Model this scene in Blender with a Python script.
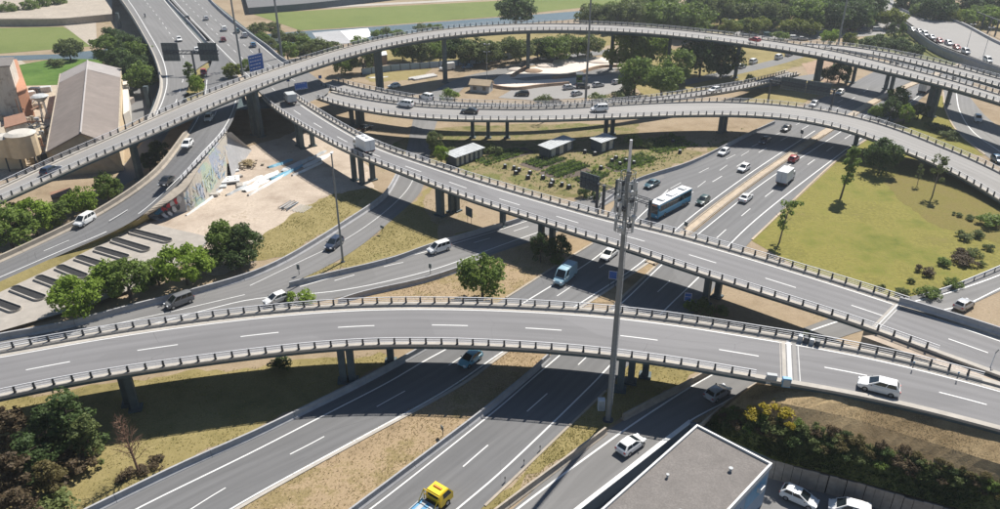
import bpy, math, random
import numpy as np
from mathutils import Vector, Matrix
from mathutils.geometry import tessellate_polygon
random.seed(7); np.random.seed(7)
for o in list(bpy.data.objects): bpy.data.objects.remove(o)
SC = bpy.context.scene; COL = SC.collection
R = math.radians

# ------------------------------------------------------------------ camera, sky, sun
FOC, TILT, CAMH = 750.0, R(27.1), 61.0          # pixels (1000 wide), downward tilt, drone height
cd = bpy.data.cameras.new('camera'); cam = bpy.data.objects.new('camera', cd); COL.objects.link(cam)
cam.location = (0, 0, CAMH); cam.rotation_euler = (R(90) - TILT, 0, 0)
cd.sensor_fit = 'HORIZONTAL'; cd.sensor_width = 36; cd.lens = 36 * FOC / 1000; cd.clip_start = .5; cd.clip_end = 9000
SC.camera = cam
SUNV = Vector((.44, .66, 1.0)).normalized()      # towards the sun
SEL = math.asin(SUNV.z); SAZ = math.atan2(SUNV.x, SUNV.y)
W = bpy.data.worlds.new('World'); SC.world = W; W.use_nodes = True
nt = W.node_tree; bg = nt.nodes['Background']
sk = nt.nodes.new('ShaderNodeTexSky'); sk.sky_type = 'NISHITA'; sk.sun_disc = False
sk.sun_elevation = SEL; sk.sun_rotation = SAZ; sk.air_density = 1.2; sk.dust_density = .3; sk.ozone_density = 4.0
nt.links.new(sk.outputs[0], bg.inputs[0]); bg.inputs[1].default_value = .05
sl = bpy.data.lights.new('sun', 'SUN'); sl.energy = 5.0; sl.angle = R(.5); sl.color = (1, .95, .87)
so = bpy.data.objects.new('sun', sl); COL.objects.link(so); so.rotation_euler = SUNV.to_track_quat('Z', 'Y').to_euler(); so.location = (100, 120, 200)
SC.view_settings.view_transform = 'Standard'; SC.view_settings.look = 'None'
SC.view_settings.exposure = .62; SC.view_settings.gamma = 1; SC.view_settings.use_curve_mapping = False

# ------------------------------------------------------------------ survey: photo point + height -> place
def P(px, py, h=0.):
    x = (px - 500) / FOC; y = (254.5 - py) / FOC
    d = np.array([x, math.cos(TILT) + y * math.sin(TILT), -math.sin(TILT) + y * math.cos(TILT)])
    t = (h - CAMH) / d[2]
    return np.array([d[0] * t, d[1] * t, h])
def PP(pts, h=0.): return np.array([P(p[0], p[1], p[2] if len(p) > 2 else h) for p in pts])
def unit(v):
    v = np.array(v, float); n = np.linalg.norm(v); return v / n if n > 1e-9 else v
def heading(px, py, dx, dy, h=0.): 
    a = P(px + dx, py + dy, h) - P(px, py, h); return math.atan2(a[1], a[0])

def spline(pts, step=2.0):
    p = np.array(pts, float)
    if len(p) == 2: q = p
    else:
        e = np.vstack([2 * p[0] - p[1], p, 2 * p[-1] - p[-2]]); q = []
        for i in range(1, len(e) - 2):
            p0, p1, p2, p3 = e[i - 1], e[i], e[i + 1], e[i + 2]
            t0 = 0; t1 = t0 + max(np.linalg.norm(p1 - p0), 1e-3) ** .5; t2 = t1 + max(np.linalg.norm(p2 - p1), 1e-3) ** .5; t3 = t2 + max(np.linalg.norm(p3 - p2), 1e-3) ** .5
            n = max(4, int(np.linalg.norm(p2 - p1) / step) + 1)
            for t in np.linspace(t1, t2, n, endpoint=False):
                a1 = (t1 - t) / (t1 - t0) * p0 + (t - t0) / (t1 - t0) * p1; a2 = (t2 - t) / (t2 - t1) * p1 + (t - t1) / (t2 - t1) * p2
                a3 = (t3 - t) / (t3 - t2) * p2 + (t - t2) / (t3 - t2) * p3
                b1 = (t2 - t) / (t2 - t0) * a1 + (t - t0) / (t2 - t0) * a2; b2 = (t3 - t) / (t3 - t1) * a2 + (t - t1) / (t3 - t1) * a3
                q.append((t2 - t) / (t2 - t1) * b1 + (t - t1) / (t2 - t1) * b2)
        q.append(p[-1]); q = np.array(q)
    return resample(q, step)
def arclen(q): return np.concatenate([[0], np.cumsum(np.linalg.norm(np.diff(q, axis=0), axis=1))])
def resample(q, step=None, n=None):
    s = arclen(q)
    if n is None: n = max(2, int(round(s[-1] / step)) + 1)
    t = np.linspace(0, s[-1], n); return np.stack([np.interp(t, s, q[:, i]) for i in range(3)], 1)
def smooth(q, k):
    if k < 1 or len(q) < 5: return q
    k = min(k, (len(q) - 1) // 2)
    pre = 2 * q[0] - q[k:0:-1]; post = 2 * q[-1] - q[-2:-k - 2:-1]
    e = np.concatenate([pre, q, post]); w = np.hanning(2 * k + 3)[1:-1]; w /= w.sum()
    if q.ndim == 1: return np.convolve(e, w, 'valid')
    return np.stack([np.convolve(e[:, i], w, 'valid') for i in range(q.shape[1])], 1)
def normals(c):
    t = np.gradient(c, axis=0); t[:, 2] = 0; t /= np.linalg.norm(t, axis=1)[:, None] + 1e-9
    return t, np.stack([-t[:, 1], t[:, 0], 0 * t[:, 0]], 1)

# ------------------------------------------------------------------ materials
M = {}
def new_mat(name):
    m = bpy.data.materials.new(name); m.use_nodes = True; M[name] = m
    return m, m.node_tree, m.node_tree.nodes['Principled BSDF']
def N(nt, t, **k):
    n = nt.nodes.new(t)
    for a, v in k.items():
        if a.startswith('i_'): n.inputs[int(a[2:])].default_value = v
        else: setattr(n, a, v)
    return n
def noise(nt, vec, scale, detail=4, rough=.6):
    n = N(nt, 'ShaderNodeTexNoise'); n.inputs['Scale'].default_value = scale; n.inputs['Detail'].default_value = detail; n.inputs['Roughness'].default_value = rough
    nt.links.new(vec, n.inputs['Vector']); return n.outputs['Fac']
def ramp(nt, fac, stops):
    r = N(nt, 'ShaderNodeValToRGB'); e = r.color_ramp.elements
    while len(e) < len(stops): e.new(.5)
    for k, (p, c) in enumerate(stops): e[k].position = p; e[k].color = (*c, 1)
    nt.links.new(fac, r.inputs[0]); return r.outputs[0]
def mix(nt, fac, a, b, mode='MIX'):
    n = N(nt, 'ShaderNodeMix', data_type='RGBA', blend_type=mode)
    for s, v in ((0, fac), (6, a), (7, b)):
        if isinstance(v, (int, float)): n.inputs[s].default_value = v
        elif isinstance(v, tuple): n.inputs[s].default_value = (*v, 1)
        else: nt.links.new(v, n.inputs[s])
    return n.outputs[2]
def maprange(nt, v, a, b, c=0, d=1):
    n = N(nt, 'ShaderNodeMapRange'); n.inputs[1].default_value = a; n.inputs[2].default_value = b; n.inputs[3].default_value = c; n.inputs[4].default_value = d
    nt.links.new(v, n.inputs[0]); return n.outputs[0]
def bump(nt, bs, h, strength, dist):
    b = N(nt, 'ShaderNodeBump'); b.inputs['Strength'].default_value = strength; b.inputs['Distance'].default_value = dist
    nt.links.new(h, b.inputs['Height']); nt.links.new(b.outputs[0], bs.inputs['Normal'])
def pos(nt): return N(nt, 'ShaderNodeNewGeometry').outputs['Position']

def plain(name, c, rough=.7, var=.12, scale=1.5, metal=0, bmp=0):
    m, nt, bs = new_mat(name); p = pos(nt)
    n1 = noise(nt, p, scale, 5); n2 = noise(nt, p, scale * .13, 3)
    col = mix(nt, maprange(nt, n1, .3, .7), tuple(x * (1 - var) for x in c), tuple(min(1, x * (1 + var)) for x in c))
    col = mix(nt, maprange(nt, n2, .35, .7, 0, .5), col, tuple(x * (1 - 1.6 * var) for x in c))
    nt.links.new(col, bs.inputs['Base Color']); bs.inputs['Roughness'].default_value = rough; bs.inputs['Metallic'].default_value = metal
    if bmp: bump(nt, bs, n1, bmp, .05)
    return m
def soil(name, cols, big=.05, mid=.5, fine=4., bmp=.6):
    m, nt, bs = new_mat(name); p = pos(nt)
    a = noise(nt, p, big, 4, .65); b = noise(nt, p, mid, 5, .7); c = noise(nt, p, fine, 4, .75)
    mx = N(nt, 'ShaderNodeMath', operation='MULTIPLY_ADD', i_1=.5, i_2=0.); nt.links.new(a, mx.inputs[0])
    m2 = N(nt, 'ShaderNodeMath', operation='MULTIPLY_ADD', i_1=.3); nt.links.new(b, m2.inputs[0]); nt.links.new(mx.outputs[0], m2.inputs[2])
    m3 = N(nt, 'ShaderNodeMath', operation='MULTIPLY_ADD', i_1=.2); nt.links.new(c, m3.inputs[0]); nt.links.new(m2.outputs[0], m3.inputs[2])
    k = len(cols); col = ramp(nt, m3.outputs[0], [(.36 + .28 * i / (k - 1), cc) for i, cc in enumerate(cols)])
    col = mix(nt, maprange(nt, c, .3, .75, 0, .55), col, tuple(x * .55 for x in cols[0]))
    nt.links.new(col, bs.inputs['Base Color']); bs.inputs['Roughness'].default_value = .95; bs.inputs['Specular IOR Level'].default_value = .15
    bump(nt, bs, c, bmp, .12)
    return m
def asphalt(name, c, track=.16):
    m, nt, bs = new_mat(name); p = pos(nt)
    uv = N(nt, 'ShaderNodeTexCoord').outputs['UV']
    mp = N(nt, 'ShaderNodeMapping'); mp.inputs['Scale'].default_value = (.03, .9, 1); nt.links.new(uv, mp.inputs[0])
    st = noise(nt, mp.outputs[0], 1.0, 4, .65)
    mp2 = N(nt, 'ShaderNodeMapping'); mp2.inputs['Scale'].default_value = (.12, .35, 1); nt.links.new(uv, mp2.inputs[0])
    pt = noise(nt, mp2.outputs[0], 1.0, 3, .5)
    fi = noise(nt, p, 9, 4, .8); lg = noise(nt, p, .12, 4, .6)
    vo = N(nt, 'ShaderNodeTexVoronoi', feature='DISTANCE_TO_EDGE'); vo.inputs['Scale'].default_value = .11
    wv = N(nt, 'ShaderNodeVectorMath', operation='MULTIPLY_ADD'); nt.links.new(N(nt, 'ShaderNodeTexNoise').outputs['Color'], wv.inputs[0]); wv.inputs[1].default_value = (3, 3, 3); nt.links.new(p, wv.inputs[2])
    nt.links.new(wv.outputs[0], vo.inputs['Vector'])
    lo = tuple(x * (1 - track) for x in c); hi = tuple(x * (1 + track) for x in c)
    col = mix(nt, maprange(nt, st, .3, .7), lo, hi)
    col = mix(nt, maprange(nt, pt, .52, .7, 0, .35), col, tuple(x * .8 for x in c))
    sp = N(nt, 'ShaderNodeSeparateXYZ'); nt.links.new(uv, sp.inputs[0]); wl = N(nt, 'ShaderNodeMath', operation='MULTIPLY', i_1=3.59); nt.links.new(sp.outputs[1], wl.inputs[0]); cs = N(nt, 'ShaderNodeMath', operation='COSINE'); nt.links.new(wl.outputs[0], cs.inputs[0])
    wm = N(nt, 'ShaderNodeMath', operation='MULTIPLY', i_1=0.); nt.links.new(maprange(nt, cs.outputs[0], -.2, 1, 0, .62), wm.inputs[0]); nt.links.new(maprange(nt, st, .3, .65, .2, 1), wm.inputs[1])
    col = mix(nt, wm.outputs[0], col, tuple(x * .70 for x in c))
    mp3 = N(nt, 'ShaderNodeMapping'); mp3.inputs['Scale'].default_value = (.05, .28, 1); nt.links.new(uv, mp3.inputs[0]); vr = N(nt, 'ShaderNodeTexVoronoi'); vr.inputs['Scale'].default_value = 1; nt.links.new(mp3.outputs[0], vr.inputs['Vector']); vs_ = N(nt, 'ShaderNodeSeparateColor'); nt.links.new(vr.outputs['Color'], vs_.inputs[0])
    col = mix(nt, maprange(nt, vs_.outputs[0], .80, .82, 0, .45), col, tuple(x * .76 for x in c)); col = mix(nt, maprange(nt, vs_.outputs[1], .86, .88, 0, .4), col, tuple(x * 1.3 for x in c))
    col = mix(nt, maprange(nt, lg, .3, .7, 0, .4), col, tuple(x * 1.12 for x in c))
    col = mix(nt, maprange(nt, fi, .35, .75, 0, .25), col, tuple(x * .7 for x in c))
    cr = mix(nt, maprange(nt, lg, .48, .56, 0, .5), (0, 0, 0), (1, 1, 1))
    ck = N(nt, 'ShaderNodeMath', operation='LESS_THAN', i_1=.0016); nt.links.new(vo.outputs[0], ck.inputs[0])
    cm = N(nt, 'ShaderNodeMath', operation='MULTIPLY', i_1=0.); nt.links.new(ck.outputs[0], cm.inputs[0]); nt.links.new(cr, cm.inputs[1])
    col = mix(nt, cm.outputs[0], col, tuple(x * .4 for x in c))
    nt.links.new(col, bs.inputs['Base Color']); bs.inputs['Roughness'].default_value = .82; bs.inputs['Specular IOR Level'].default_value = .3
    bump(nt, bs, fi, .25, .03)
    return m
def leaf(name, c1, c2, c3):
    m, nt, bs = new_mat(name); p = pos(nt)
    rnd = N(nt, 'ShaderNodeObjectInfo').outputs['Random']
    n1 = noise(nt, p, .7, 3); n2 = noise(nt, p, 5., 2)
    col = mix(nt, maprange(nt, n1, .35, .65), c1, c2)
    col = mix(nt, maprange(nt, n2, .45, .75, 0, .6), col, c3)
    col = mix(nt, maprange(nt, rnd, 0, 1, 0, .35), col, tuple(x * .6 for x in c1))
    nt.links.new(col, bs.inputs['Base Color']); bs.inputs['Roughness'].default_value = .65; bs.inputs['Specular IOR Level'].default_value = .25
    tr = N(nt, 'ShaderNodeBsdfTranslucent'); nt.links.new(col, tr.inputs[0])
    ms = N(nt, 'ShaderNodeMixShader', i_0=.42); nt.links.new(bs.outputs[0], ms.inputs[1]); nt.links.new(tr.outputs[0], ms.inputs[2])
    nt.links.new(ms.outputs[0], nt.nodes['Material Output'].inputs[0])
    return m

asphalt('asphalt', (.145, .145, .148)); asphalt('asphalt_light', (.175, .172, .17), .14); asphalt('asphalt_deck', (.185, .182, .186), .14); asphalt('asphalt_pale', (.27, .26, .25), .12)
plain('concrete', (.40, .37, .33), .9, .14, 1.2, bmp=.2); plain('concrete_grey', (.36, .36, .37), .9, .16, 1.0, bmp=.2); plain('concrete_warm', (.38, .33, .27), .9, .2, .9, bmp=.2)
plain('kerb_tan', (.44, .36, .27), .95, .2, 1.5); plain('paint_white', (.66, .66, .65), .6, .1, 4); plain('paint_worn', (.55, .55, .54), .7, .2, 4)
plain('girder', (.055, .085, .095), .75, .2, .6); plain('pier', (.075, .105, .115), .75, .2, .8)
plain('rail_steel', (.66, .66, .68), .5, .06, 3, .0); plain('post_dark', (.035, .04, .048), .6, .15, 4); plain('steel', (.40, .42, .44), .5, .12, 2, .3); plain('steel_dark', (.05, .06, .075), .55, .15, 3)
plain('sign_blue', (.012, .10, .40), .5, .08, 2); plain('sign_back', (.085, .115, .125), .6, .15, 2); plain('brick_wall', (.45, .22, .13), .9, .15, 2)
plain('roof_sheet', (.225, .19, .17), .85, .16, .35); plain('roof_pale', (.36, .335, .325), .8, .1, .5); plain('render_tan', (.42, .33, .22), .9, .12, .8); plain('render_cream', (.62, .50, .34), .9, .12, .8)
plain('render_white', (.58, .55, .50), .85, .08, .8); plain('roof_rust', (.26, .14, .09), .8, .2, 2); plain('roof_white', (.66, .67, .69), .6, .06, 1); plain('shed_dark', (.07, .085, .10), .8, .2, 2); plain('shed_pale', (.50, .47, .42), .8, .15, 2)
plain('gravel_roof', (.18, .165, .155), .95, .22, 5, bmp=.6); plain('wall_blue_grey', (.27, .36, .47), .7, .06, 1)
plain('board_wood', (.34, .285, .24), .9, .22, 1.5); plain('soil_dark', (.10, .075, .06), .95, .25, 2); plain('black_soil', (.022, .022, .024), .95, .3, 6, bmp=.5); plain('bin_black', (.02, .021, .024), .7, .2, 3)
plain('tarp_white', (.66, .65, .63), .7, .12, .8); plain('tarp_grey', (.45, .47, .48), .7, .2, 1); plain('tarp_blue', (.12, .33, .45), .6, .2, .6); plain('rubble', (.42, .36, .28), .95, .3, 2, bmp=.8)
plain('bark', (.11, .085, .065), .95, .25, 3); plain('bark_red', (.21, .125, .085), .95, .2, 3); plain('bark_grey', (.20, .17, .15), .95, .2, 3); plain('sand_pale', (.66, .58, .51), .95, .08, .3, bmp=.3); plain('dirt_brown', (.32, .22, .15), .95, .2, .6, bmp=.4)
plain('water', (.09, .11, .11), .15, .15, .3); plain('foam', (.75, .74, .72), .7, .1, .6)
plain('tyre', (.015, .015, .016), .85, .1, 5); plain('rim', (.45, .46, .48), .35, .05, 5, .8); plain('lamp_red', (.40, .015, .015), .3, .05, 5); plain('lamp_clear', (.75, .77, .8), .15, .03, 5); plain('trim_black', (.02, .021, .023), .6, .1, 5)
plain('amber_led', (.7, .22, .03), .5, .05, 5); plain('truck_yellow', (.80, .55, .02), .4, .04, 3); plain('bed_blue', (.10, .30, .50), .5, .15, 2); plain('bus_blue', (.04, .26, .44), .35, .04, 1)
plain('skin', (.5, .33, .25), .6, .05, 5); plain('cloth', (.06, .08, .12), .9, .1, 5)
m, nt_, bs = new_mat('glass'); bs.inputs['Base Color'].default_value = (.012, .018, .022, 1); bs.inputs['Roughness'].default_value = .06; bs.inputs['Specular IOR Level'].default_value = .7
m, nt_, bs = new_mat('car_paint'); oi = N(nt_, 'ShaderNodeObjectInfo'); nz = noise(nt_, pos(nt_), 3, 3)
nt_.links.new(mix(nt_, maprange(nt_, nz, .3, .7, 0, .10), oi.outputs['Color'], (.25, .22, .18)), bs.inputs['Base Color']); bs.inputs['Roughness'].default_value = .32; bs.inputs['Coat Weight'].default_value = .5; bs.inputs['Coat Roughness'].default_value = .08
soil('dry_grass', [(.20, .145, .085), (.32, .24, .15), (.40, .30, .19), (.25, .20, .09), (.44, .34, .22)], .06, .5, 3.5)
soil('dry_olive', [(.15, .13, .055), (.26, .215, .09), (.33, .27, .125), (.19, .18, .06)], .07, .5, 3.5)
soil('ground_tan', [(.19, .14, .09), (.31, .24, .16), (.38, .30, .21), (.24, .20, .10)], .05, .35, 2.5)
soil('dirt_pink', [(.26, .20, .15), (.44, .365, .295), (.56, .475, .39), (.36, .29, .21)], .05, .3, 2)
soil('lawn', [(.10, .12, .026), (.175, .18, .038), (.25, .22, .06), (.20, .18, .048), (.31, .235, .105)], .045, .22, 1.6)
soil('lawn_brown', [(.14, .12, .04), (.20, .165, .055), (.185, .165, .045), (.24, .185, .075)], .06, .3, 2.2)
soil('park_green', [(.13, .165, .05), (.165, .20, .062), (.19, .215, .075)], .03, .2, 1.2, .3)
soil('field_green', [(.05, .10, .02), (.10, .18, .035), (.14, .22, .05)], .08, .4, 1.5)
soil('garden', [(.085, .10, .03), (.17, .155, .06), (.29, .225, .13), (.14, .155, .045), (.24, .20, .09)], .1, .35, 1.8)
soil('slope_green', [(.07, .085, .03), (.13, .14, .04), (.19, .17, .07)], .1, .6, 3)
soil('slope_brown', [(.18, .13, .07), (.31, .225, .125), (.42, .315, .18), (.25, .19, .095)], .1, .6, 3)
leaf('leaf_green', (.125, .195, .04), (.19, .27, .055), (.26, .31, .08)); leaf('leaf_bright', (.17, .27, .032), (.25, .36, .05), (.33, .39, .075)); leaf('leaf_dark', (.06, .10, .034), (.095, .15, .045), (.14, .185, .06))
leaf('leaf_olive', (.125, .165, .058), (.185, .22, .075), (.23, .26, .10)); leaf('leaf_brown', (.10, .072, .045), (.16, .115, .07), (.13, .12, .045)); leaf('leaf_yellow', (.34, .27, .02), (.50, .40, .03), (.20, .20, .04)); leaf('leaf_lime', (.16, .20, .03), (.24, .27, .04), (.12, .16, .03))
leaf('leaf_scrub', (.13, .11, .045), (.19, .155, .065), (.22, .20, .07)); leaf('leaf_rust', (.28, .17, .04), (.22, .18, .04), (.14, .15, .03)); leaf('straw', (.46, .37, .21), (.54, .44, .27), (.40, .34, .17)); leaf('straw_green', (.32, .29, .10), (.42, .36, .15), (.28, .28, .09))
plain('slab_concrete', (.34, .31, .275), .95, .16, .7, bmp=.2); plain('mast_steel', (.20, .22, .235), .5, .12, 2, .2); plain('mural_blue', (.05, .20, .33), .9); plain('mural_red', (.5, .05, .06), .9); plain('mural_pale', (.55, .55, .56), .9); plain('mural_dark', (.06, .06, .07), .9); plain('wall_dark', (.10, .13, .16), .8, .1, 1)
# sprayed mural: flat print on the wall
m, nt_, bs = new_mat('stained_white'); p = pos(nt_); mp_ = N(nt_, 'ShaderNodeMapping'); mp_.inputs['Scale'].default_value = (.8, .8, .12); nt_.links.new(p, mp_.inputs[0]); a = noise(nt_, mp_.outputs[0], 1, 5, .7); b = noise(nt_, p, .5, 4, .7)
col = mix(nt_, maprange(nt_, a, .5, .75), (.56, .52, .46), (.28, .21, .15)); col = mix(nt_, maprange(nt_, b, .56, .66, 0, .45), col, (.18, .13, .10)); nt_.links.new(col, bs.inputs['Base Color']); bs.inputs['Roughness'].default_value = .9
m, nt_, bs = new_mat('graffiti_wall'); p = pos(nt_); a = noise(nt_, p, .35, 4, .6); b = noise(nt_, p, 1.6, 5, .8); c = noise(nt_, p, .16, 2)
col = mix(nt_, maprange(nt_, b, .35, .7), (.34, .31, .26), (.54, .49, .42)); col = mix(nt_, maprange(nt_, a, .50, .56, 0, .7), col, (.24, .30, .42)); col = mix(nt_, maprange(nt_, b, .56, .60, 0, .75), col, (.16, .17, .20)); col = mix(nt_, maprange(nt_, c, .52, .58, 0, .45), col, (.30, .45, .30))
nt_.links.new(col, bs.inputs['Base Color']); bs.inputs['Roughness'].default_value = .9

# ------------------------------------------------------------------ mesh builder
class MB:
    def __init__(s): s.v = []; s.f = []; s.m = []; s.uv = None
    def add(s, vs, fs, mi=0):
        n = len(s.v); s.v += [tuple(map(float, x)) for x in vs]; s.f += [tuple(i + n for i in f) for f in fs]; s.m += [mi] * len(fs)
    def box(s, c, size, rz=0., mi=0, taper=1.0):
        x, y, z = size[0] / 2, size[1] / 2, size[2] / 2; ca, sa = math.cos(rz), math.sin(rz); vs = []
        for k in (-1, 1):
            t = taper if k > 0 else 1.
            for a, b in ((-x, -y), (x, -y), (x, y), (-x, y)):
                a *= t; b *= t; vs.append((c[0] + a * ca - b * sa, c[1] + a * sa + b * ca, c[2] + k * z))
        s.add(vs, [(3, 2, 1, 0), (4, 5, 6, 7), (0, 1, 5, 4), (1, 2, 6, 5), (2, 3, 7, 6), (3, 0, 4, 7)], mi)
    def tube(s, a, b, r, r2=None, n=6, mi=0):
        a = np.array(a, float); b = np.array(b, float); r2 = r if r2 is None else r2
        d = unit(b - a); u = unit(np.cross(d, (0, 0, 1) if abs(d[2]) < .9 else (1, 0, 0))); w = np.cross(d, u); vs = []
        for c, q in ((a, r), (b, r2)):
            for i in range(n):
                t = 2 * math.pi * i / n; vs.append(c + q * (math.cos(t) * u + math.sin(t) * w))
        s.add(vs, [(i, (i + 1) % n, n + (i + 1) % n, n + i) for i in range(n)] + [tuple(range(n))[::-1], tuple(range(n, 2 * n))], mi)
    def loft(s, rings, closed=True, caps=True, mi=0):
        k = len(rings[0]); n = len(s.v)
        vs = [p for r in rings for p in r]; fs = []
        for i in range(len(rings) - 1):
            for j in range(k if closed else k - 1):
                a, b = i * k + j, i * k + (j + 1) % k; fs.append((a, b, b + k, a + k))
        if caps and closed: fs += [tuple(range(k))[::-1], tuple(range((len(rings) - 1) * k, len(rings) * k))]
        s.add(vs, fs, mi)
    def poly(s, pts, mi=0, holes=()):
        loops = [[Vector(p) for p in pts]] + [[Vector(p) for p in h] for h in holes]
        flat = [Vector((v.x, v.y, 0)) for l in loops for v in l]; tr = tessellate_polygon([[Vector((v.x, v.y, 0)) for v in l] for l in loops])
        vs = [tuple(v) for l in loops for v in l]; fs = []
        for t in tr:
            a, b, c = (flat[i] for i in t)
            if (b - a).cross(c - a).length < 1e-6: continue
            fs.append(tuple(t) if (b - a).cross(c - a).z > 0 else tuple(t)[::-1])
        s.add(vs, fs, mi)
def mats(m): return [M[x] for x in ([m] if isinstance(m, str) else m)]
def link(o, parent=None, org=None):
    COL.objects.link(o)
    if parent is not None: o.parent = parent
    return o
ORG = {}
def build(name, mb, mat, parent=None, local=False, smooth_=False, uv=None):
    me = bpy.data.meshes.new(name); v = np.array(mb.v, float).reshape(-1, 3)
    if not local:
        if parent is not None: org = ORG.get(parent.name, np.zeros(3))
        else:
            org = np.array([(v[:, 0].min() + v[:, 0].max()) / 2, (v[:, 1].min() + v[:, 1].max()) / 2, v[:, 2].min()])
        v = v - org
    me.from_pydata(v.tolist(), [], mb.f)
    for x in mats(mat): me.materials.append(x)
    if len(me.materials) > 1: me.polygons.foreach_set('material_index', mb.m)
    if smooth_: me.polygons.foreach_set('use_smooth', [True] * len(me.polygons))
    if uv is not None:
        l = me.uv_layers.new(name='UVMap'); li = np.zeros(len(me.loops), int); me.loops.foreach_get('vertex_index', li); l.data.foreach_set('uv', np.array(uv, float)[li].ravel())
    me.update()
    o = link(bpy.data.objects.new(name, me), parent)
    if not local and parent is None: o.location = org; ORG[o.name] = np.array(org)
    elif not local: ORG[o.name] = ORG.get(parent.name, np.zeros(3))
    return o
def tag(o, label=None, cat=None, group=None, kind=None):
    if label: o['label'] = label
    if cat: o['category'] = cat
    if group: o['group'] = group
    if kind: o['kind'] = kind
    return o
def thing(name, label, cat, loc=(0, 0, 0), rz=0., group=None):
    o = link(bpy.data.objects.new(name, None)); o.empty_display_size = .5; o.location = tuple(loc); o.rotation_euler = (0, 0, rz); ORG[o.name] = np.array(loc, float)
    return tag(o, label, cat, group)
def share(src, parent, loc=None, rz=None, name=None):
    c = src.copy(); COL.objects.link(c); c.parent = parent
    if loc is not None: c.location = tuple(loc)
    if rz is not None: c.rotation_euler = (0, 0, rz)
    return c
def copy_tree(src, parent=None):
    c = src.copy(); COL.objects.link(c); c.parent = parent
    for ch in src.children: copy_tree(ch, c)
    return c

def ribbon_obj(name, A, B, mat, parent=None, dz=0.):
    n = len(A); mb = MB(); A = A + [0, 0, dz]; B = B + [0, 0, dz]
    mb.add(list(A) + list(B), [(i, i + 1, n + i + 1, n + i) for i in range(n - 1)])
    a, b, c = map(np.array, (mb.v[0], mb.v[1], mb.v[n]))
    if np.cross(b - a, c - a)[2] < 0: mb.f = [f[::-1] for f in mb.f]
    s = arclen((A + B) / 2); w = np.linalg.norm(A - B, axis=1)
    uv = [(x, 0) for x in s] + [(x, y) for x, y in zip(s, w)]
    return build(name, mb, mat, parent, uv=uv)
SOFT = ('lawn_brown', 'dry_olive', 'dirt_pink', 'garden', 'ground_tan', 'slope_green')
def sheet(name, pts, mat, h=0., dz=.02, kind='structure', parent=None):
    w = PP(pts, h); w[:, 2] += dz
    if mat in SOFT:         # grown-over ground has ragged edges
        rs = random.Random(len(pts) * 7 + int(pts[0][0])); q = []
        for i in range(len(w)):
            a, b = w[i], w[(i + 1) % len(w)]; L = np.linalg.norm(b - a); n = max(1, min(60, int(L / 1.3))); nn = np.array([-(b - a)[1], (b - a)[0], 0]) / (L + 1e-9); ph = rs.uniform(0, 6)
            for k in range(n): q.append(a + (b - a) * k / n + nn * (0 if k == 0 else rs.gauss(0, .28) + .5 * math.sin(ph + k * .55)))
        w = np.array(q)
    mb = MB(); mb.poly(w); o = build(name, mb, mat, parent)
    if kind: o['kind'] = kind
    return o
def road(name, left, right, mat, h=0., dz=.05):
    A = smooth(spline(PP(left, h), 1.5), 4); B = smooth(spline(PP(right, h), 1.5), 4); n = max(len(A), len(B))
    o = ribbon_obj(name, resample(A, n=n), resample(B, n=n), mat, None, dz); o['kind'] = 'structure'; return o
def stripe(name, pts, w, mat, h=0., dz=.07, parent=None):
    c = spline(PP(pts, h), 2.); t, nn = normals(c); return ribbon_obj(name, c - nn * w / 2, c + nn * w / 2, mat, parent, dz)
def dashes(pts, w, L, period, phase, mat, h=0., dz=.072, parent=None, name='lane_dash'):
    c = spline(PP(pts, h), .5); s = arclen(c); x = phase
    while x + L < s[-1]:
        q = np.stack([np.interp(np.linspace(x, x + L, 4), s, c[:, i]) for i in range(3)], 1); t, nn = normals(q)
        ribbon_obj(name, q - nn * w / 2, q + nn * w / 2, mat, parent, dz); x += period
def sweep(c, prof, mb=None, mi=0):      # prof: list of (offset to left, z)
    mb = mb or MB(); t, nn = normals(c)
    mb.loft([[c[i] + nn[i] * a + np.array([0, 0, b]) for a, b in prof] for i in range(len(c))], mi=mi); return mb
JERSEY = [(-.32, 0), (.32, 0), (.30, .12), (.14, .35), (.10, 1), (-.10, 1), (-.14, .35), (-.30, .12)]
def barrier(label, pts, h=0., height=.95, mat='concrete_grey', wide=1., seg=6., name='concrete_barrier', cat='barrier'):
    c = smooth(spline(PP([(p[0], p[1], (p[2] if len(p) > 2 else h) + height) for p in pts]), 1.), 3); c[:, 2] -= height
    o = thing(name, label, cat, c[len(c) // 2]); s = arclen(c); n = max(1, int(s[-1] / seg)); prof = [(a * wide, b * height) for a, b in JERSEY]
    for k in range(n):
        q = np.stack([np.interp(np.linspace(s[-1] * k / n + .02, s[-1] * (k + 1) / n - .02, 5), s, c[:, i]) for i in range(3)], 1)
        build('barrier_segment', sweep(q, prof), mat, o)
    return o

# ------------------------------------------------------------------ the ground and its patches
hole = PP([(705, 424, 0), (774, 455, 0), (860, 478, 0), (1010, 512, 0), (1120, 545, 0), (1250, 640, 0), (900, 900, 0), (560, 640, 0), (590, 503, 0)])
hole = np.array([[*(P(692, 422)[:2]), 0]] + [[*P(x, y, .8)[:2], 0] for x, y in ((776, 459.5), (814, 469.5), (857, 481), (927, 501.5), (1000, 521), (1100, 550))] + [[75, 30, 0], [-4, 34, 0], [*P(579, 509)[:2], 0]])
mb = MB(); mb.poly([(-2500, -300, 0), (2500, -300, 0), (2500, 5000, 0), (-2500, 5000, 0)], holes=[hole]); g = build('ground', mb, 'ground_tan'); tag(g, kind='structure')
floor = hole.copy(); floor[:, 2] = -2; mb = MB(); mb.poly(floor); g = build('parking_floor', mb, 'asphalt_light'); tag(g, kind='structure')
sheet('dry_verge', [(0, 400), (135, 380), (380, 352), (400, 358), (255, 430), (84, 509), (20, 560), (-120, 560), (-200, 420)], 'dry_olive')
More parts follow.
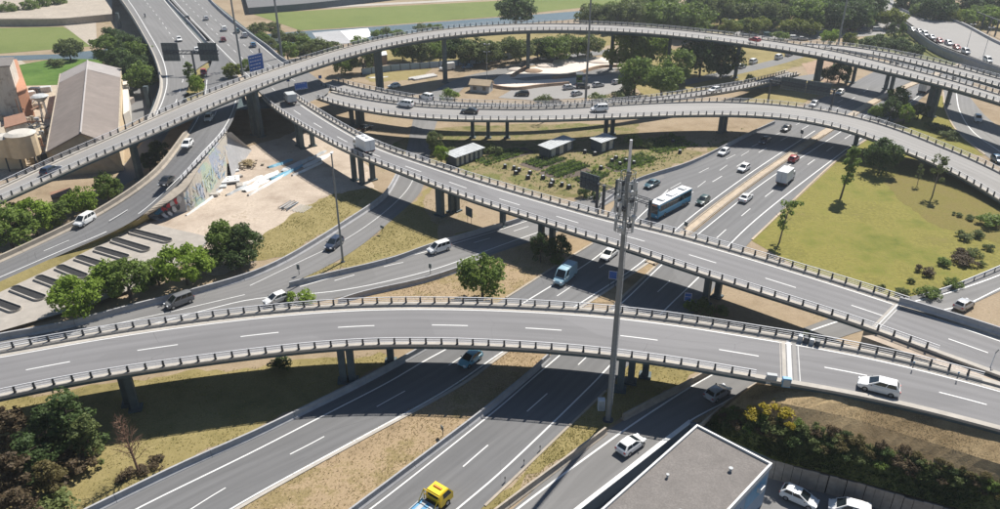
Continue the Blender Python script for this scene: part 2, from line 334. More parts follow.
sheet('median_grass', [(225, 515), (300, 470), (380, 426), (466, 378), (500, 352), (550, 352), (528, 383), (432, 448), (345, 512), (180, 640), (60, 640)], 'dry_grass')
sheet('median_grass', [(500, 492), (586, 410), (606, 391), (630, 362), (690, 355), (712, 365), (686, 381), (630, 412), (606, 428), (566, 457), (500, 505), (380, 620), (340, 650)], 'dry_olive')
sheet('verge_grass', [(340, 300), (358, 292), (464, 264), (545, 238), (600, 238), (563, 262), (506, 298), (480, 312), (330, 312)], 'dry_grass')
sheet('verge_grass', [(292, 283), (393, 257), (514, 220), (540, 208), (470, 195), (430, 186), (392, 221), (348, 255)], 'dry_olive')
sheet('lawn', [(752, 241), (842, 157), (880, 132), (960, 150), (1050, 200), (1060, 250), (1000, 268), (930, 296), (900, 300), (820, 280)], 'lawn', dz=.03)
sheet('brown_turf', [(884, 184), (906, 157), (940, 165), (1030, 205), (1040, 245), (1000, 244), (940, 228), (905, 205)], 'lawn_brown', dz=.045)
sheet('dirt_lot', [(150, 222), (190, 212), (222, 190), (236, 152), (300, 130), (360, 150), (378, 190), (343, 220), (283, 254), (215, 276)], 'dirt_pink', dz=.02)
sheet('lot_grass', [(246, 262), (262, 236), (292, 214), (330, 195), (372, 188), (383, 195), (343, 222), (284, 257)], 'dry_olive', dz=.03)
sheet('dirt_bank', [(430, 186), (470, 196), (540, 222), (600, 240), (560, 238), (500, 224), (440, 240), (424, 205)], 'ground_tan', dz=.03)
sheet('garden_ground', [(380, 150), (430, 128), (520, 124), (640, 124), (752, 126), (738, 138), (692, 159), (638, 178), (595, 196), (560, 200), (420, 160)], 'garden', dz=.03)
sheet('dirt_strip', [(640, 120), (740, 116), (752, 130), (700, 152), (640, 138)], 'ground_tan', dz=.04)
sheet('verge_grass', [(750, 84), (800, 76), (840, 88), (790, 108), (740, 110)], 'dry_olive', dz=.04)
sheet('verge_grass', [(640, 52), (720, 46), (800, 44), (832, 56), (800, 66), (756, 80), (690, 93), (640, 98), (632, 76)], 'dry_olive', dz=.032)
sheet('park_lawn', [(252, 14), (300, 30.5), (381, 25.5), (500, 16.5), (600, 6), (680, -2), (560, -2), (480, 2), (350, 8.5)], 'park_green', dz=.05)
sheet('park_lawn', [(-40, 29), (63, 27), (98, 46), (-40, 57)], 'park_green', dz=.05)
sheet('meadow', [(14, 66), (60, 58), (104, 55), (100, 84), (24, 86)], 'field_green', dz=.05)
sheet('river', [(-60, 58), (56, 54.5), (100, 50), (150, 44), (300, 31.5), (381, 26.5), (520, 16), (680, 3), (680, 10), (520, 24), (395, 38), (310, 47), (150, 60), (60, 59), (-60, 64)], 'water', dz=.06)
sheet('weir', [(340, 31), (368, 28.5), (372, 36), (352, 43)], 'foam', dz=.12)
sheet('weir_apron', [(312, 33), (340, 30.5), (352, 43), (322, 46)], 'concrete_grey', dz=.10)
sheet('embankment_path', [(250, 13), (350, 7), (484, 0), (484, -1.6), (350, 5), (250, 10.5)], 'concrete', dz=.07)
sheet('quay_path', [(63, 25.5), (96, 22), (97, 46), (90, 46)], 'concrete_warm', dz=.07)
sheet('quay_road', [(-60, 16), (110, 12), (112, 6), (-60, 8)], 'concrete', dz=.07)
sheet('wood_floor', [(380, 42), (620, 20), (860, 5), (1040, 12), (1040, 30), (830, 34), (620, 40), (600, 50), (480, 62), (380, 62)], 'dry_olive', dz=.04)
sheet('yard_ground', [(-60, 60), (20, 60), (60, 84), (130, 70), (152, 112), (40, 172), (-60, 190)], 'rubble', dz=.03)
sheet('yard_ground', [(124, 82), (150, 62), (158, 84), (150, 112), (126, 128)], 'asphalt_light', dz=.045)
sheet('track', [(120, 170), (152, 132), (170, 130), (140, 176), (112, 192)], 'asphalt_light', dz=.045)
sheet('skate_lot', [(486, 86), (503, 73), (540, 66), (583, 57), (622, 58), (624, 68), (602, 72), (572, 86), (515, 90)], 'sand_pale', dz=.05)
sheet('skate_lane', [(510, 79), (560, 74), (600, 69), (620, 68), (604, 76), (575, 78), (525, 81)], 'asphalt_light', dz=.075)
sheet('car_park', [(498, 98), (512, 90), (572, 85), (604, 72), (625, 70), (628, 88), (600, 97), (540, 101)], 'asphalt_pale', dz=.06)
sheet('dirt_yard', [(352, 70), (440, 64), (474, 66), (430, 92), (352, 82)], 'ground_tan', dz=.05)
sheet('yard_grass', [(360, 73), (432, 69), (420, 80), (372, 82)], 'dry_olive', dz=.065)

# ------------------------------------------------------------------ carriageways
c1a = [(-110, 614), (62, 530), (84, 514), (186, 464), (255, 433.5), (314, 404.5), (355, 384.5), (398, 362), (440, 337), (506, 298), (563, 261.5), (593, 243.5), (604, 222), (638, 180), (692, 161), (751, 132), (800, 108), (838, 91), (874, 72), (930, 48)]
c1b = [(40, 624), (190, 538), (252, 500.5), (338, 452.5), (437, 399), (470, 380), (502, 355), (590, 302), (650, 262), (686, 226), (750, 178), (818, 133), (877, 97.5), (916, 80), (960, 62)]
R1 = road('carriageway', c1a, c1b, 'asphalt', dz=.05)
c2a = [(190, 622), (320, 531), (351, 511), (436, 448), (487, 410), (518, 383), (535, 369), (553, 353), (615, 304), (655, 267), (698, 229), (755, 184), (824, 137), (882, 101), (921, 83), (965, 66)]
c2b = [(360, 616), (455, 531), (485, 506), (500, 492), (586, 410), (606, 391), (640, 353), (700, 309), (720, 278), (752, 240), (841, 157), (905, 113), (935, 88), (985, 66)]
R2 = road('carriageway', c2a, c2b, 'asphalt', dz=.054)
c3a = [(380, 616), (470, 542), (515, 508), (566, 460), (608, 430), (640, 411), (690, 386), (716, 370), (770, 342), (840, 315), (905, 298), (940, 289), (985, 273), (1030, 254), (1090, 222)]
c3b = [(440, 622), (548, 534), (577, 510), (690, 422), (721, 406), (753, 387), (790, 362), (850, 334), (920, 318), (960, 309), (1000, 291), (1060, 262), (1110, 230)]
R3 = road('exit_ramp', c3a, c3b, 'asphalt_light', dz=.06)
la = [(-60, 348), (0, 337), (63, 325.5), (126, 309), (176, 296), (250, 277), (289, 284), (380, 259.5), (426, 248), (500, 226), (540, 213), (585, 198), (638, 180), (660, 172)]
lb = [(-60, 385), (0, 372), (120, 340), (260, 312), (340, 298), (358, 293), (426, 278), (464, 265.5), (500, 252), (545, 237), (580, 222), (604, 206), (640, 188), (665, 178)]
R4 = road('slip_road', la, lb, 'asphalt_light', dz=.066)
na = [(176, 297), (250, 276), (283, 259), (343, 223), (383, 196), (394, 179), (405, 155), (412, 125), (420, 100), (432, 92), (460, 78), (494, 70), (525, 61), (579, 53), (613, 49)]
nb = [(240, 300), (290, 284), (348, 255), (391, 221), (418.5, 196), (423.5, 187), (430, 155), (436, 125), (444, 108), (456, 96), (470, 84), (500, 76), (530, 66), (580, 58), (615, 53)]
R5 = road('slip_road', na, nb, 'asphalt_light', dz=.072)
sa = [(960, 62), (950, 78), (943, 92), (946, 112), (960, 135), (985, 155), (1020, 180), (1080, 210)]
sb = [(985, 68), (974, 82), (968, 92), (975, 104), (992, 122), (1020, 140), (1060, 160), (1120, 180)]
R6 = road('side_road', sa, sb, 'asphalt_light', dz=.06)
R7 = road('access_road', [(684, 80), (735, 69), (770, 61), (796, 54), (815, 48)], [(686, 85.5), (738, 74.5), (775, 66), (802, 58), (822, 51)], 'asphalt_light', dz=.075)
R8 = road('access_road', [(620, 100), (690, 92), (745, 82), (780, 79), (822, 73)], [(620, 106), (690, 99), (748, 90), (790, 84), (825, 78)], 'asphalt_light', dz=.08)
W_ = 'paint_white'
stripe('edge_line', [(-50, 617), (105, 527), (137, 509), (250, 453.5), (333, 411), (391, 381), (423, 362), (447, 349), (532.7, 297.5), (598, 256), (634, 222), (668, 190)], .22, W_, dz=.066, parent=R1)
stripe('edge_line', [(40, 622), (188, 535), (250, 498), (338, 449.8), (436, 396.5), (462, 380), (498, 355), (584, 301), (641, 263), (684, 223), (748, 175), (815, 131)], .22, W_, dz=.066, parent=R1)
dashes([(165, 526), (224, 489), (262.6, 468.5), (318.4, 440), (350.6, 421.7), (394.6, 397), (423.5, 381), (470, 352), (565, 291), (620, 253), (680, 200), (716, 180), (760, 152), (810, 125), (870, 88)], .16, 4.6, 12.5, 2.5, W_, dz=.068, parent=R1)
dashes([(690, 193), (735, 160), (790, 128), (850, 96)], .16, 4.5, 12.5, 4, 'paint_worn', dz=.068, parent=R1)
dashes([(668, 190), (705, 170), (770, 138), (830, 108)], .16, 4.5, 12.5, 1, 'paint_worn', dz=.068, parent=R1)
stripe('edge_line', [(210, 628), (340, 531), (370.7, 509), (430, 463), (500, 407), (530, 381), (561.6, 354), (621, 304), (663.5, 263.5), (706, 228), (762, 184), (830, 139), (885, 103)], .2, W_, dz=.07, parent=R2)
stripe('edge_line', [(335, 618), (430, 532), (457.5, 509), (500, 473), (595.6, 381), (609, 366.7), (665, 310), (698.7, 277.4), (750, 225), (838, 155.7), (900, 110), (930, 88)], .22, W_, dz=.07, parent=R2)
dashes([(400, 525), (445, 483), (481, 451.4), (505, 431), (538, 402), (557, 385), (590, 354), (656, 293.7), (667, 283.7), (708, 246), (755, 205), (830, 149), (890, 110)], .16, 4.6, 12.5, 10.6, W_, dz=.072, parent=R2)
stripe('edge_line', [(490, 531), (517.6, 509), (575, 466), (636, 422.5), (696, 384), (714, 374), (770, 347), (840, 321), (905, 304), (945, 294), (990, 279), (1040, 258)], .25, W_, dz=.076, parent=R3)
stripe('edge_line', [(552, 529), (575, 511), (688.5, 422), (720, 405), (750, 388), (790, 361)], .22, W_, dz=.076, parent=R3)
stripe('edge_line', [(900, 316), (958, 307), (998, 289.5), (1058, 260)], .2, W_, dz=.076, parent=R3)
stripe('edge_line', [(0, 348), (63, 336), (126, 322), (176, 311), (245, 295)], .2, 'paint_worn', dz=.085, parent=R4)
stripe('edge_line', [(150, 325), (215, 308), (250, 300), (345, 290), (426, 272), (464, 259.5), (500, 246), (540, 232)], .2, W_, dz=.085, parent=R4)
stripe('edge_line', [(300, 287), (380, 264), (426, 252), (500, 230), (540, 217)], .2, W_, dz=.085, parent=R4)
dashes([(300, 291), (345, 278), (388, 266), (426, 258), (464, 246), (512, 232), (560, 216)], .16, 3.6, 9, 6, W_, dz=.087, parent=R4)
stripe('edge_line', [(250, 286), (300, 262), (345, 240), (385, 212), (410, 186), (418, 160)], .18, 'paint_worn', dz=.09, parent=R5)
stripe('edge_line', [(956, 92), (960, 112), (974, 133), (1000, 152)], .25, W_, dz=.078, parent=R6)
def kerb(name, pts, w, ht, mat, h=0.): 
    c = smooth(spline(PP(pts, h), 1.5), 3); o = build(name, sweep(c, [(-w / 2, -.02), (w / 2, -.02), (w / 2, ht), (-w / 2, ht)]), mat); o['kind'] = 'structure'; return o
kerb('kerb', [(40, 624), (190, 538), (252, 500.5), (338, 452.5), (437, 399), (470, 380), (502, 355), (590, 302), (650, 262)], .45, .14, 'concrete')
kerb('kerb', [(615, 304), (655, 267)], .4, .14, 'concrete_warm')
kerb('kerb', [(485, 506), (500, 492), (586, 410), (606, 391)], .3, .12, 'concrete_warm')
kerb('kerb', [(506, 298), (533, 281), (563, 261.5), (593, 243.5)], .4, .14, 'concrete_warm')
kerb('kerb', [(752, 240), (841, 157), (866, 140)], .4, .14, 'kerb_tan')
kerb('kerb', [(943, 92), (946, 112), (960, 135), (985, 155)], .4, .14, 'kerb_tan')
mcl = smooth(spline(PP([(650, 264), (692, 227.5), (752.5, 181), (821, 135)]), 1.5), 3)
for o_ in (-.75, .75): q_ = build('median_kerb', sweep(mcl, [(o_ - .1, .2), (o_ + .1, .2), (o_ + .1, .38), (o_ - .1, .38)]), 'concrete_warm'); q_['kind'] = 'structure'
mo = build('median_strip', sweep(mcl, [(-1.0, 0), (1.0, 0), (1.0, .22), (-1.0, .22)]), 'kerb_tan'); mo['kind'] = 'structure'
mo = build('median_strip', sweep(smooth(spline(PP([(821, 135), (879, 99), (919, 81.5), (962, 64)]), 1.5), 3), [(-1.0, 0), (1.0, 0), (1.0, .22), (-1.0, .22)]), 'kerb_tan'); mo['kind'] = 'structure'
sheet('median_grass', [(590, 303), (650, 263), (655, 268), (616, 303)], 'dry_grass', dz=.075)
sheet('wedge_lawn', [(912, 118), (937, 96), (944, 96), (948, 114), (961, 137), (984, 156), (940, 150), (880, 128)], 'lawn', dz=.035)
sheet('shaded_bank', [(842, 46), (868, 36), (900, 26), (940, 48), (985, 64), (1010, 74), (1000, 84), (920, 62)], 'slope_green', dz=.055)  # green growth, the shade over it partly put into its dark colour
sheet('verge_grass', [(735, 72), (800, 58), (815, 60), (760, 76), (752, 78)], 'dry_olive', dz=.058)

# ------------------------------------------------------------------ viaducts
class Deck: pass
def nearest(c, p): return int(np.argmin((c[:, 0] - p[0]) ** 2 + (c[:, 1] - p[1]) ** 2))
def viaduct(name, label, near, far, hp, posts=True, girder=1.15, dash=None, curb=.75, dmat='asphalt_deck', strip=.7, rails=(True, True), line_far=True, gcut=None, wsm=25, smo=9, railcut=None):
    hx, hh = [a for a, _ in hp], [b for _, b in hp]; f = lambda l: np.array([P(x, y, np.interp(x, hx, hh)) for x, y in l])
    A = spline(f(near), .5); B = spline(f(far), .5)
    idx = [nearest(B, a) for a in A]; C0 = np.array([(A[i] + B[j]) / 2 for i, j in enumerate(idx)])
    wd0 = np.array([np.linalg.norm((A[i] - B[j])[:2]) for i, j in enumerate(idx)])
    keep = [i for i in range(len(A)) if 0 < idx[i] < len(B) - 1] or list(range(len(A))); C0, wd0 = C0[keep], wd0[keep]
    s0 = arclen(C0); C = smooth(C0, smo * 2); C = resample(C, 1.0); wd = np.interp(np.linspace(0, 1, len(C)), s0 / s0[-1], wd0); wd = smooth(wd, wsm)
    d = Deck(); d.c, d.w = C, wd; t, nn = normals(C); d.t, d.n = t, nn
    near_mid = A[len(A) // 2]; k = nearest(C, near_mid); d.side = 1 if np.dot((near_mid - C[k])[:2], nn[k][:2]) > 0 else -1   # near side sign along n
    k = len(C) // 2; o = thing(name, label, 'viaduct', (C[k][0], C[k][1], 0)); d.o = o
    off = lambda a, z: C + nn * (np.asarray(a)[:, None] if np.ndim(a) else a) + [0, 0, z]
    hw = wd / 2
    def strip_(nm, a, b, z, m): return ribbon_obj(nm, C + nn * np.asarray(a)[:, None], C + nn * np.asarray(b)[:, None], m, o, z)
    d.deck = strip_('road_deck', -hw + curb, hw - curb, 0, dmat)
    # box girder with cantilevered slab
    q = C[::2]; qn = nn[::2]; qh = hw[::2]; prof = lambda h: [(-h, -.06), (-h, -.42), (-h + 1.3, -.62), (-h + 2.1, -girder), (h - 2.1, -girder), (h - 1.3, -.62), (h, -.42), (h, -.06)]
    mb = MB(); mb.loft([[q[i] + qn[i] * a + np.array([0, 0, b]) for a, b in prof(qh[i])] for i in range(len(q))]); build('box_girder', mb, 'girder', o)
    for sd in (1, -1):
        mb = MB(); mb.loft([[C[i] + nn[i] * sd * (hw[i] + a) + np.array([0, 0, b]) for a, b in ((.04, -.05), (.04, .28), (-curb, .28), (-curb, -.05))] for i in range(len(C))]); build('kerb', mb, 'concrete', o)
    fs = -d.side
    if strip: 
        a, b = hw - curb - strip, hw - curb; strip_('gutter', fs * a, fs * b, .012, 'concrete')
        if line_far: strip_('edge_line', fs * (a - .30), fs * (a - .10), .014, 'paint_white')
    # rails and posts
    d.rails = []
    for sd, on in ((d.side, rails[0]), (fs, rails[1])):
        if not on: continue
        r = hw - .22; mb = MB(); ln = arclen(C)
        i0, i1 = 0, len(C)
        if railcut: i0, i1 = railcut(d, sd)
        for z, t_ in ((.58, .05), (.86, .05), (1.16, .09)):
            mb.loft([[C[i] + nn[i] * sd * (r[i] + a) + np.array([0, 0, z + b]) for a, b in ((-t_ / 2, -t_ / 2), (t_ / 2, -t_ / 2), (t_ / 2, t_ / 2), (-t_ / 2, t_ / 2))] for i in range(i0, i1)])
        gr = build('guard_rail', mb, 'rail_steel', o); src = None
        edge = C + nn * sd * r[:, None]; s = arclen(edge); x = s[i0] + .7
        cand = []
        while x < s[i1 - 1]:
            p = np.array([np.interp(x, s, edge[:, j]) for j in range(3)]); kk = min(len(C) - 1, int(np.searchsorted(s, x))); cand.append((p, math.atan2(t[kk][1], t[kk][0]))); x += 2.0
        for p, a in cand:
            if src is None:
                mb = MB(); mb.box((0, 0, .28), (.30, .36, .10)); mb.box((0, 0, .72), (.24, .28, .94), taper=.75); src = build('post', mb, 'post_dark', gr, local=True); src.location = tuple(p - ORG[o.name]); src.rotation_euler = (0, 0, a)
            else: share(src, gr, p - ORG[o.name], a)
        d.rails.append(gr)
    if dash:
        (px, py), L, per = dash; p = P(px, py, np.interp(px, hx, hh)); s = arclen(C); s0 = s[nearest(C, p)]; x = s0 - per * int(s0 / per)
        lat = np.dot((p - C[nearest(C, p)])[:2], nn[nearest(C, p)][:2])
        while x + L < s[-1]:
            q = np.stack([np.interp(np.linspace(x, x + L, 5), s, C[:, j]) for j in range(3)], 1); tt, n2 = normals(q); q = q + n2 * lat
            ribbon_obj('lane_dash', q - n2 * .09, q + n2 * .09, 'paint_white', o, .014); x += per
    return d
def pier(d, px, py, sx=.9, sy=.9, h0=0., girder=1.15, lim=.72, taper=1.0, lean=None):
    p = P(px, py, h0); k = nearest(d.c, p); c = d.c[k]; n = d.n[k]; lat = float(np.dot((p - c)[:2], n[:2])); m = d.w[k] / 2 - 1.5; lat2 = max(-m * lim, min(m * lim, lat))
    q = p + n * (lat2 - lat); top = c[2] - girder + .25; mb = MB(); a = math.atan2(d.t[k][1], d.t[k][0])
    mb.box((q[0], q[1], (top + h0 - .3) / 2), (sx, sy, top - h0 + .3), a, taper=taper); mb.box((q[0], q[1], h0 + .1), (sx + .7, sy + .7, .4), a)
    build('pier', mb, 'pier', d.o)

A_near = [(-120, 424), (-60, 411), (0, 397.5), (50, 387.5), (100, 379), (175, 367.5), (250, 358), (312, 350.5), (375, 346), (450, 346.3), (500, 348.8), (563, 352), (625, 358.5), (688, 367.5), (750, 379.5), (808, 387), (876, 401), (939, 416), (1000, 431.5), (1080, 453), (1150, 474)]
A_far = [(-120, 370), (-60, 361), (0, 352), (63, 340), (125, 329), (188, 320.5), (250, 312.5), (313, 307), (375, 304), (438, 303.6), (500, 304.3), (563, 308), (625, 313), (688, 321), (750, 330), (798, 339), (876, 352.5), (939, 367), (986, 380), (1060, 401), (1150, 428)]
DA = viaduct('viaduct', 'nearest curved two-lane viaduct crossing the whole picture from left to right', A_near, A_far, [(0, 7), (1000, 7)], dash=((429, 325), 4.8, 12.5),
             railcut=lambda d, sd: (0, nearest(d.c, P(768, 372, 7))) if sd == d.side else (0, nearest(d.c, P(990, 400, 7))))
for p in ((129, 404), (136, 409), (344, 381), (352, 386), (391, 362), (630.5, 382), (645, 376), (620, 390)): pier(DA, *p)
B_near = [(262, 97.5), (271.4, 107), (304, 128), (350, 153), (401, 173), (451, 193.5), (490, 207), (540, 222.5), (598, 240.5), (651, 258.5), (704, 277), (750, 291.5), (785, 301.5), (843, 320.5), (878, 332.5), (923.5, 350), (960, 363), (1000, 378), (1060, 400), (1150, 436)]
B_far = [(287, 89), (299, 99), (354, 133.5), (391, 151), (438, 167), (500, 186.5), (563, 205), (610, 219), (651, 226.5), (701, 240.5), (750, 253.5), (783, 264), (838, 281.5), (881, 294.5), (921, 308), (960, 321), (1000, 334), (1060, 356), (1150, 391)]
DB = viaduct('viaduct', 'straight two-lane viaduct descending diagonally from the upper left to the right edge', B_near, B_far, [(262, 8), (400, 7.3), (550, 6.6), (700, 6.5), (1000, 7)], dash=((405, 166), 4.6, 12.5),
             railcut=lambda d, sd: (0, nearest(d.c, P(960, 345, 7))) if sd == d.side else (0, nearest(d.c, P(904, 318, 7))))
for p in ((296, 147), (302.5, 148.5), (313, 146), (352, 181), (359, 185), (373, 180), (433, 218), (438, 218), (451.5, 212), (457, 211), (503, 226), (541, 245), (552, 247), (705, 305), (717, 297)): pier(DB, *p)
D_near = [(313, 97), (328, 102.5), (345, 107), (364, 111), (400, 116.5), (440, 120), (490, 121), (540, 120.5), (600, 119), (640, 117.5), (690, 116), (740, 116), (790, 119.5), (826, 125), (851, 131), (901, 149.5), (951, 170), (1000, 201), (1040, 228), (1080, 262)]
D_far = [(326, 90.5), (342, 94.5), (376, 101), (411, 105.5), (448, 108), (500, 109), (540, 109.5), (575, 107.8), (610, 105.8), (650, 103.3), (690, 102), (740, 102), (780, 105), (813, 109), (863, 120), (905, 132.5), (940, 148), (970, 160), (1003, 176), (1045, 200), (1090, 232)]
DD = viaduct('viaduct', 'low curving single-lane viaduct sweeping past the allotments to the right edge', D_near, D_far, [(300, 7.6), (400, 7), (840, 6.5), (900, 4.8), (950, 2.8), (1000, 1.5), (1090, 1.0)], strip=0, dmat='asphalt_pale', girder=1.0, railcut=lambda d, sd: (2, len(d.c) - 2))
for p in ((358, 124), (362, 126), (373, 124), (474.5, 130), (489, 131), (507, 131), (605.5, 135), (612, 134), (719.5, 133), (724, 132), (857, 144)): pier(DD, *p, girder=1.0)
D2_near = [(316, 85), (338, 92), (376, 98.5), (411, 103.5), (448, 106.5), (500, 107.6), (540, 107.8), (580, 106), (640, 102.5), (696, 97.5), (740, 90.5), (775, 82), (800, 75)]
D2_far = [(311, 76), (335, 81.5), (358, 87), (401, 96), (451, 102.5), (500, 104.8), (540, 105), (590, 103.6), (646, 99), (696, 91), (740, 84), (770, 77), (790, 71)]
DE2 = viaduct('ramp_viaduct', 'narrow ramp with a white van hugging the back of the low curving viaduct', D2_near, D2_far, [(311, 7.8), (420, 6.6), (600, 5.6), (740, 3.4), (800, 1.4)], strip=0, dmat='asphalt_pale', girder=.9, curb=.45, smo=4, railcut=lambda d, sd: (2, len(d.c) - 2))
E_near = [(-80, 238), (-40, 219.5), (0, 201), (35, 185.5), (68, 171), (98, 158), (126, 146), (161, 130), (171, 125.5), (210, 108.5), (250, 92), (280, 79.5), (313, 68), (358, 54), (406, 43.3), (448, 37), (500, 32.7), (540, 31), (600, 31), (640, 33), (688, 38), (750, 45.5), (815, 56), (876, 69.5), (938.6, 85), (1000, 103.5), (1060, 124), (1120, 147)]
E_far = [(-80, 224), (-40, 206), (0, 189.5), (35, 171), (70, 155.5), (100, 142.5), (128, 131), (176, 108), (215, 92), (250, 79), (300, 62), (358, 45), (406, 35), (451, 28.3), (500, 24.4), (550, 23.3), (600, 25), (676, 29.5), (750, 38), (800, 45), (838, 51), (858, 56), (911, 70), (960, 83), (1000, 95), (1060, 115), (1130, 142)]
DEE = viaduct('high_viaduct', 'tallest viaduct arching across the top of the picture from left edge to right edge', E_near, E_far, [(-80, 7.5), (0, 8), (130, 10.5), (250, 13), (360, 15), (600, 14.6), (700, 13), (815, 11), (1000, 10)], strip=.5, dmat='asphalt_pale', line_far=False, girder=1.3, wsm=60, smo=14)
for p in ((135, 178), (141, 181), (255, 135), (262, 137), (344, 84), (358.5, 86), (448.5, 84), (527.5, 69), (606, 59), (668, 62), (735, 78), (814.5, 86), (822, 84), (928, 115), (932, 117)): pier(DEE, *p, sx=1.1, sy=1.1, girder=1.3)
E2_near = [(800, 47.5), (838, 49.2), (871, 55), (911, 63.5), (951, 74), (1000, 87.5), (1060, 106), (1130, 130)]
E2_far = [(800, 44), (838, 45.5), (870, 49.5), (901, 55), (951, 66), (1000, 79), (1070, 99), (1140, 122)]
DF2 = viaduct('high_viaduct', 'second high viaduct running alongside behind the tallest one at the upper right', E2_near, E2_far, [(800, 10.9), (1000, 10)], strip=0, dmat='asphalt_pale', girder=1.1, railcut=lambda d, sd: (nearest(d.c, P(874, 54, 10.7)), len(d.c) - 2) if sd == d.side else (2, len(d.c) - 2))
for p in ((853, 78), (859, 79), (901, 84.5), (906, 86), (962, 102)): pier(DF2, *p, girder=1.1)

# fill under the right-hand merge of the two near viaducts, with its abutments
mb = MB(); top = [(862, 336), (905, 352), (960, 372), (1010, 392), (1110, 432), (1110, 418), (1010, 381), (940, 356), (880, 334)]
mb.poly(PP(top, 6.72)); o = build('fill_ground', mb, 'dirt_pink'); tag(o, kind='structure')
def fill(name, near, far, h, i0):
    mb = MB(); a = PP(near, h); b = PP(far, h); k = min(len(a), len(b)); ring = np.vstack([a, b[::-1]]); n = len(ring); low = ring.copy(); low[:, 2] = -.05
    mb.add(list(ring) + list(low), [(i, (i + 1) % n, n + (i + 1) % n, n + i) for i in range(n)]); mb.poly(ring); o = build(name, mb, 'concrete'); tag(o, kind='structure')
fill('abutment', [(772, 380), (808, 386), (876, 400), (939, 415), (1000, 430), (1148, 472)], [(1146, 428), (986, 381), (939, 368), (876, 354), (810, 342.5)][::-1], 5.95, 0)
fill('abutment', [(864, 329), (878, 334), (923.5, 351), (960, 364), (1000, 379), (1148, 436)], [(1146, 391), (1000, 336), (960, 323), (921, 310), (900, 303)][::-1], 5.95, 0)
barrier('long grey concrete wall along the far side of the diagonal viaduct at the right edge', [(900, 297, 7.2), (921, 303, 7.2), (1000, 327, 7.2), (1100, 364, 7.2)], height=1.0, mat='concrete_grey', wide=1.3, seg=8)
# expansion joints: worn pale bands across the carriageway
def joint(d, px, py, w, h=7.):
    k = nearest(d.c, P(px, py, h)); hw = d.w[k] / 2 - .85; c = d.c[k]; t, n = d.t[k], d.n[k]
    for off, ww, m in ((0, w * .34, 'paint_worn'), (w * .42, w * .3, 'asphalt_pale'), (-w * .42, w * .3, 'concrete'), (w * .75, .1, 'paint_worn'), (-w * .7, .1, 'concrete')):
        q = c + t * off; mb = MB(); mb.add([q - t * ww / 2 - n * hw, q + t * ww / 2 - n * hw, q + t * ww / 2 + n * hw, q - t * ww / 2 + n * hw], [(0, 1, 2, 3)]); mb.v = [(a, b, z + .018) for a, b, z in mb.v]; build('expansion_joint', mb, m, d.o)
joint(DA, 791, 359, 1.5); joint(DB, 888, 317, .55); joint(DEE, 829, 50, .5, 10.9)

# ------------------------------------------------------------------ the wide motorway bridge at the upper left, and the road below it
HB = 8.
fa = [(66, -62), (95, -32), (122, 0), (141, 30), (156, 60), (160, 80), (157, 98), (148, 118), (132, 138)]; fb = [(118, -62), (143, -32), (166, 0), (186, 24), (203, 42), (212, 58), (196, 70), (186, 92), (178, 110), (164, 140)]
b1 = road('motorway_bridge', fa, fb, 'asphalt_light', h=HB, dz=0.)
ka = [(206, 42), (212, 60), (205, 78), (203, 96), (196, 116), (186, 132), (151, 174.5, 5), (100.6, 209, 2.6), (63, 228, 1.8), (0, 257, 1), (-80, 290, 1)]
kb = [(214, 40), (232, 66), (240, 82), (238, 104), (227, 131), (205, 155, 7), (183, 179, 5.6), (136, 220, 2.6), (58, 256, 1.5), (0, 282, 1), (-80, 316, 1)]
b2 = road('motorway_slip_road', ka, kb, 'asphalt', h=7.9, dz=.03)
fc = [(122, -62), (147, -32), (171, 0), (209, 39), (234, 66), (252, 84), (266, 99), (274, 108)]; fd = [(172, -62), (191, -32), (211, 0), (250, 33), (268, 46), (282, 58), (298, 66), (314, 76), (330, 92), (304, 104)]
b3 = road('motorway_bridge', fc, fd, 'asphalt_light', h=HB, dz=-.04)
sheet('bridge_gore', [(186, 92), (196, 70), (206, 44), (210, 60), (204, 78), (202, 98), (192, 112)], 'dry_olive', h=7.7, dz=0)
sheet('bridge_gore', [(214, 46), (234, 68), (262, 96), (246, 100), (240, 80), (226, 60)], 'kerb_tan', h=7.7, dz=0)
for o_, pts in ((b1, [(118, -30), (146, 2), (166, 28), (184, 60), (182, 84), (172, 112)]), (b3, [(165, -30), (196, 2), (236, 38), (270, 66), (300, 84)]), (b3, [(155, -30), (184, 2), (222, 39), (250, 66), (274, 90), (285, 100)])):
    dashes([(x, y, HB) for x, y in pts], .18, 4, 11, 2, W_, dz=.03, parent=o_)
stripe('edge_line', [(101, -31), (128, 0), (147, 30), (163, 60), (167, 82), (163, 100), (154, 120)], .25, W_, h=HB, dz=.03, parent=b1); stripe('edge_line', [(141, -31), (164, 0), (184, 24), (201, 43)], .25, W_, h=HB, dz=.03, parent=b1)
stripe('edge_line', [(150, -31), (174, 0), (212, 40), (236, 64), (258, 84)], .25, W_, h=HB, dz=0, parent=b3); stripe('edge_line', [(188, -31), (208, 0), (246, 33), (276, 58), (300, 74)], .25, W_, h=HB, dz=0, parent=b3)
stripe('edge_line', [(207, 80, 8), (205, 97, 8), (199, 116, 8), (189, 133, 8), (155, 175, 5), (104, 209.5, 2.6), (66, 229, 1.8), (2, 258, 1), (-80, 291, 1)], .22, W_, dz=.05, parent=b2)
stripe('edge_line', [(237, 84, 8), (235, 104, 8), (222, 131, 7.9), (201, 154, 7), (178, 179, 5.6), (131, 219, 2.6), (53, 254.5, 1.5), (-6, 280, 1), (-80, 312, 1)], .22, W_, dz=.05, parent=b2)
dashes([(222, 84, 8), (219, 104, 8), (207, 128, 7.9), (170, 172, 5.4), (143, 199, 3.6), (100, 226, 2.4), (42, 252, 1.4), (-4, 271, 1)], .18, 4.5, 12.5, 3, W_, dz=.052, parent=b2)
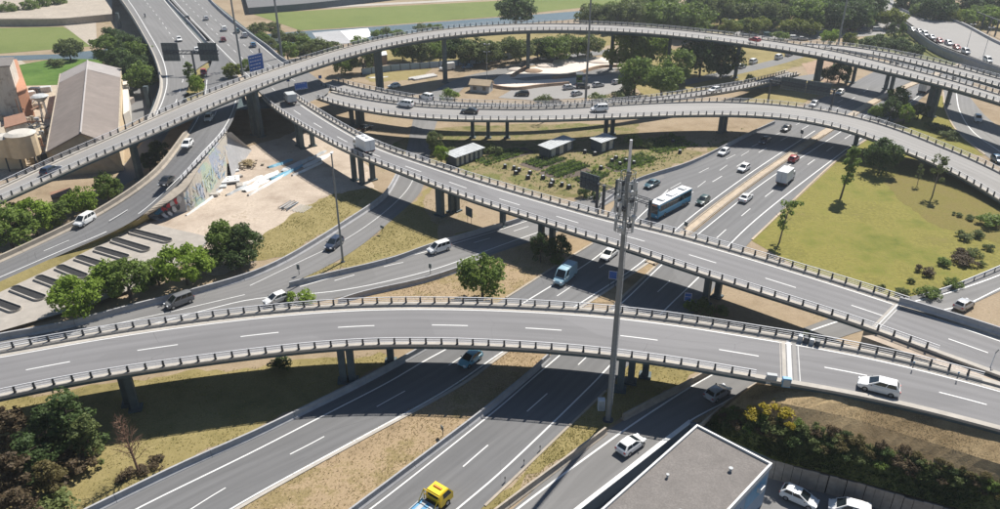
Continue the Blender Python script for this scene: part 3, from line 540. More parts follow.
def band(name, pts, lo, hi, mat, kind='structure'):
    """a vertical-faced wall: pts are (px, py, h_top); lo = foot height"""
    c = smooth(spline(PP(pts), 1.5), 3); t, n = normals(c); mb = MB(); q = []
    mb.loft([[c[i] - n[i] * .25 + [0, 0, hi], c[i] + n[i] * .25 + [0, 0, hi], np.array([*(c[i] + n[i] * .25)[:2], lo]), np.array([*(c[i] - n[i] * .25)[:2], lo])] for i in range(len(c))]); o = build(name, mb, mat); tag(o, kind=kind); return o
barrier('pale concrete parapet on the left edge of the motorway bridge', [(66, -62), (95, -32), (122, 0), (141, 30), (156, 60), (160.5, 82), (157, 98), (148, 118), (134, 136)], h=HB, mat='concrete', wide=1.4, seg=8)
barrier('blue grey double barrier down the middle of the motorway bridge', [(120, -62), (145, -32), (168.5, 0), (190, 22), (206, 40)], h=HB, mat='concrete_grey', wide=1.6, seg=8)
barrier('grey parapet along the right edge of the motorway bridge beside the lamp mast', [(172, -62), (191, -32), (211, 0), (250, 33), (268, 45.5), (283, 58), (296, 64)], h=HB, mat='concrete_grey', wide=1.3, seg=8)
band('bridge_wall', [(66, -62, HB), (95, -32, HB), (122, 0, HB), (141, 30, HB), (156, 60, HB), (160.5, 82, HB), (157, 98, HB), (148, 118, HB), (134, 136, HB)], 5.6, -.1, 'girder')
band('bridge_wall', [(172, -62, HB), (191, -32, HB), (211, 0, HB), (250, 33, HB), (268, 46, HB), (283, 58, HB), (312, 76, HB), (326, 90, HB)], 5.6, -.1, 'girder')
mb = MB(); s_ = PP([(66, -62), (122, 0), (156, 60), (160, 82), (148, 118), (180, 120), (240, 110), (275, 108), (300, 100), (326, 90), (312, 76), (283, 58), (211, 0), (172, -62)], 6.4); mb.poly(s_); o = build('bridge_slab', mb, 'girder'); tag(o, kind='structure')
mb = MB()
for x, y in ((140, 60), (150, 70), (175, 62), (196, 66), (225, 70), (250, 78), (120, 28), (150, 28), (180, 30), (212, 32), (150, 108), (172, 110), (200, 112), (230, 118), (258, 124), (290, 116)): 
    q = P(x, y); mb.box((q[0], q[1], 3.15), (1.2, 1.2, 6.4))
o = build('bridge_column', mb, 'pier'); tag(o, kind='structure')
barrier('pale wall on the outer edge of the road with a white car at the left', [(-80, 288, 1), (0, 255, 1), (63, 226, 1.8), (100.6, 207, 2.6), (151, 172.5, 5), (186, 130, 7.9)], height=1.1, mat='concrete_warm', wide=2.2, seg=8)
# retaining wall with sprayed lettering under the curved road
band('road_side', [(-80, 288, 1), (0, 257, 1), (63, 228, 1.8), (100.6, 209, 2.6), (151, 174.5, 5), (187, 132, 7.9)], -.2, -.05, 'concrete_warm')
rw = thing('retaining_wall', 'tall pale retaining wall with sprayed graffiti below the curved road', 'wall', P(200, 200))
tp = spline([P(183, 191, 4.7), P(200, 167, 6.4), P(215, 147, 7.5), P(227, 132, 8.2)], 1.5); bt = spline([P(187, 212), P(199, 206), P(213, 195), P(227, 181)], 1.5); bt = resample(bt, n=len(tp))
mb = MB(); n = len(tp); t, nn = normals(tp); mb.add(list(bt) + list(tp) + list(tp + nn * .6), [(i, i + 1, n + i + 1, n + i) for i in range(n - 1)] + [(n + i, n + i + 1, 2 * n + i + 1, 2 * n + i) for i in range(n - 1)]); build('wall_face', mb, 'graffiti_wall', rw)
mb = MB(); q = PP([(222, 133.5, 8.3), (231, 132, 8.3), (252, 150, 0), (232, 178, 0)]); mb.add(list(q), [(0, 1, 2, 3)]); build('wing_wall', mb, 'concrete_grey', rw)
mb = MB(); q = [P(147, 217, .6), P(161, 221.5, 0), P(187, 212, 0), P(183, 191, 4.7)]; mb.add(q, [(0, 1, 2, 3)]); build('end_face', mb, 'concrete_grey', rw)
mq = lambda u, v: (q[0] * (1 - v) + q[1] * v) * (1 - u) + (q[3] * (1 - v) + q[2] * v) * u + np.array([0, -.12, .05])
rs = random.Random(5); cols = ['mural_blue', 'mural_red', 'mural_pale', 'mural_dark']
for k in range(15):     # sprayed letters and blots, each its own flat shape
    u, v = .22 + .74 * (k % 8) / 8 + rs.uniform(-.02, .02), (.22 if k < 8 else .62) + rs.uniform(-.05, .05); w, h_ = rs.uniform(.07, .11), rs.uniform(.2, .3); n_ = rs.randint(5, 8); mb = MB()
    mb.add([mq(u + w * math.cos(t) * rs.uniform(.5, 1), v + h_ * math.sin(t) * rs.uniform(.5, 1)) - [0, .02 * k, 0] for t in np.linspace(0, 6.283, n_, endpoint=False)], [tuple(range(n_))]); build('sprayed_shape', mb, (['mural_blue', 'mural_blue', 'mural_red', 'mural_dark', 'mural_red', 'mural_pale', 'mural_red', 'mural_pale'][k % 8] if k < 8 else ['mural_dark', 'mural_pale'][k % 2]), rw)
wq = lambda u, v: (bt[int(u * (n - 1))] * (1 - v) + tp[int(u * (n - 1))] * v)
for k in range(70):     # sprayed strokes of tags along the wall face
    u = .03 + .94 * (k % 35) / 35 + rs.uniform(-.012, .012); v = (.30 if k < 35 else .55) + rs.uniform(-.12, .12); i_ = int(u * (n - 1)); c_ = wq(u, v); up_ = unit(tp[i_] - bt[i_]); sd_ = unit(bt[min(n - 1, i_ + 1)] - bt[max(0, i_ - 1)]); nf = unit(np.cross(sd_, up_)); nf = nf if nf[0] > 0 else -nf; a = rs.choice([1.57, 1.35, 1.8, .2, .8, 2.3]); l = rs.uniform(.35, .8); w = rs.uniform(.07, .13); mb = MB()
    e1 = sd_ * math.cos(a) + up_ * math.sin(a); e2 = -sd_ * math.sin(a) + up_ * math.cos(a); c_ = c_ + nf * (.06 + .003 * k); mb.add([c_ - e1 * l - e2 * w, c_ + e1 * l - e2 * w, c_ + e1 * l * .9 + e2 * w, c_ - e1 * l * .9 + e2 * w], [(0, 1, 2, 3)]); build('sprayed_stroke', mb, rs.choice(['mural_dark', 'mural_pale', 'wall_blue_grey', 'wall_blue_grey', 'concrete_grey', 'mural_pale', 'mural_blue']), rw)
a_ = spline([P(136, 221, 2.5), P(183, 180, 5.5), P(205, 156, 7.0), P(227, 131, 8.0)], 1.5); b_ = spline([P(143, 218.5, 1.8), P(183, 191, 4.75), P(200, 167, 6.45), P(227, 132.5, 8.25)], 1.5); ribbon_obj('coping', resample(a_, n=40), resample(b_, n=40), 'concrete_warm', rw)
pr = [P(181, 181.5, 5.8), P(190, 172, 6.4), P(205, 157, 7.3), P(216, 144, 7.8), P(226, 132.5, 8.3)]; c = spline(pr, 1.); mb = MB()
for z in (.45, .75, 1.05): mb.loft([[q + np.array([a, b * .6, z + b]) for a, b in ((-.04, -.04), (.04, -.04), (.04, .04), (-.04, .04))] for q in c])
gr = build('guard_rail', mb, 'rail_steel', rw); src = None
for k in range(1, len(c) - 1, 2):
    if src is None: mb = MB(); mb.box((0, 0, .55), (.18, .18, 1.1), taper=.8); src = build('post', mb, 'post_dark', gr, local=True); src.location = tuple(c[k] - ORG[rw.name])
    else: share(src, gr, c[k] - ORG[rw.name])
# ground-level barriers
barrier('long grey concrete barrier on the left of the nearest carriageway', [(-130, 613), (20, 540), (80, 511), (184, 461), (255, 430), (314, 401.5), (355, 381.5), (397, 359.5), (425, 344)], wide=1.25, seg=10)
barrier('grey concrete barrier between the dry median and the middle carriageway', [(190, 620), (310, 538), (348, 510), (433, 446.5), (484, 408), (515, 382.5), (532, 368.5), (549, 353)], wide=1.1, seg=8)
barrier('low worn wall beside the grassy wedge at the foot of the telecom mast', [(450, 543), (500, 505), (566, 456.5), (606, 427)], mat='concrete_warm', wide=1.2, seg=8)
barrier('concrete barrier in the shade right of the telecom mast', [(623, 414), (655, 397), (687, 381), (712, 367), (755, 343)], mat='concrete_warm', wide=1.1, seg=6)
barrier('long pale wall between the row of leafy trees and the slip road', [(-60, 346), (0, 333), (63, 322), (126, 305.5), (176, 293), (250, 272), (283, 257.5), (343, 221.5), (383, 194), (394, 178), (402, 162)], mat='concrete_grey', wide=1.5, seg=8, height=1.1)
barrier('dark wall with a blunt nose where the two slip roads join', [(289, 282), (330, 272), (393, 257), (426, 245), (500, 223), (515, 219.5), (535, 211)], mat='concrete_grey', wide=1.2, seg=8)
barrier('grey wall between the slip road and the grass with the round tree', [(338, 299), (358, 292), (426, 277), (464, 264.5), (482, 258)], mat='concrete_grey', wide=1.2, seg=8)
barrier('grey wall along the allotments on the far side of the motorway', [(600, 203), (636, 179), (692, 160.5), (751, 131.5), (775, 121)], mat='concrete_grey', wide=1.0, seg=8)
barrier('dark barrier between the embankment bushes and the exit ramp', [(700, 424), (722, 405), (752, 385), (770, 374)], mat='concrete_warm', wide=.9, seg=6)
barrier('low parapet of the parking road in the upper right corner', [(868, 0), (905, 22), (940, 46), (985, 62), (1030, 78)], h=3, mat='concrete_grey', wide=1., seg=10)
barrier('parapet on the far side of the parking road in the upper right corner', [(886, 0), (918, 14), (945, 17), (1000, 42), (1060, 68)], h=3, mat='concrete_grey', wide=1., seg=10)
# deck rail of the metal crash barrier round the lawn
def armco(label, pts, h=0., ht=.75):
    c = smooth(spline(PP(pts, h), 1.), 3); o = thing('crash_barrier', label, 'barrier', c[len(c) // 2]); mb = MB(); mb.loft([[q + np.array([0, 0, ht + b]) + n * a for a, b in ((0, -.16), (.05, -.08), (0, 0), (.05, .08), (0, .16), (.10, .16), (.10, -.16))] for q, n in zip(c, normals(c)[1])]); build('rail', mb, 'rail_steel', o); src = None
    for k in range(1, len(c), 3):
        if src is None: mb = MB(); mb.box((0, 0, .4), (.12, .12, .8)); src = build('post', mb, 'post_dark', o, local=True); src.location = tuple(c[k] - c[len(c) // 2])
        else: share(src, o, c[k] - c[len(c) // 2])
armco('steel crash barrier round the corner of the lawn beside the silver hatchback', [(922, 299), (945, 292), (985, 276), (1010, 265), (1060, 240)])

# ------------------------------------------------------------------ right-hand embankment down to the sunken car park
rows = [[(756, 384, 4.9), (808, 389, 6.6), (876, 403, 6.6), (939, 418, 6.6), (1000, 434, 6.6), (1150, 477, 6.6)],
        [(738, 397, 2.4), (775, 402, 5.5), (850, 418, 5.6), (926, 441, 5.2), (1000, 464, 5.2), (1150, 510, 5.2)],
        [(708, 421, .1), (750, 432.6, 2.4), (825, 454, 2.8), (901, 474, 2.5), (1000, 499, 2.5), (1150, 545, 2.5)],
        [(697, 424, .0), (774, 459.5, .8), (813, 469.5, .8), (857, 481, .8), (1000, 520, .8), (1100, 549, .8)]]
rr = [resample(spline(PP(r), 1.), n=60) for r in rows]
rr.append(rr[1] * .42 + rr[2] * .58)
for nm, a, b, m_ in (('embankment', 0, 1, 'slope_brown'), ('embankment', 1, 4, 'slope_brown'), ('embankment', 4, 2, 'slope_green'), ('embankment', 2, 3, 'slope_green')):
    mb = MB(); n = 60; mid = (rr[a] + rr[b]) / 2 + np.random.normal(0, .03, (60, 3)); mb.add(list(rr[a]) + list(mid) + list(rr[b]), [(i, i + 1, n + i + 1, n + i) for i in range(n - 1)] + [(n + i, n + i + 1, 2 * n + i + 1, 2 * n + i) for i in range(n - 1)]); mb.f = [f[::-1] for f in mb.f]; o = build(nm, mb, m_); tag(o, kind='structure')
bw = thing('board_wall', 'weathered retaining wall of upright boards behind the parked white cars', 'wall', P(840, 495, -2)); c = spline(PP([(768, 458, .8), (813, 470, .8), (857, 481.5, .8), (927, 502, .8), (1000, 521, .8), (1060, 538, .8)]), .25); c = resample(c, .95); src = []
for k in range(len(c) - 1):
    a = math.atan2(*(c[k + 1] - c[k])[[1, 0]]); mb = MB(); hh = 2.75 + random.uniform(-.12, .1)
    if len(src) < 5: mb.box((0, 0, hh / 2), (.90, .14 + .05 * random.random(), hh)); s_ = build('board', mb, 'board_wood', bw, local=True); src.append(s_); s_.location = tuple((c[k] + c[k + 1]) / 2 - [0, 0, 2.8] - ORG[bw.name]); s_.rotation_euler = (0, 0, a)
    else: share(random.choice(src), bw, (c[k] + c[k + 1]) / 2 - [0, 0, 2.8 - random.uniform(-.06, .06)] - ORG[bw.name] + np.append(np.random.normal(0, .03, 2), 0), a)
# wall holding the ramp above the car park, its shade put into the dark colour
cw = thing('retaining_wall', 'white-topped retaining wall between the exit ramp and the flat roof', 'wall', P(640, 465)); c = spline([P(540, 540), P(577, 510), P(640, 461), P(690.5, 421.5)], 1.); mb = sweep(c, [(-.2, -2), (.2, -2), (.2, .05), (-.2, .05)]); build('wall_face', mb, 'wall_dark', cw); build('coping', sweep(c, [(-.26, .05), (.26, .05), (.26, .16), (-.26, .16)]), 'paint_white', cw)
mb = sweep(PP([(690.5, 422), (700, 424), (735, 442), (774, 459)], .3), [(-.15, -2.3), (.15, -2.3), (.15, 0), (-.15, 0)]); build('end_wall', mb, 'wall_dark', cw)

# ------------------------------------------------------------------ flat-roofed building at the bottom right
hb = 4.; c0, c1, c2 = P(697, 424, hb), P(772.6, 463, hb), P(612, 499, hb); u = unit(c2 - c0); v = unit(c1 - c0); Lw = np.linalg.norm(c1 - c0); Ll = 30.
fb_ = thing('flat_roof_building', 'flat gravel-roofed building with white roof edge at the bottom right', 'building', (c0 + u * Ll / 2 + v * Lw / 2) * [1, 1, 0] + [0, 0, -2])
pt = lambda a, b, z: c0 + u * a + v * b + [0, 0, z - hb]
mb = MB(); mb.add([pt(0, 0, 3.75), pt(Ll, 0, 3.75), pt(Ll, Lw, 3.75), pt(0, Lw, 3.75)], [(0, 1, 2, 3)]); build('roof', mb, 'gravel_roof', fb_)
for a, b, s_ in ((4, 6.5, .3), (9.5, 2.2, .22), (13, 6, .4)): mb = MB(); q = pt(a, b, 3.76); mb.tube(q, q + [0, 0, .35], s_ * .5, n=10); mb.tube(q + [0, 0, .35], q + [0, 0, .45], s_ * .8, n=10); build('roof_vent', mb, 'tarp_grey', fb_)
mb = MB(); e = .22
for a0, a1, b0, b1 in ((0, Ll, 0, e), (0, Ll, Lw - e, Lw), (0, e, e, Lw - e), (Ll - e, Ll, e, Lw - e)): mb.add([pt(a, b, z) for z in (3.3, 4.) for a, b in ((a0, b0), (a1, b0), (a1, b1), (a0, b1))], [(4, 5, 6, 7), (0, 1, 5, 4), (1, 2, 6, 5), (2, 3, 7, 6), (3, 0, 4, 7)])
build('roof_edge', mb, 'paint_white', fb_)
mb = MB(); i = .12; mb.add([pt(a, b, z) for z in (-2, 3.7) for a, b in ((i, i), (Ll - i, i), (Ll - i, Lw - i), (i, Lw - i))], [(0, 1, 5, 4), (1, 2, 6, 5), (2, 3, 7, 6), (3, 0, 4, 7)]); build('wall', mb, 'wall_blue_grey', fb_)
for a in (6., 10, 14): 
    mb = MB(); mb.add([pt(a, Lw - .1, .2), pt(a + 2, Lw - .1, .2), pt(a + 2, Lw - .1, 1.8), pt(a, Lw - .1, 1.8)], [(0, 1, 2, 3)]); build('window', mb, 'glass', fb_)
mb = MB(); q = pt(2.2, Lw + .12, 1.9); mb.box(q, (.9, .5, .6), math.atan2(u[1], u[0])); build('wall_box', mb, 'paint_white', fb_); mb = MB(); mb.add([pt(.6, Lw - .1, .6), pt(5.2, Lw - .1, .6), pt(5.2, Lw - .1, 2.6), pt(.6, Lw - .1, 2.6)], [(0, 1, 2, 3)]); build('wall_panel', mb, 'bed_blue', fb_)
#PART3
# ------------------------------------------------------------------ trees, shrubs, tufts
def leaf_cloud(rs, centres, radii, per, size, flat=.0):
    nC = len(centres); n = nC * per; cen = np.repeat(centres, per, 0); rad = np.repeat(radii, per)
    d = rs.normal(size=(n, 3)); d /= np.linalg.norm(d, axis=1)[:, None]; r = rs.uniform(.25, 1, n) ** .5
    p = cen + d * (rad * r)[:, None] * [1, 1, .8]
    nr = d * .7 + rs.normal(size=(n, 3)) * .6 + [0, 0, .35]; nr /= np.linalg.norm(nr, axis=1)[:, None]
    a = np.cross(nr, rs.normal(size=(n, 3))); a /= np.linalg.norm(a, axis=1)[:, None] + 1e-9; b = np.cross(nr, a)
    s = size * rs.uniform(.6, 1.35, n)[:, None]; a *= s; b *= s * rs.uniform(.45, .9, n)[:, None]
    v = np.stack([p - a, p - b * .9, p + a, p + b * 1.1], 1).reshape(-1, 3); f = np.arange(n * 4).reshape(-1, 4)
    return v, f
def cloud_mesh(name, v, f):
    me = bpy.data.meshes.new(name); me.from_pydata(v.tolist(), [], f.tolist()); me.materials.append(M['leaf_green']); me.update(); return me
def crown(kind, seed):
    rs = np.random.RandomState(seed)
    if kind == 'round':   # height 8
        nb = 44; th = rs.uniform(0, 2 * math.pi, nb); ph = np.arccos(rs.uniform(-.9, 1, nb)); rr = rs.uniform(.45, 1., nb) ** .6
        c = np.stack([np.sin(ph) * np.cos(th) * 3.1 * rr, np.sin(ph) * np.sin(th) * 3.1 * rr, 4.1 + np.cos(ph) * 3.0 * rr], 1); c += rs.normal(0, .25, c.shape)
        return leaf_cloud(rs, c, rs.uniform(.7, 1.3, nb), 85, .23)
    if kind == 'broad':
        nb = 50; th = rs.uniform(0, 2 * math.pi, nb); ph = np.arccos(rs.uniform(-.8, 1, nb)); rr = rs.uniform(.4, 1., nb) ** .6
        c = np.stack([np.sin(ph) * np.cos(th) * 4.3 * rr, np.sin(ph) * np.sin(th) * 4.0 * rr, 4.0 + np.cos(ph) * 3.0 * rr], 1); c += rs.normal(0, .35, c.shape)
        return leaf_cloud(rs, c, rs.uniform(.9, 1.6, nb), 80, .29)
    if kind == 'poplar':  # height 12
        nb = 30; z = rs.uniform(3.0, 11.2, nb); w = 1.35 * np.sin(np.clip((z - 2.2) / 9.6, 0, 1) * math.pi) ** .7; th = rs.uniform(0, 6.28, nb)
        c = np.stack([np.cos(th) * w * rs.uniform(.2, 1, nb) + (z - 3) * .1, np.sin(th) * w * rs.uniform(.2, 1, nb), z], 1)
        return leaf_cloud(rs, c, rs.uniform(.45, .9, nb), 70, .2)
    if kind == 'bush':    # height 2
        nb = 16; th = rs.uniform(0, 6.28, nb); r = rs.uniform(0, 1.0, nb) ** .6
        c = np.stack([np.cos(th) * r * 1.05, np.sin(th) * r * 1.05, .45 + rs.uniform(0, 1.15, nb) * (1.05 - r * .7)], 1)
        return leaf_cloud(rs, c, rs.uniform(.3, .55, nb), 60, .11)
    if kind == 'sparse':  # height 7
        nb = 16; z = rs.uniform(2.4, 6.8, nb); th = rs.uniform(0, 6.28, nb); w = rs.uniform(.2, 1.3, nb)
        c = np.stack([np.cos(th) * w + (z - 2) * .12, np.sin(th) * w, z], 1); return leaf_cloud(rs, c, rs.uniform(.35, .65, nb), 38, .17)
    if kind == 'conifer': # height 8
        nb = 46; z = rs.uniform(.8, 7.6, nb); w = (1 - z / 8.4) * 2.5 + .3; th = rs.uniform(0, 6.28, nb)
        c = np.stack([np.cos(th) * w * rs.uniform(.3, 1.05, nb), np.sin(th) * w * rs.uniform(.3, 1.05, nb), z], 1); c += rs.normal(0, .2, c.shape)
        return leaf_cloud(rs, c, rs.uniform(.4, .85, nb), 62, .18)
def trunk_mb(kind, seed):
    rs = np.random.RandomState(seed + 50); mb = MB()
    def limb(p, d, L, r, depth, k=3):
        q = p.copy(); 
        for i in range(3):
            d = unit(d + rs.normal(0, .13, 3) + [0, 0, .05]); q2 = q + d * L / 3; mb.tube(q, q2, r * (1 - i * .2), r * (.8 - i * .2), 6 if r > .08 else 4); q = q2
        if depth: 
            for j in range(k): limb(q - d * L * rs.uniform(0, .5), unit(d + rs.normal(0, .6, 3)), L * rs.uniform(.5, .8), r * .42, depth - 1, k)
    z = np.zeros(3)
    if kind in ('round', 'broad'):
        mb.tube((0, 0, -.2), (.05, .05, 2.4), .26, .19, 8)
        for i in range(6): t = i * 1.05; limb(np.array([.05, .05, 1.9 + .1 * i]), unit([math.cos(t), math.sin(t), 1.1]), 2.0, .12, 1)
    elif kind == 'poplar':
        mb.tube((0, 0, -.2), (.3, 0, 4), .2, .15, 7); mb.tube((.3, 0, 4), (.9, 0, 10.5), .15, .03, 6)
        for i in range(12): t = i * 2.4; zz = 3 + i * .6; limb(np.array([.1 * (zz - 1), 0, zz]), unit([math.cos(t), math.sin(t), 1.6]), 1.4, .05, 1, 2)
    elif kind == 'sparse':
        mb.tube((0, 0, -.2), (.2, .05, 3), .13, .09, 6); mb.tube((.2, .05, 3), (.7, .1, 6.3), .09, .02, 5)
        for i in range(12): t = i * 2.4; zz = 2 + i * .36; limb(np.array([.1 * (zz - 1), 0, zz]), unit([math.cos(t), math.sin(t), 1.]), 1.4, .04, 1, 2)
    elif kind == 'conifer':
        mb.tube((0, 0, -.2), (0, 0, 7.5), .22, .04, 7)
        for i in range(16): t = i * 2.4; zz = 1 + i * .4; limb(np.array([0, 0, zz]), unit([math.cos(t), math.sin(t), .15]), 2.2 * (1 - zz / 9), .05, 0)
    elif kind == 'bush':
        for i in range(7): t = i * .9; limb(z, unit([math.cos(t) * .6, math.sin(t) * .6, 1]), 1.1, .035, 0)
    elif kind == 'dead':
        mb.tube((0, 0, -.2), (-.25, .1, 2.6), .2, .15, 7); mb.tube((-.25, .1, 2.6), (-.9, .3, 7.6), .15, .03, 6)
        for i in range(44): t = i * 2.4; zz = 2.0 + i * .125; limb(np.array([-.25 - .13 * (zz - 2.6), .1 + .04 * (zz - 2.6), zz]), unit([math.cos(t), math.sin(t), .8]), 2.3 * (1.15 - zz / 9), .055, 1, 5)
    return mb
CR, TR = {}, {}
HT = dict(round=8., broad=8., poplar=12., bush=2., sparse=7., conifer=8., dead=7.8)
def tree_mesh(kind, k):
    if (kind, k) not in CR:
        CR[kind, k] = cloud_mesh('crown', *crown(kind, 11 * k + len(kind))) if kind != 'dead' else None
        t = trunk_mb(kind, k); me = bpy.data.meshes.new('trunk'); me.from_pydata(t.v, [], t.f); me.materials.append(M['bark_red' if kind == 'dead' else 'bark_grey' if kind == 'sparse' else 'bark']); me.update(); TR[kind, k] = me
    return CR[kind, k], TR[kind, k]
TC = 0
ORD = 'first second third fourth fifth sixth seventh eighth ninth tenth eleventh twelfth thirteenth fourteenth fifteenth sixteenth seventeenth eighteenth nineteenth twentieth twenty-first twenty-second'.split()
def ordered(lst, pat):      # one label per tree of a row, told by its place from the left
    r = {}
    for k, q in enumerate(sorted(lst)): r[q] = pat % (ORD[k] if k < len(lst) - 1 else 'last')
    return r
def tree(kind, px, py, H_, leafm, label, group=None, wide=1., h0=0., at='mid', name=None):
    """px,py = pixel of the middle of the tree (at='mid') or of its foot (at='foot'); H_ = height in metres"""
    global TC; TC += 1; k = (TC * 7) % 4; c, t = tree_mesh(kind, k); hm = H_ * (.55 if at == 'mid' else 0)
    p = P(px, py, h0 + hm); p[2] = h0; sc = H_ / HT[kind]
    o = thing(name or {'bush': 'shrub', 'poplar': 'poplar_tree', 'conifer': 'conifer_tree', 'dead': 'dead_tree', 'sparse': 'young_tree'}.get(kind, 'leafy_tree'), label, 'shrub' if kind == 'bush' else 'tree', p, random.uniform(0, 6.28) if kind not in ('dead', 'poplar') else 0, group)
    o.scale = (sc * wide, sc * wide, sc)
    a = link(bpy.data.objects.new('trunk' if kind != 'bush' else 'stem', t), o)
    if c is not None:
        b = link(bpy.data.objects.new('crown' if kind != 'bush' else 'foliage', c), o); b.material_slots[0].link = 'OBJECT'; b.material_slots[0].material = M[leafm]
    return o
G_, B_, DK, OL = 'leaf_green', 'leaf_bright', 'leaf_dark', 'leaf_olive'
# row beside the slip road (left middle)
g = 'leafy trees in a row behind the long pale wall'
tree('round', 74, 292, 7.8, B_, 'leafy tree at the left end of the row, next to the black planting troughs', g, 1.15)
tree('round', 106, 279, 6.4, B_, 'second leafy tree from the left in the row behind the pale wall', g, 1.1)
tree('round', 125, 276, 7.6, G_, 'third leafy tree from the left in the row, darker than its neighbours', g, 1.1)
tree('round', 156, 270, 5.2, G_, 'low leafy tree in the middle of the row behind the pale wall', g, 1.2)
tree('broad', 183, 263, 7.4, B_, 'wide leafy tree with its trunk showing behind the dark hatchback', g, 1.0)
tree('round', 209, 258, 4.6, G_, 'small dark green tree in the row, right of the wide one', g, 1.2)
tree('round', 224, 238, 8.4, G_, 'left one of two tall trees where the row meets the dirt lot', g, 1.0)
tree('round', 241, 239, 7.6, DK, 'right one of two tall trees where the row meets the dirt lot', g, 1.0)
tree('round', 238, 253, 5.4, DK, 'low dark tree at the right end of the row by the grass verge', g, 1.3)
# trees below the high viaduct at the left
g = 'trees left of the curved road with the white car'
for x, y, H_, m_, w_, l in ((6, 226, 9, G_, 1.1, 'large tree cut by the left edge of the picture below the high viaduct'), (30, 214, 8, B_, 1.1, 'second big tree from the left edge below the high viaduct'), (56, 212, 5.5, G_, 1.15, 'small rounded tree between the larger ones left of the white car'),
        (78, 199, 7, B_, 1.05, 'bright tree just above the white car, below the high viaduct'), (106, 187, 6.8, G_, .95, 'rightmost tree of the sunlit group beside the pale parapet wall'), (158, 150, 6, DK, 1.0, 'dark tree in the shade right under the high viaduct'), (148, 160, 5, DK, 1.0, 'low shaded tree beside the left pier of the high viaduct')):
    tree('round', x, y, H_, m_, l, g, w_)
tree('poplar', 187, 74, 8.5, G_, 'slender green tree growing in the gore of the motorway bridge', 'trees growing in the bridge gore', 1.3, 7)
tree('round', 196, 84, 6, B_, 'shorter leafy tree in the gore of the motorway bridge', 'trees growing in the bridge gore', .8, 7)
tree('round', 231, 70, 5.5, 'leaf_lime', 'yellow green bush-like tree left of the blue direction sign', 'trees growing in the bridge gore', 1.1, 7); tree('round', 246, 65, 4.5, G_, 'small tree right behind the blue direction sign', 'trees growing in the bridge gore', 1., 7)
# middle
tree('round', 482, 272, 9.2, G_, 'full round tree on the dry grass behind the nearest viaduct', None, .92)
tree('bush', 299, 294, 2.8, B_, 'bright green shrub beside the white van near the nearest viaduct rail', None, 1.3)
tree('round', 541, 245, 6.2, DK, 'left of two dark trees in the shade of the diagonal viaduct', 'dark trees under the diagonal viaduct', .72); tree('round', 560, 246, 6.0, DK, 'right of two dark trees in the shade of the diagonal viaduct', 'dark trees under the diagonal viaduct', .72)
tree('bush', 556, 258, 2, G_, 'small shrub at the foot of the dark trees under the diagonal viaduct', None, 1.1)
tree('bush', 712, 304, 3.4, OL, 'olive shrub at the foot of the right piers of the diagonal viaduct', None, 1.2); tree('bush', 690, 302, 2.6, G_, 'upright shrub beside the small blue sign under the diagonal viaduct', None, .8)
tree('bush', 808, 334, 1.6, OL, 'low shrub behind the rail where the two near viaducts meet', None, 1.3, 3.5)
# lawn
tree('poplar', 840.5, 198, 12, G_, 'tall slender tree on the lawn beside the motorway', None, 1.1, at='foot'); tree('sparse', 779, 243, 9, G_, 'lanky tree on the corner of the lawn, left of the tall one', None, 1.0, at='foot')
tree('broad', 884, 153, 8.5, DK, 'dense dark tree beside the low viaduct at the top of the lawn', None, .8)
tree('sparse', 917, 186, 5, OL, 'thin young tree on the brown part of the lawn, left of a taller one', None, .8, at='foot'); tree('sparse', 932, 197, 9, OL, 'thin leaning tree near the low viaduct on the brown part of the lawn', None, .9, at='foot')
g = 'shrubs dotted over the lawn'
for x, y, H_, m_, w_, l in ((925, 268, 1.9, 'leaf_brown', 1.4, 'reddish brown shrub on the lawn above the green ones'), (911, 279, 1.3, OL, .9, 'tiny thin shrub on the lawn left of the crash barrier'), (903, 290, 1.6, OL, 1.3, 'olive shrub by the rail of the diagonal viaduct'), (929, 290, 2, G_, 1.6, 'largest green shrub near the crash barrier corner'),
        (882, 286, 1.1, OL, 1.2, 'small shrub pressed to the viaduct rail at the lawn edge'), (945, 260, 1.9, G_, 1.4, 'green shrub in the lower right lawn, left of a brown one'), (966, 258, 2, 'leaf_brown', 1.8, 'wide brownish shrub in the lower right lawn'), (955, 281, 1.9, G_, 1.3, 'green shrub against the inside of the crash barrier'),
        (964, 233, 1.9, OL, 1.5, 'left shrub of the close pair on the right side of the lawn'), (979, 232, 2, OL, 1.3, 'right shrub of the close pair on the right side of the lawn'), (961, 250, 1.9, 'leaf_brown', 1.4, 'brown shrub below the close pair on the lawn'), (975, 251, 1.8, OL, 1.4, 'olive shrub right of the brown one on the lawn'), (957.5, 213, 1.2, OL, 1.3, 'dark little shrub high on the brown turf'), (971, 216, 1.4, OL, 1.4, 'shrub right of the dark little one on the brown turf'),
        (995, 218, 3.2, G_, 1.5, 'big shrub cut by the right edge of the picture'), (990, 246, 1.5, OL, 1.2, 'shrub at the right edge of the lawn below the big one'), (982, 262, 1.3, OL, 1.1, 'small shrub at the right edge above the crash barrier')): tree('bush', x, y, H_, m_, l, g, w_)
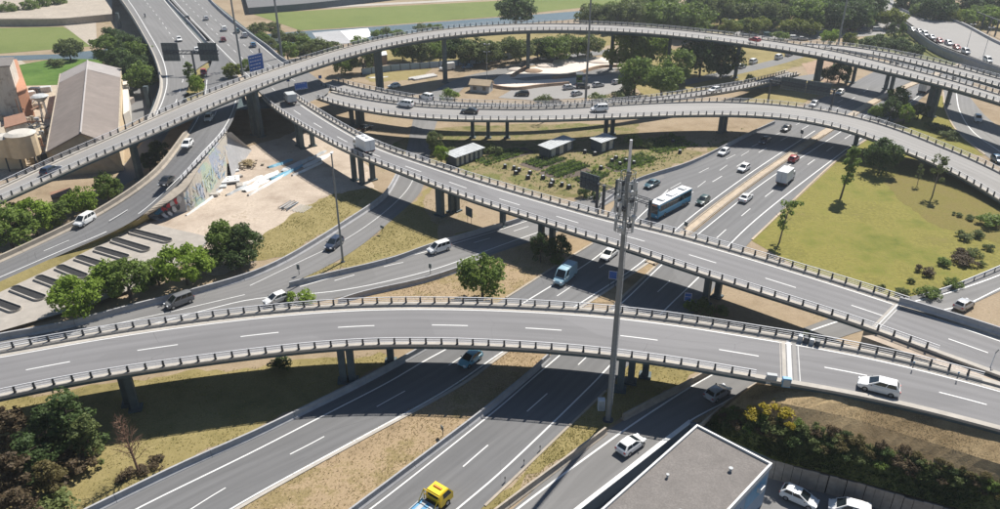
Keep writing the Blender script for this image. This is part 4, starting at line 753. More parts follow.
# allotments and between the viaducts
g = 'trees and shrubs round the allotments'
for kd, x, y, H_, m_, w_, l in (('round', 434, 140, 6, OL, .9, 'olive tree at the left end of the allotments'), ('round', 441, 153, 5, B_, .8, 'bright green tree next to the rail left of the long shed'), ('bush', 452, 150, 3, OL, 1.2, 'grey green shrub behind the long shed'), ('bush', 494, 146, 3.5, OL, 1.2, 'olive shrub in the viaduct shade right of the long shed'),
        ('bush', 633, 137, 4, G_, 1.1, 'tall shrub behind the telecom mast top'), ('bush', 646, 141, 2.6, OL, 1.2, 'olive shrub in the allotment right of the mast top'), ('bush', 585, 190, 3, DK, .8, 'dark narrow shrub behind the sign gantry panel'), ('bush', 595, 193, 2.6, DK, .8, 'second dark narrow shrub behind the sign gantry panel')): tree(kd, x, y, H_, m_, l, g, w_)
# upper right thicket and trees under the high viaducts
g = 'trees in the wedge below the high viaducts at the right'
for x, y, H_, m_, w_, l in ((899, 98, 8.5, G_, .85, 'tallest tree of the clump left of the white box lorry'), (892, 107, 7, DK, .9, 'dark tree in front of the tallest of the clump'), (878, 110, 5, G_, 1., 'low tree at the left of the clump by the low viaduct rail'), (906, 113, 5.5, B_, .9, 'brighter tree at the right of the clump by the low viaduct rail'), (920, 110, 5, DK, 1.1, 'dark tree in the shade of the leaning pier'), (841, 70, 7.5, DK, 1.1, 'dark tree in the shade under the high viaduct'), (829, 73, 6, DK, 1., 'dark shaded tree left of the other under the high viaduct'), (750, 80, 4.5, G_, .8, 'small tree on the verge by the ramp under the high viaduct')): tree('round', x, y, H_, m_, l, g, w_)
for x, y, l in ((945, 127, 'grey green shrub on the wedge of grass left of the side road'), (934, 124, 'flat shrub left of the grey green one on the wedge of grass'), (951, 133, 'lowest shrub on the wedge of grass by the side road')): tree('bush', x, y, 2.6, OL, l, g, 1.6)
# parkland behind: individual trees with their own places
g = 'trees around the sand lot and car park'
for kd, x, y, H_, m_, w_, l in (('broad', 628, 50, 14, 'leaf_lime', .95, 'big light green tree at the right end of the sand lot'), ('broad', 651, 44, 14, G_, .95, 'dark round tree right of the big light green one'), ('round', 636, 72, 12.5, G_, 1., 'tree in front of the big light green one by the car park'), ('round', 663, 76, 12.5, G_, 1.05, 'round tree at the right of the car park behind the ramp'), ('round', 681, 64, 12, G_, .95, 'bushy tree between the round one and the dark pair'),
        ('broad', 702, 54, 14, DK, .9, 'left tree of the dark pair under the high viaduct'), ('broad', 723, 56, 12.5, DK, .9, 'right tree of the dark pair under the high viaduct'), ('bush', 626, 91, 4.5, OL, 1.4, 'wide olive shrub by the ramp rail below the car park'), ('bush', 598, 95, 4, OL, 1.5, 'brownish olive hedge by the lamp mast foot'), ('bush', 545, 97, 4, OL, 1.2, 'olive shrub by the ramp rail right of the dark car'), ('bush', 555, 100, 2.8, 'leaf_brown', 1.3, 'brown shrub beside the olive one by the ramp rail'),
        ('bush', 449, 92, 4.5, G_, 1.1, 'pointed green shrub by the ramp rail right of the white van')): tree(kd, x, y, H_, m_, l, g, w_)
g = 'trees behind the fence beyond the high viaduct'
rs = random.Random(3)
FB = ((344, 62), (362, 57), (372, 52), (402, 48), (412, 47), (421, 50), (430, 46), (440, 49), (450, 45), (460, 48), (469, 52), (478, 47), (489, 51), (499, 49), (509, 45), (520, 48), (538, 47), (548, 45), (557, 47), (567, 43), (578, 46), (590, 44))
lb = {**ordered([q for q in FB if q[0] < 392], '%s tree from the left in the group left of the white-roofed hut'), **ordered([q for q in FB if 392 < q[0] < 449], '%s tree from the left between the hut and the left tall pier'), **ordered([q for q in FB if 449 < q[0] < 528], '%s tree from the left between the two tall piers beyond the fence'), **ordered([q for q in FB if q[0] > 528], '%s tree from the left in the group right of the tall pier by the sand')}
for i, (x, y) in enumerate(FB):
    tree('round' if i % 3 else 'broad', x, y, rs.uniform(7, 10), rs.choice([G_, OL, DK, OL, G_]), lb[x, y], g, rs.uniform(.9, 1.2))
g = 'trees on the river bank by the motorway bridge'
RB = ((258, 30), (262, 37), (270, 44), (278, 34), (287, 39), (298, 37), (305, 43), (287, 50), (299, 51), (311, 48), (320, 48), (273, 27), (332, 47))
lb = {**ordered([q for q in RB if q[1] < 42], '%s bush-like tree from the left along the river side of the bank'), **ordered([q for q in RB if q[1] >= 42], '%s bush-like tree from the left along the viaduct side of the bank')}
for i, (x, y) in enumerate(RB):
    tree('round', x, y, rs.uniform(5, 8), rs.choice([OL, OL, G_]), lb[x, y], g, rs.uniform(1.1, 1.4))
SB = ((358, 39), (376, 31), (386, 29), (398, 31), (421, 26), (434, 25))
lb = ordered(SB, '%s shrub from the left on the river edge by the weir')
for i, (x, y) in enumerate(SB): tree('bush', x, y, rs.uniform(3.5, 5), rs.choice([OL, G_]), lb[x, y], 'shrubs beside the weir', 1.3)
g = 'dark trees left of the motorway bridge'
DB_ = ((107, 48), (113, 38), (120, 52), (127, 60), (134, 68), (118, 62), (141, 75), (128, 46), (146, 66), (138, 54))
lb = ordered(DB_, '%s tree from the left in the dark clump between long roof and bridge')
for i, (x, y) in enumerate(DB_): tree('round', x, y, rs.uniform(9, 12), DK if i % 3 else G_, lb[x, y], g, rs.uniform(.9, 1.1))
tree('broad', 68, 48, 8, OL, 'single wide tree on the river bank left of the dark clump', None, 1.1); tree('bush', 54, 60, 4, OL, 'low shrub on the river edge left of the single wide tree', None, 1.4)
for x, y, l in ((30, 6, 'small tree on the far quay road near the top left corner'), (43, 3, 'round tree on the far quay at the top left'), (8, 8, 'tree in the top left corner above the quay wall'), (58, 1, 'tree on the far quay just left of the motorway bridge')): tree('round', x, y, 8, G_, l, 'trees on the far quay', 1.2)
# far belt along the top right
tree('broad', 516, 8, 14, 'leaf_dark', 'large dark lone tree at the top of the picture beyond the high viaduct', None, 1.1)
for lab, m_, lst in (('olive tree from the left in the far belt', OL, [(592, 15), (604, 12), (614, 16), (622, 10), (632, 15), (641, 9), (650, 14), (660, 9), (668, 16), (678, 11), (700, 7), (710, 14), (722, 8), (733, 12), (744, 6), (753, 13), (765, 7), (774, 12), (783, 5)]),
                     ('dark green tree from the left in the far belt', DK, [(690, 17), (660, 2), (704, 1), (735, 2), (798, 9), (811, 12), (836, 13), (845, 7), (826, 6), (856, 12), (866, 5), (780, 0), (761, 0), (820, -1), (850, 0)])):
    lb = {**ordered([q for q in lst if q[0] < 690], '%s ' + lab + ' on its left half'), **ordered([q for q in lst if q[0] >= 690], '%s ' + lab + ' on its right half')}
    for x, y in lst: tree('broad', x, y, rs.uniform(10, 15), m_ if rs.random() > .45 else G_, lb[x, y], 'far belt of trees', rs.uniform(.9, 1.2))
SB = ((730, 27), (742, 26), (752, 25), (760, 23), (772, 22), (787, 26), (800, 25), (811, 26), (828, 23), (851, 24))
lb = ordered(SB, '%s rounded street tree from the left beside the far parked cars')
for i, (x, y) in enumerate(SB): tree('round', x, y, rs.uniform(6, 8), rs.choice(['leaf_lime', B_, G_]), lb[x, y], 'street trees beyond the high viaduct', 1.35)
tree('bush', 780, 33, 5, G_, 'shrub between the parked cars behind the rail of the high viaduct', None, 1.3); tree('broad', 830, 36, 7, B_, 'bright bush-like tree left of the lamp mast behind the viaduct', None, .9); tree('broad', 850, 39, 6, 'leaf_lime', 'yellow green bush-like tree right of the lamp mast behind the viaduct', None, .9)
g = 'trees along the upper right street'
for kd, x, y, H_, m_, w_, l in (('broad', 893, 17, 9, 'leaf_lime', 1.2, 'broad flat-topped light green tree on the corner of the upper right street'), ('round', 864, 20, 8, G_, 1.2, 'tree left of the flat-topped one at the upper right street'), ('round', 876, 18, 7, B_, 1.2, 'tree between its taller neighbours left of the flat-topped one'), ('conifer', 892, 31, 8, DK, 1.1, 'dark ragged tree below the flat-topped one'), ('conifer', 903, 31, 8, G_, 1.1, 'ragged green tree by the row of parked cars'), ('broad', 938, 9, 13, DK, 1., 'large dark tree at the bend of the upper right street'), ('round', 923, 10, 10, G_, 1.2, 'green tree left of the large dark one at the bend'), ('round', 952, 17, 8, 'leaf_lime', 1.2, 'light green tree right of the large dark one'), ('round', 955, 15, 4.5, 'leaf_rust', 1., 'small orange leaved tree right of the large dark one'),
        ('round', 966, 16, 8, B_, 1.3, 'light green tree left of the row of dark poles'), ('broad', 981, 12, 9, G_, 1.2, 'green tree behind the dark poles in the upper right corner'), ('broad', 996, 16, 9, B_, 1.2, 'light tree in the upper right corner behind the dark poles'), ('broad', 910, 2, 11, DK, 1.2, 'dark tree at the very top left of the street bend'), ('broad', 965, 2, 12, DK, 1.3, 'dark tree at the top edge near the right corner'), ('broad', 992, 1, 12, DK, 1.3, 'dark tree at the top right corner of the picture'), ('broad', 930, -2, 12, OL, 1.2, 'olive tree at the top edge above the street bend')): tree(kd, x, y, H_, m_, l, g, w_)
for x, y, l in ((868, 44, 'dark tree at the left of the shaded bank below the upper right street'), (879, 41, 'second dark tree on the shaded bank below the upper right street'), (890, 44, 'third dark tree on the shaded bank below the upper right street'), (902, 46, 'fourth dark tree on the shaded bank below the upper right street'), (915, 51, 'low dark tree at the right of the shaded bank below the street wall')): tree('round', x, y, 6.5, DK, l, 'trees on the shaded bank', 1.3)
# bottom left thicket and the dead tree
g = 'conifers in the bottom left corner'
for kd, x, y, H_, m_, w_, l in (('conifer', 68, 419, 8.6, DK, 1.21, 'dark conifer reaching up to the near viaduct rail'), ('conifer', 86, 436, 6.0, 'leaf_olive', 1.26, 'smaller olive conifer right of the dark one'), ('conifer', 44, 428, 6.5, DK, 1.26, 'dark conifer behind the thicket left of the tallest one'), ('conifer', 14, 428, 6.8, 'leaf_brown', 1.26, 'browning conifer at the left edge of the picture'), ('conifer', 30, 456, 6.5, 'leaf_dark', 1.37, 'broad dark conifer in the middle of the bottom left thicket'), ('conifer', 10, 474, 6.5, 'leaf_brown', 1.37, 'brown bare-looking conifer at the left edge near the bottom'), ('conifer', 48, 478, 5.2, 'leaf_scrub', 1.37, 'olive green conifer at the right edge of the thicket'), ('conifer', 16, 505, 5.7, 'leaf_brown', 1.37, 'brown conifer in the bottom left corner'), ('bush', 42, 505, 3.1, OL, 1.58, 'olive shrub at the bottom edge beside the thicket'), ('bush', 70, 462, 2.9, 'leaf_brown', 1.47, 'brown shrub at the right foot of the thicket')): tree(kd, x, y, H_, m_, l, g, w_)
tree('bush', 150, 462, 1.2, 'leaf_brown', 'dead brown twigs put in for the shadow patch right of the bare dead tree', 'dead brushwood', 2.2); tree('bush', 127, 472, 1.1, 'leaf_brown', 'dead brown twigs put in for the shadow patch left of the bare dead tree', 'dead brushwood', 2.0)  # low brown twigs that also stand in for the dead tree's shadow patch
tree('bush', 279, 361, 2.0, 'leaf_dark', 'dark shrub in the sun strip just below the near viaduct edge', None, 1.3)
tree('dead', 139.5, 474, 8., None, 'bare dead tree leaning on the dry slope left of the nearest carriageway', None, .8, at='foot')
# embankment shrubs
g = 'shrubs along the embankment above the car park'; k = 0
for row, (f0, hh) in enumerate(((.40, .95), (.56, 1.15), (.73, 1.25), (.91, 1.15))):
    for i in range(18):
        u = .035 + i * .041 + rs.uniform(-.012, .012) + row * .008; j = int(u * 59); hh_ = hh * (.75 if i > 11 else 1)
        q = rr[1][j] * (1 - f0) + rr[2][j] * f0; c, t = tree_mesh('bush', k % 4)
        k += 1; H_ = hh_ * rs.uniform(.7, 1.25); m_ = rs.choice([OL, DK, 'leaf_brown', OL, G_, 'leaf_scrub', 'leaf_scrub'])
        o = thing('shrub', '%s shrub from the left in the %s row of the embankment belt' % (ORD[i], ('top', 'second', 'third', 'lowest')[row]), 'shrub', q - [0, 0, .25], rs.uniform(0, 6), g); o.scale = (H_ / 2 * 1.25,) * 2 + (H_ / 2,)
        link(bpy.data.objects.new('stem', t), o); b = link(bpy.data.objects.new('foliage', c), o); b.material_slots[0].link = 'OBJECT'; b.material_slots[0].material = M[m_]
for x, y, H_, w_, l in ((776, 407, 1.7, 1.7, 'large bright yellow flowering shrub at the top of the embankment'), (754, 410, 1.3, 1.8, 'small yellow flowering shrub left of the large yellow one'), (790, 424, 1.0, 1.0, 'little yellow sprig below the large yellow flowering shrub')): tree('bush', x, y, H_, 'leaf_yellow', l, 'yellow flowering shrubs', w_, 4.6 if x > 770 else 3.6)

# tufts of grass: what nobody could count
def in_poly(pts, n, rs):
    pts = np.array(pts)[:, :2]; lo, hi = pts.min(0), pts.max(0); out = []
    while len(out) < n:
        q = lo + rs.rand(n, 2) * (hi - lo); x, y = q[:, 0], q[:, 1]; ins = np.zeros(n, bool); j = len(pts) - 1
        for i in range(len(pts)):
            xi, yi, xj, yj = *pts[i], *pts[j]; cr = ((yi > y) != (yj > y)) & (x < (xj - xi) * (y - yi) / (yj - yi + 1e-12) + xi); ins ^= cr; j = i
        out += list(q[ins])
    return np.array(out[:n])
def tufts(name, px, n, mat, size=.16, h=0., pts3=None, seed=0):
    rs = np.random.RandomState(seed); 
    if pts3 is None: q = in_poly(PP(px, h), n, rs); q = np.column_stack([q, np.full(n, h + .02)])
    else: q = pts3
    n = len(q)
    # clump the tufts
    nz = np.sin(q[:, 0] * .31 + 1.7 * np.sin(q[:, 1] * .23)) * np.sin(q[:, 1] * .37 + 1.3 * np.sin(q[:, 0] * .19)) + rs.normal(0, .9, n); q = q[nz > -.1]; n = len(q)
    vs, fs = [], []
    a = rs.uniform(0, 6.28, (n, 3)); s = size * rs.uniform(.5, 1.5, n)
    for k in range(3):
        d = np.stack([np.cos(a[:, k]), np.sin(a[:, k]), np.zeros(n)], 1); e = np.stack([-d[:, 1], d[:, 0], d[:, 2]], 1)
        p0 = q + d * (s * .3)[:, None] - e * (s * .45)[:, None]; p1 = q + d * (s * .3)[:, None] + e * (s * .45)[:, None]; p2 = q + d * (s * 1.1)[:, None] + np.stack([0 * s, 0 * s, s * rs.uniform(.5, 1.1, n)], 1)
        vs.append(np.stack([p0, p1, p2], 1))
    v = np.concatenate(vs, 1).reshape(-1, 3); me = bpy.data.meshes.new(name); me.from_pydata(v.tolist(), [], np.arange(len(v)).reshape(-1, 3).tolist()); me.materials.append(M[mat]); me.update()
    o = link(bpy.data.objects.new(name, me)); tag(o, kind='stuff'); return o
tufts('grass_tufts', [(225, 515), (300, 470), (380, 426), (466, 378), (500, 352), (548, 352), (526, 382), (430, 447), (335, 516)], 6000, 'straw', .10, seed=1)
tufts('grass_tufts', [(0, 400), (135, 380), (380, 352), (398, 358), (255, 428), (78, 512), (0, 512)], 8000, 'straw_green', .10, seed=2)
tufts('grass_tufts', [(500, 494), (586, 411), (606, 392), (630, 363), (690, 356), (686, 380), (630, 411), (606, 426), (566, 455), (480, 520)], 4500, 'straw_green', .10, seed=3)
tufts('grass_tufts', [(345, 300), (464, 266), (545, 240), (563, 263), (506, 298), (380, 306)], 5000, 'straw', .11, seed=4)
tufts('grass_tufts', [(292, 282), (393, 255), (430, 240), (470, 200), (424, 200), (392, 222), (348, 256)], 4500, 'straw_green', .11, seed=5)
tufts('grass_tufts', [(752, 241), (842, 157), (880, 132), (960, 150), (1010, 205), (1005, 265), (930, 296), (900, 298)], 2500, 'straw_green', .07, seed=6)
tufts('grass_tufts', [(246, 262), (262, 236), (330, 195), (372, 188), (343, 221), (284, 256)], 4000, 'straw_green', .13, seed=7)
tufts('garden_plants', [(440, 168), (480, 150), (640, 150), (745, 128), (692, 158), (638, 176), (598, 192), (566, 196)], 1200, 'leaf_olive', .3, seed=8)
tufts('garden_plants', [(520, 170), (560, 158), (640, 150), (690, 150), (640, 172), (598, 188), (560, 190)], 900, 'leaf_bright', .3, seed=9)
rs2 = np.random.RandomState(12); N_ = 9000; j = rs2.uniform(0, 58.9, N_); f0 = rs2.uniform(0, 1, N_); ji = j.astype(int); jf = (j - ji)[:, None]
L_ = lambda r: r[ji] * (1 - jf) + r[ji + 1] * jf
tufts('embankment_grass', None, 0, 'straw', .05, pts3=L_(rr[0]) * (1 - f0)[:, None] + L_(rr[1]) * f0[:, None] + [0, 0, .02], seed=13)
f1 = .5 + .5 * f0
tufts('ground_cover', None, 0, 'leaf_olive', .2, pts3=L_(rr[1]) * (1 - f1)[:, None] + L_(rr[2]) * f1[:, None] + [0, 0, .02], seed=14)
tufts('ground_cover', None, 0, 'leaf_dark', .2, pts3=L_(rr[2]) * (1 - f0)[:, None] + L_(rr[3]) * f0[:, None] + [0, 0, .02], seed=15)

gp = []; rs3 = np.random.RandomState(44)
for (x0, y0), (x1, y1), nr in (((480, 163), (520, 150), 5), ((530, 165), (556, 156), 6), ((548, 174), (580, 163), 6), ((580, 182), (600, 172), 5), ((612, 168), (648, 156), 6), ((650, 150), (690, 142), 6), ((640, 146), (676, 136), 5)):
    a, b = P(x0, y0), P(x1, y1); d = unit(b - a); nn = np.array([-d[1], d[0], 0]); L = np.linalg.norm(b - a)
    for r in range(nr): gp.append(a + d * rs3.uniform(0, L, 190)[:, None] + nn * ((r - nr / 2) * .95 + rs3.normal(0, .16, 190))[:, None] + [0, 0, .08])
tufts('planted_rows', None, 0, 'leaf_green', .42, pts3=np.concatenate(gp[::2]), seed=45); tufts('planted_rows', None, 0, 'leaf_dark', .4, pts3=np.concatenate(gp[1::2]), seed=46)
# ------------------------------------------------------------------ vehicles (local: +Y forward)
KIND = dict(hatch=dict(L=4.05, W=1.76, H=1.48, belt=.93, hood=.94, cb=(-1.96, 1.12), ct=(-1.42, .08)), sedan=dict(L=4.5, W=1.8, H=1.44, belt=.92, hood=.88, cb=(-1.72, 1.1), ct=(-.95, .1)),
            suv=dict(L=4.5, W=1.86, H=1.66, belt=1.05, hood=1.05, cb=(-2.16, 1.2), ct=(-1.72, .12)), mpv=dict(L=4.4, W=1.82, H=1.82, belt=1.05, hood=1.08, cb=(-2.12, 1.5), ct=(-1.92, .5)),
            van=dict(L=5.6, W=2.0, H=2.45, belt=1.25, hood=1.25, cb=(-2.72, 2.0), ct=(-2.66, 1.1)))
PROTO = {}
def lerp(a, b, t): return np.array(a) * (1 - t) + np.array(b) * t
def vehicle_proto(kind, o):
    k = KIND[kind]; L, W, H_ = k['L'] / 2, k['W'] / 2, k['H']; bl, hd = k['belt'], k['hood']; y0, y1 = k['cb']; t0, t1 = k['ct']
    def ring(y, w, zb, zt): return [(w * .86, y, zb), (w, y, zb + .12), (w * 1.0, y, zb + (zt - zb) * .6), (w * .95, y, zt - .05), (w * .80, y, zt), (-w * .80, y, zt), (-w * .95, y, zt - .05), (-w * 1.0, y, zb + (zt - zb) * .6), (-w, y, zb + .12), (-w * .86, y, zb)]
    mb = MB(); mb.loft([ring(-L, W * .84, .38, bl * .82), ring(-L + .10, W * .96, .27, bl * .97), ring(-L + .45, W, .22, bl), ring(0, W, .2, bl), ring(y1 - .1, W, .2, bl), ring(L - .75, W * .97, .22, hd * .90), ring(L - .40, W * .92, .24, hd * .82), ring(L - .16, W * .82, .27, hd * .72), ring(L - .03, W * .66, .30, hd * .62), ring(L, W * .5, .38, hd * .55)])
    b0 = [(-W * .92, y0, bl - .02), (W * .92, y0, bl - .02), (W * .92, y1, bl - .02), (-W * .92, y1, bl - .02)]; wt = W * (.88 if kind == 'van' else .73); b1 = [(-wt, t0, H_ - .05), (wt, t0, H_ - .05), (wt, t1, H_ - .05), (-wt, t1, H_ - .05)]
    b2 = [(-wt * .85, t0 + .15, H_), (wt * .85, t0 + .15, H_), (wt * .85, t1 - .15, H_), (-wt * .85, t1 - .15, H_)]; mb.loft([b0, b1, b2]); bd = build('body', mb, 'car_paint', o, local=True, smooth_=True); bd.data.set_sharp_from_angle(angle=R(38))
    def pane(nm, q, u0, u1, v0, v1, m_='glass', out=.015):   # q: bottom a,b ; top b',a'
        a, b, c, d = map(np.array, q); f = lambda u, v: (a * (1 - u) + b * u) * (1 - v) + (d * (1 - u) + c * u) * v; n = unit(np.cross(b - a, d - a)); mb = MB(); mb.add([f(u, v) + n * out for u, v in ((u0, v0), (u1, v0), (u1, v1), (u0, v1))], [(0, 1, 2, 3)]); return build(nm, mb, m_, o, local=True)
    pane('windscreen', (b0[2], b0[3], b1[3], b1[2]), .07, .93, .08, .95)
    if kind != 'van': pane('rear_window', (b0[0], b0[1], b1[1], b1[0]), .1, .9, .25, .93)
    for q in ((b0[1], b0[2], b1[2], b1[1]), (b0[3], b0[0], b1[0], b1[3])):
        fl = q[0] is b0[3]; rg = [(.08, .44), (.48, .90)] if kind != 'van' else [(.74, .93)]
        if kind == 'mpv': rg = [(.05, .30), (.34, .62), (.66, .93)]
        for a, b in rg: pane('side_window', q, 1 - b if fl else a, 1 - a if fl else b, .22, .90)
    src = None
    for sx in (-1, 1):
        for y in (L * .62, -L * .60):
            if src is None:
                mb = MB(); mb.tube((-.1, 0, 0), (.1, 0, 0), .33, n=14); src = build('wheel', mb, 'tyre', o, local=True); mb = MB(); mb.tube((-.105, 0, 0), (.105, 0, 0), .20, n=10); r_ = build('rim', mb, 'rim', src, local=True); w_ = src
            else: w_ = share(src, o); share(r_, w_)
            w_.location = (sx * (W - .09), y, .33)
        mb = MB(); mb.box((sx * W * .62, L - .09, hd * .66), (.36, .16, .14)); build('headlight', mb, 'lamp_clear', o, local=True)
        mb = MB(); mb.box((sx * W * .76, -L + .05, bl * .82), (.26, .12, .17)); build('tail_light', mb, 'lamp_red', o, local=True)
        mb = MB(); mb.box((sx * (W + .07), y1 - .35, bl + .07), (.16, .12, .13)); build('wing_mirror', mb, 'trim_black', o, local=True)
    mb = MB(); mb.box((0, L - .02, .42), (.9, .06, .18)); build('grille', mb, 'trim_black', o, local=True)
    mb = MB(); mb.box((0, -L + .02, .50), (.5, .05, .11)); build('number_plate', mb, 'paint_white', o, local=True)
CATS = dict(hatch='car', sedan='car', suv='car', mpv='car', van='van'); NMS = dict(hatch='hatchback', sedan='sedan_car', suv='estate_car', mpv='people_carrier', van='panel_van')
CC = dict(white=(.80, .80, .79), silver=(.42, .43, .45), grey=(.16, .165, .175), black=(.015, .016, .018), navy=(.02, .035, .07), blue=(.02, .11, .22), skyblue=(.13, .38, .52), paleblue=(.32, .50, .60), red=(.36, .015, .02), green=(.02, .06, .055), teal=(.03, .10, .13), wine=(.18, .02, .03))
def car(kind, col, px, py, d, label, h=0., group=None):
    p = P(px, py, h + .75); p[2] = h + .085; a = heading(px, py, d[0], d[1], h) - math.pi / 2
    if kind not in PROTO: o = thing(NMS[kind], label, CATS[kind], p, a, group); vehicle_proto(kind, o); PROTO[kind] = o
    else: o = copy_tree(PROTO[kind]); o['label'] = label; o.location = tuple(p); o.rotation_euler = (0, 0, a)
    if group: o['group'] = group
    elif 'group' in o: del o['group']
    for c in o.children: c.color = (*CC[col], 1)
    return o
g = 'cars on the motorway carriageways'; dn = (-8, 5.2); up = (8, -6.5)
for a in (('hatch', 'skyblue', 470, 358, (-8, 6), 'pale blue car coming out from under the nearest viaduct', 0), ('hatch', 'white', 631, 443.5, (6, -4.2), 'white hatchback on the exit ramp beside the flat-roofed building', 0), ('hatch', 'silver', 718, 391.5, (6, -3.6), 'grey hatchback in the shade of the nearest viaduct by the embankment', 0),
          ('van', 'paleblue', 565, 276, (-8, 7), 'pale blue panel van crossing into the viaduct shade', 0), ('sedan', 'white', 609, 253.5, (-8, 6.4), 'white car with dark windscreen half under the diagonal viaduct', 0), ('sedan', 'teal', 652, 183.5, (-8, 4), 'dark teal car in the far lane just ahead of the bus', 0), ('hatch', 'green', 703, 200, (-8, 6), 'dark hatchback beside the bus, next to the central strip', 0), ('hatch', 'white', 724, 151.5, (-8, 4.6), 'white car in the far lane near the allotment corner', 0), ('hatch', 'white', 744, 167.5, (-8, 5), 'white car in the middle lanes above the dark hatchback', 0),
          ('sedan', 'white', 746, 197, up, 'white car on the lanes right of the central strip', 0), ('sedan', 'navy', 765, 140, (-8, 5), 'dark car in the shade of the low viaduct, motorway side', 0), ('hatch', 'black', 786, 128, (-8, 5), 'black car emerging right beneath the low viaduct', 0), ('hatch', 'red', 794, 158, up, 'red car on the motorway below the low viaduct', 0), ('hatch', 'white', 840, 92, (-8, 4.5), 'white car beside the overhead sign frame under the high viaducts', 0), ('hatch', 'silver', 814, 103.5, (-8, 5), 'silver car behind the low viaduct rail near the sign frame', 0), ('hatch', 'silver', 908, 98, up, 'silver car half hidden by trees behind the white box lorry', 0)): car(*a[:4], a[4], a[5], a[6], g)
g = 'cars on the slip roads and viaducts'
for a in (('suv', 'white', 879, 385.5, (-8, -2), 'white estate car on the nearest viaduct at the right', 7), ('mpv', 'grey', 179, 300.5, (-8, 3), 'dark grey people carrier on the slip road in front of the tree row', 0.06), ('mpv', 'white', 439, 247.5, (-8, 2.6), 'white minibus on the slip road under the diagonal viaduct', 0.06), ('suv', 'navy', 334, 243, (-8, 6.4), 'dark estate car on the slip road beside the tall lamp mast', 0.06), ('hatch', 'white', 276, 298, (-8, 3), 'white car cut off by the near viaduct rail and a green shrub', 0.06),
          ('suv', 'navy', 51, 170, (9, -4.6), 'dark blue estate car on the high viaduct at the left', 8.5), ('mpv', 'white', 84.5, 220, (-9, 5.2), 'white estate car on the curved road at the left', 2.1), ('sedan', 'black', 166, 180.5, (-8, 6.4), 'black car beside the post rail of the curved road', 5.4), ('hatch', 'white', 187, 143.5, (-6, 6), 'white car in the high viaduct shade on the curved road', 7.6), ('hatch', 'white', 208.5, 117.5, (-4, 7), 'white car just clear of the high viaduct on the curved road', 8), ('hatch', 'red', 203.5, 72, (2, 9), 'pink red car in the left lanes below the dark sign boards', 8), ('hatch', 'white', 179, 39, (5, 8), 'white car on the left half of the motorway bridge', 8), ('hatch', 'white', 197, 50, (5, 8), 'white car partly behind the right dark sign board', 8),
          ('hatch', 'black', 187, 17.5, (-6, -8), 'black car hugging the middle barrier of the motorway bridge', 8), ('hatch', 'silver', 206, 18, (-6, -8), 'silver car farthest up the right half of the motorway bridge', 8), ('suv', 'white', 224, 28.5, (-6, -8), 'white car leading on the right half of the motorway bridge', 8), ('hatch', 'teal', 237, 30.5, (-6, -8), 'teal car between two pale cars on the motorway bridge', 8), ('suv', 'silver', 244.5, 35, (-6, -8), 'pale silver car next to the right parapet of the motorway bridge', 8), ('hatch', 'wine', 223, 39, (-6, -8), 'wine red car in the middle of the right half of the motorway bridge', 8), ('hatch', 'blue', 253, 44.5, (-6, -8), 'blue car nearest to the blue direction sign on the bridge', 8),
          ('mpv', 'white', 405.5, 104, (-8, -1), 'white van on the low viaduct, nearer of the two white vans', 7), ('mpv', 'white', 426.5, 97, (-8, -2), 'white van on the narrow ramp behind the low viaduct', 6.5), ('sedan', 'black', 469.5, 110.5, (-8, -.3), 'black car on the low viaduct right of the white vans', 6.9), ('mpv', 'white', 599.5, 108.5, (-8, .4), 'white car on the low viaduct under the lamp mast', 6.8), ('hatch', 'white', 714.5, 89.5, (-8, 1.6), 'white car on the ramp climbing away behind the low viaduct', 4.6), ('hatch', 'red', 754.5, 39.5, (-8, -1.6), 'red car on the high viaduct at the upper right', 12.6),
          ('hatch', 'silver', 964.5, 303.5, (7, -4), 'silver hatchback on the curving ramp at the right edge of the lawn', 0.06), ('suv', 'white', 978, 118.5, (2, 7), 'white car in a viaduct shadow on the side road at the right', 0.06), ('hatch', 'blue', 998, 159, (7, 5), 'blue car cut by the right edge beside the low viaduct', 0.06), ('hatch', 'black', 366, 127, (8, -3), 'dark car in the shade below the low viaduct', 0.06)): car(*a[:4], a[4], a[5], a[6], g)
g = 'parked cars'
for a in (('hatch', 'white', 799.5, 496, (8, 3.4), 'white car parked in front of the board wall', -2), ('mpv', 'white', 850, 509.5, (-8, -2.2), 'white van roof cut by the bottom edge of the picture', -2),
          ('suv', 'black', 522, 93.5, (-8, 0), 'dark car parked alone in front of the sand lot', 0), ('hatch', 'silver', 569, 87, (8, -1), 'silver car at the left end of the sand lot car park', 0), ('suv', 'black', 583, 86, (8, 0), 'black car next to the green cabin in the car park', 0), ('hatch', 'silver', 598.5, 84.5, (8, -1), 'silver car in the middle of the sand lot car park', 0), ('hatch', 'silver', 617.5, 81.5, (8, -2), 'silver car at the right end of the sand lot car park', 0), ('hatch', 'silver', 577, 93, (8, -2), 'silver car in the front row of the sand lot car park', 0), ('hatch', 'blue', 467, 66.5, (-8, 1), 'blue car parked along the fence left of the sand lot', 0), ('van', 'white', 447, 68, (-8, 1), 'white van parked along the fence left of the sand lot', 0), ('hatch', 'white', 394, 85.5, (-8, 1), 'white car with dark front behind the ramp rail', 0),
          ('hatch', 'silver', 732, 67, (8, -2), 'silver car at the left of the row by the ramp under the high viaduct', 0), ('hatch', 'white', 742, 66, (8, -3), 'white car second in the row by the ramp under the high viaduct', 0), ('mpv', 'white', 753.5, 61.5, (8, -3), 'white car third in the row by the ramp under the high viaduct', 0), ('mpv', 'white', 779, 57, (8, -3), 'white car near the upper end of the row by the ramp', 0), ('hatch', 'silver', 789, 54, (8, -3), 'silver car right below the high viaduct edge at the end of the row', 0)): car(*a[:4], a[4], a[5], a[6], g)
g = 'parked cars behind the rail of the high viaduct'
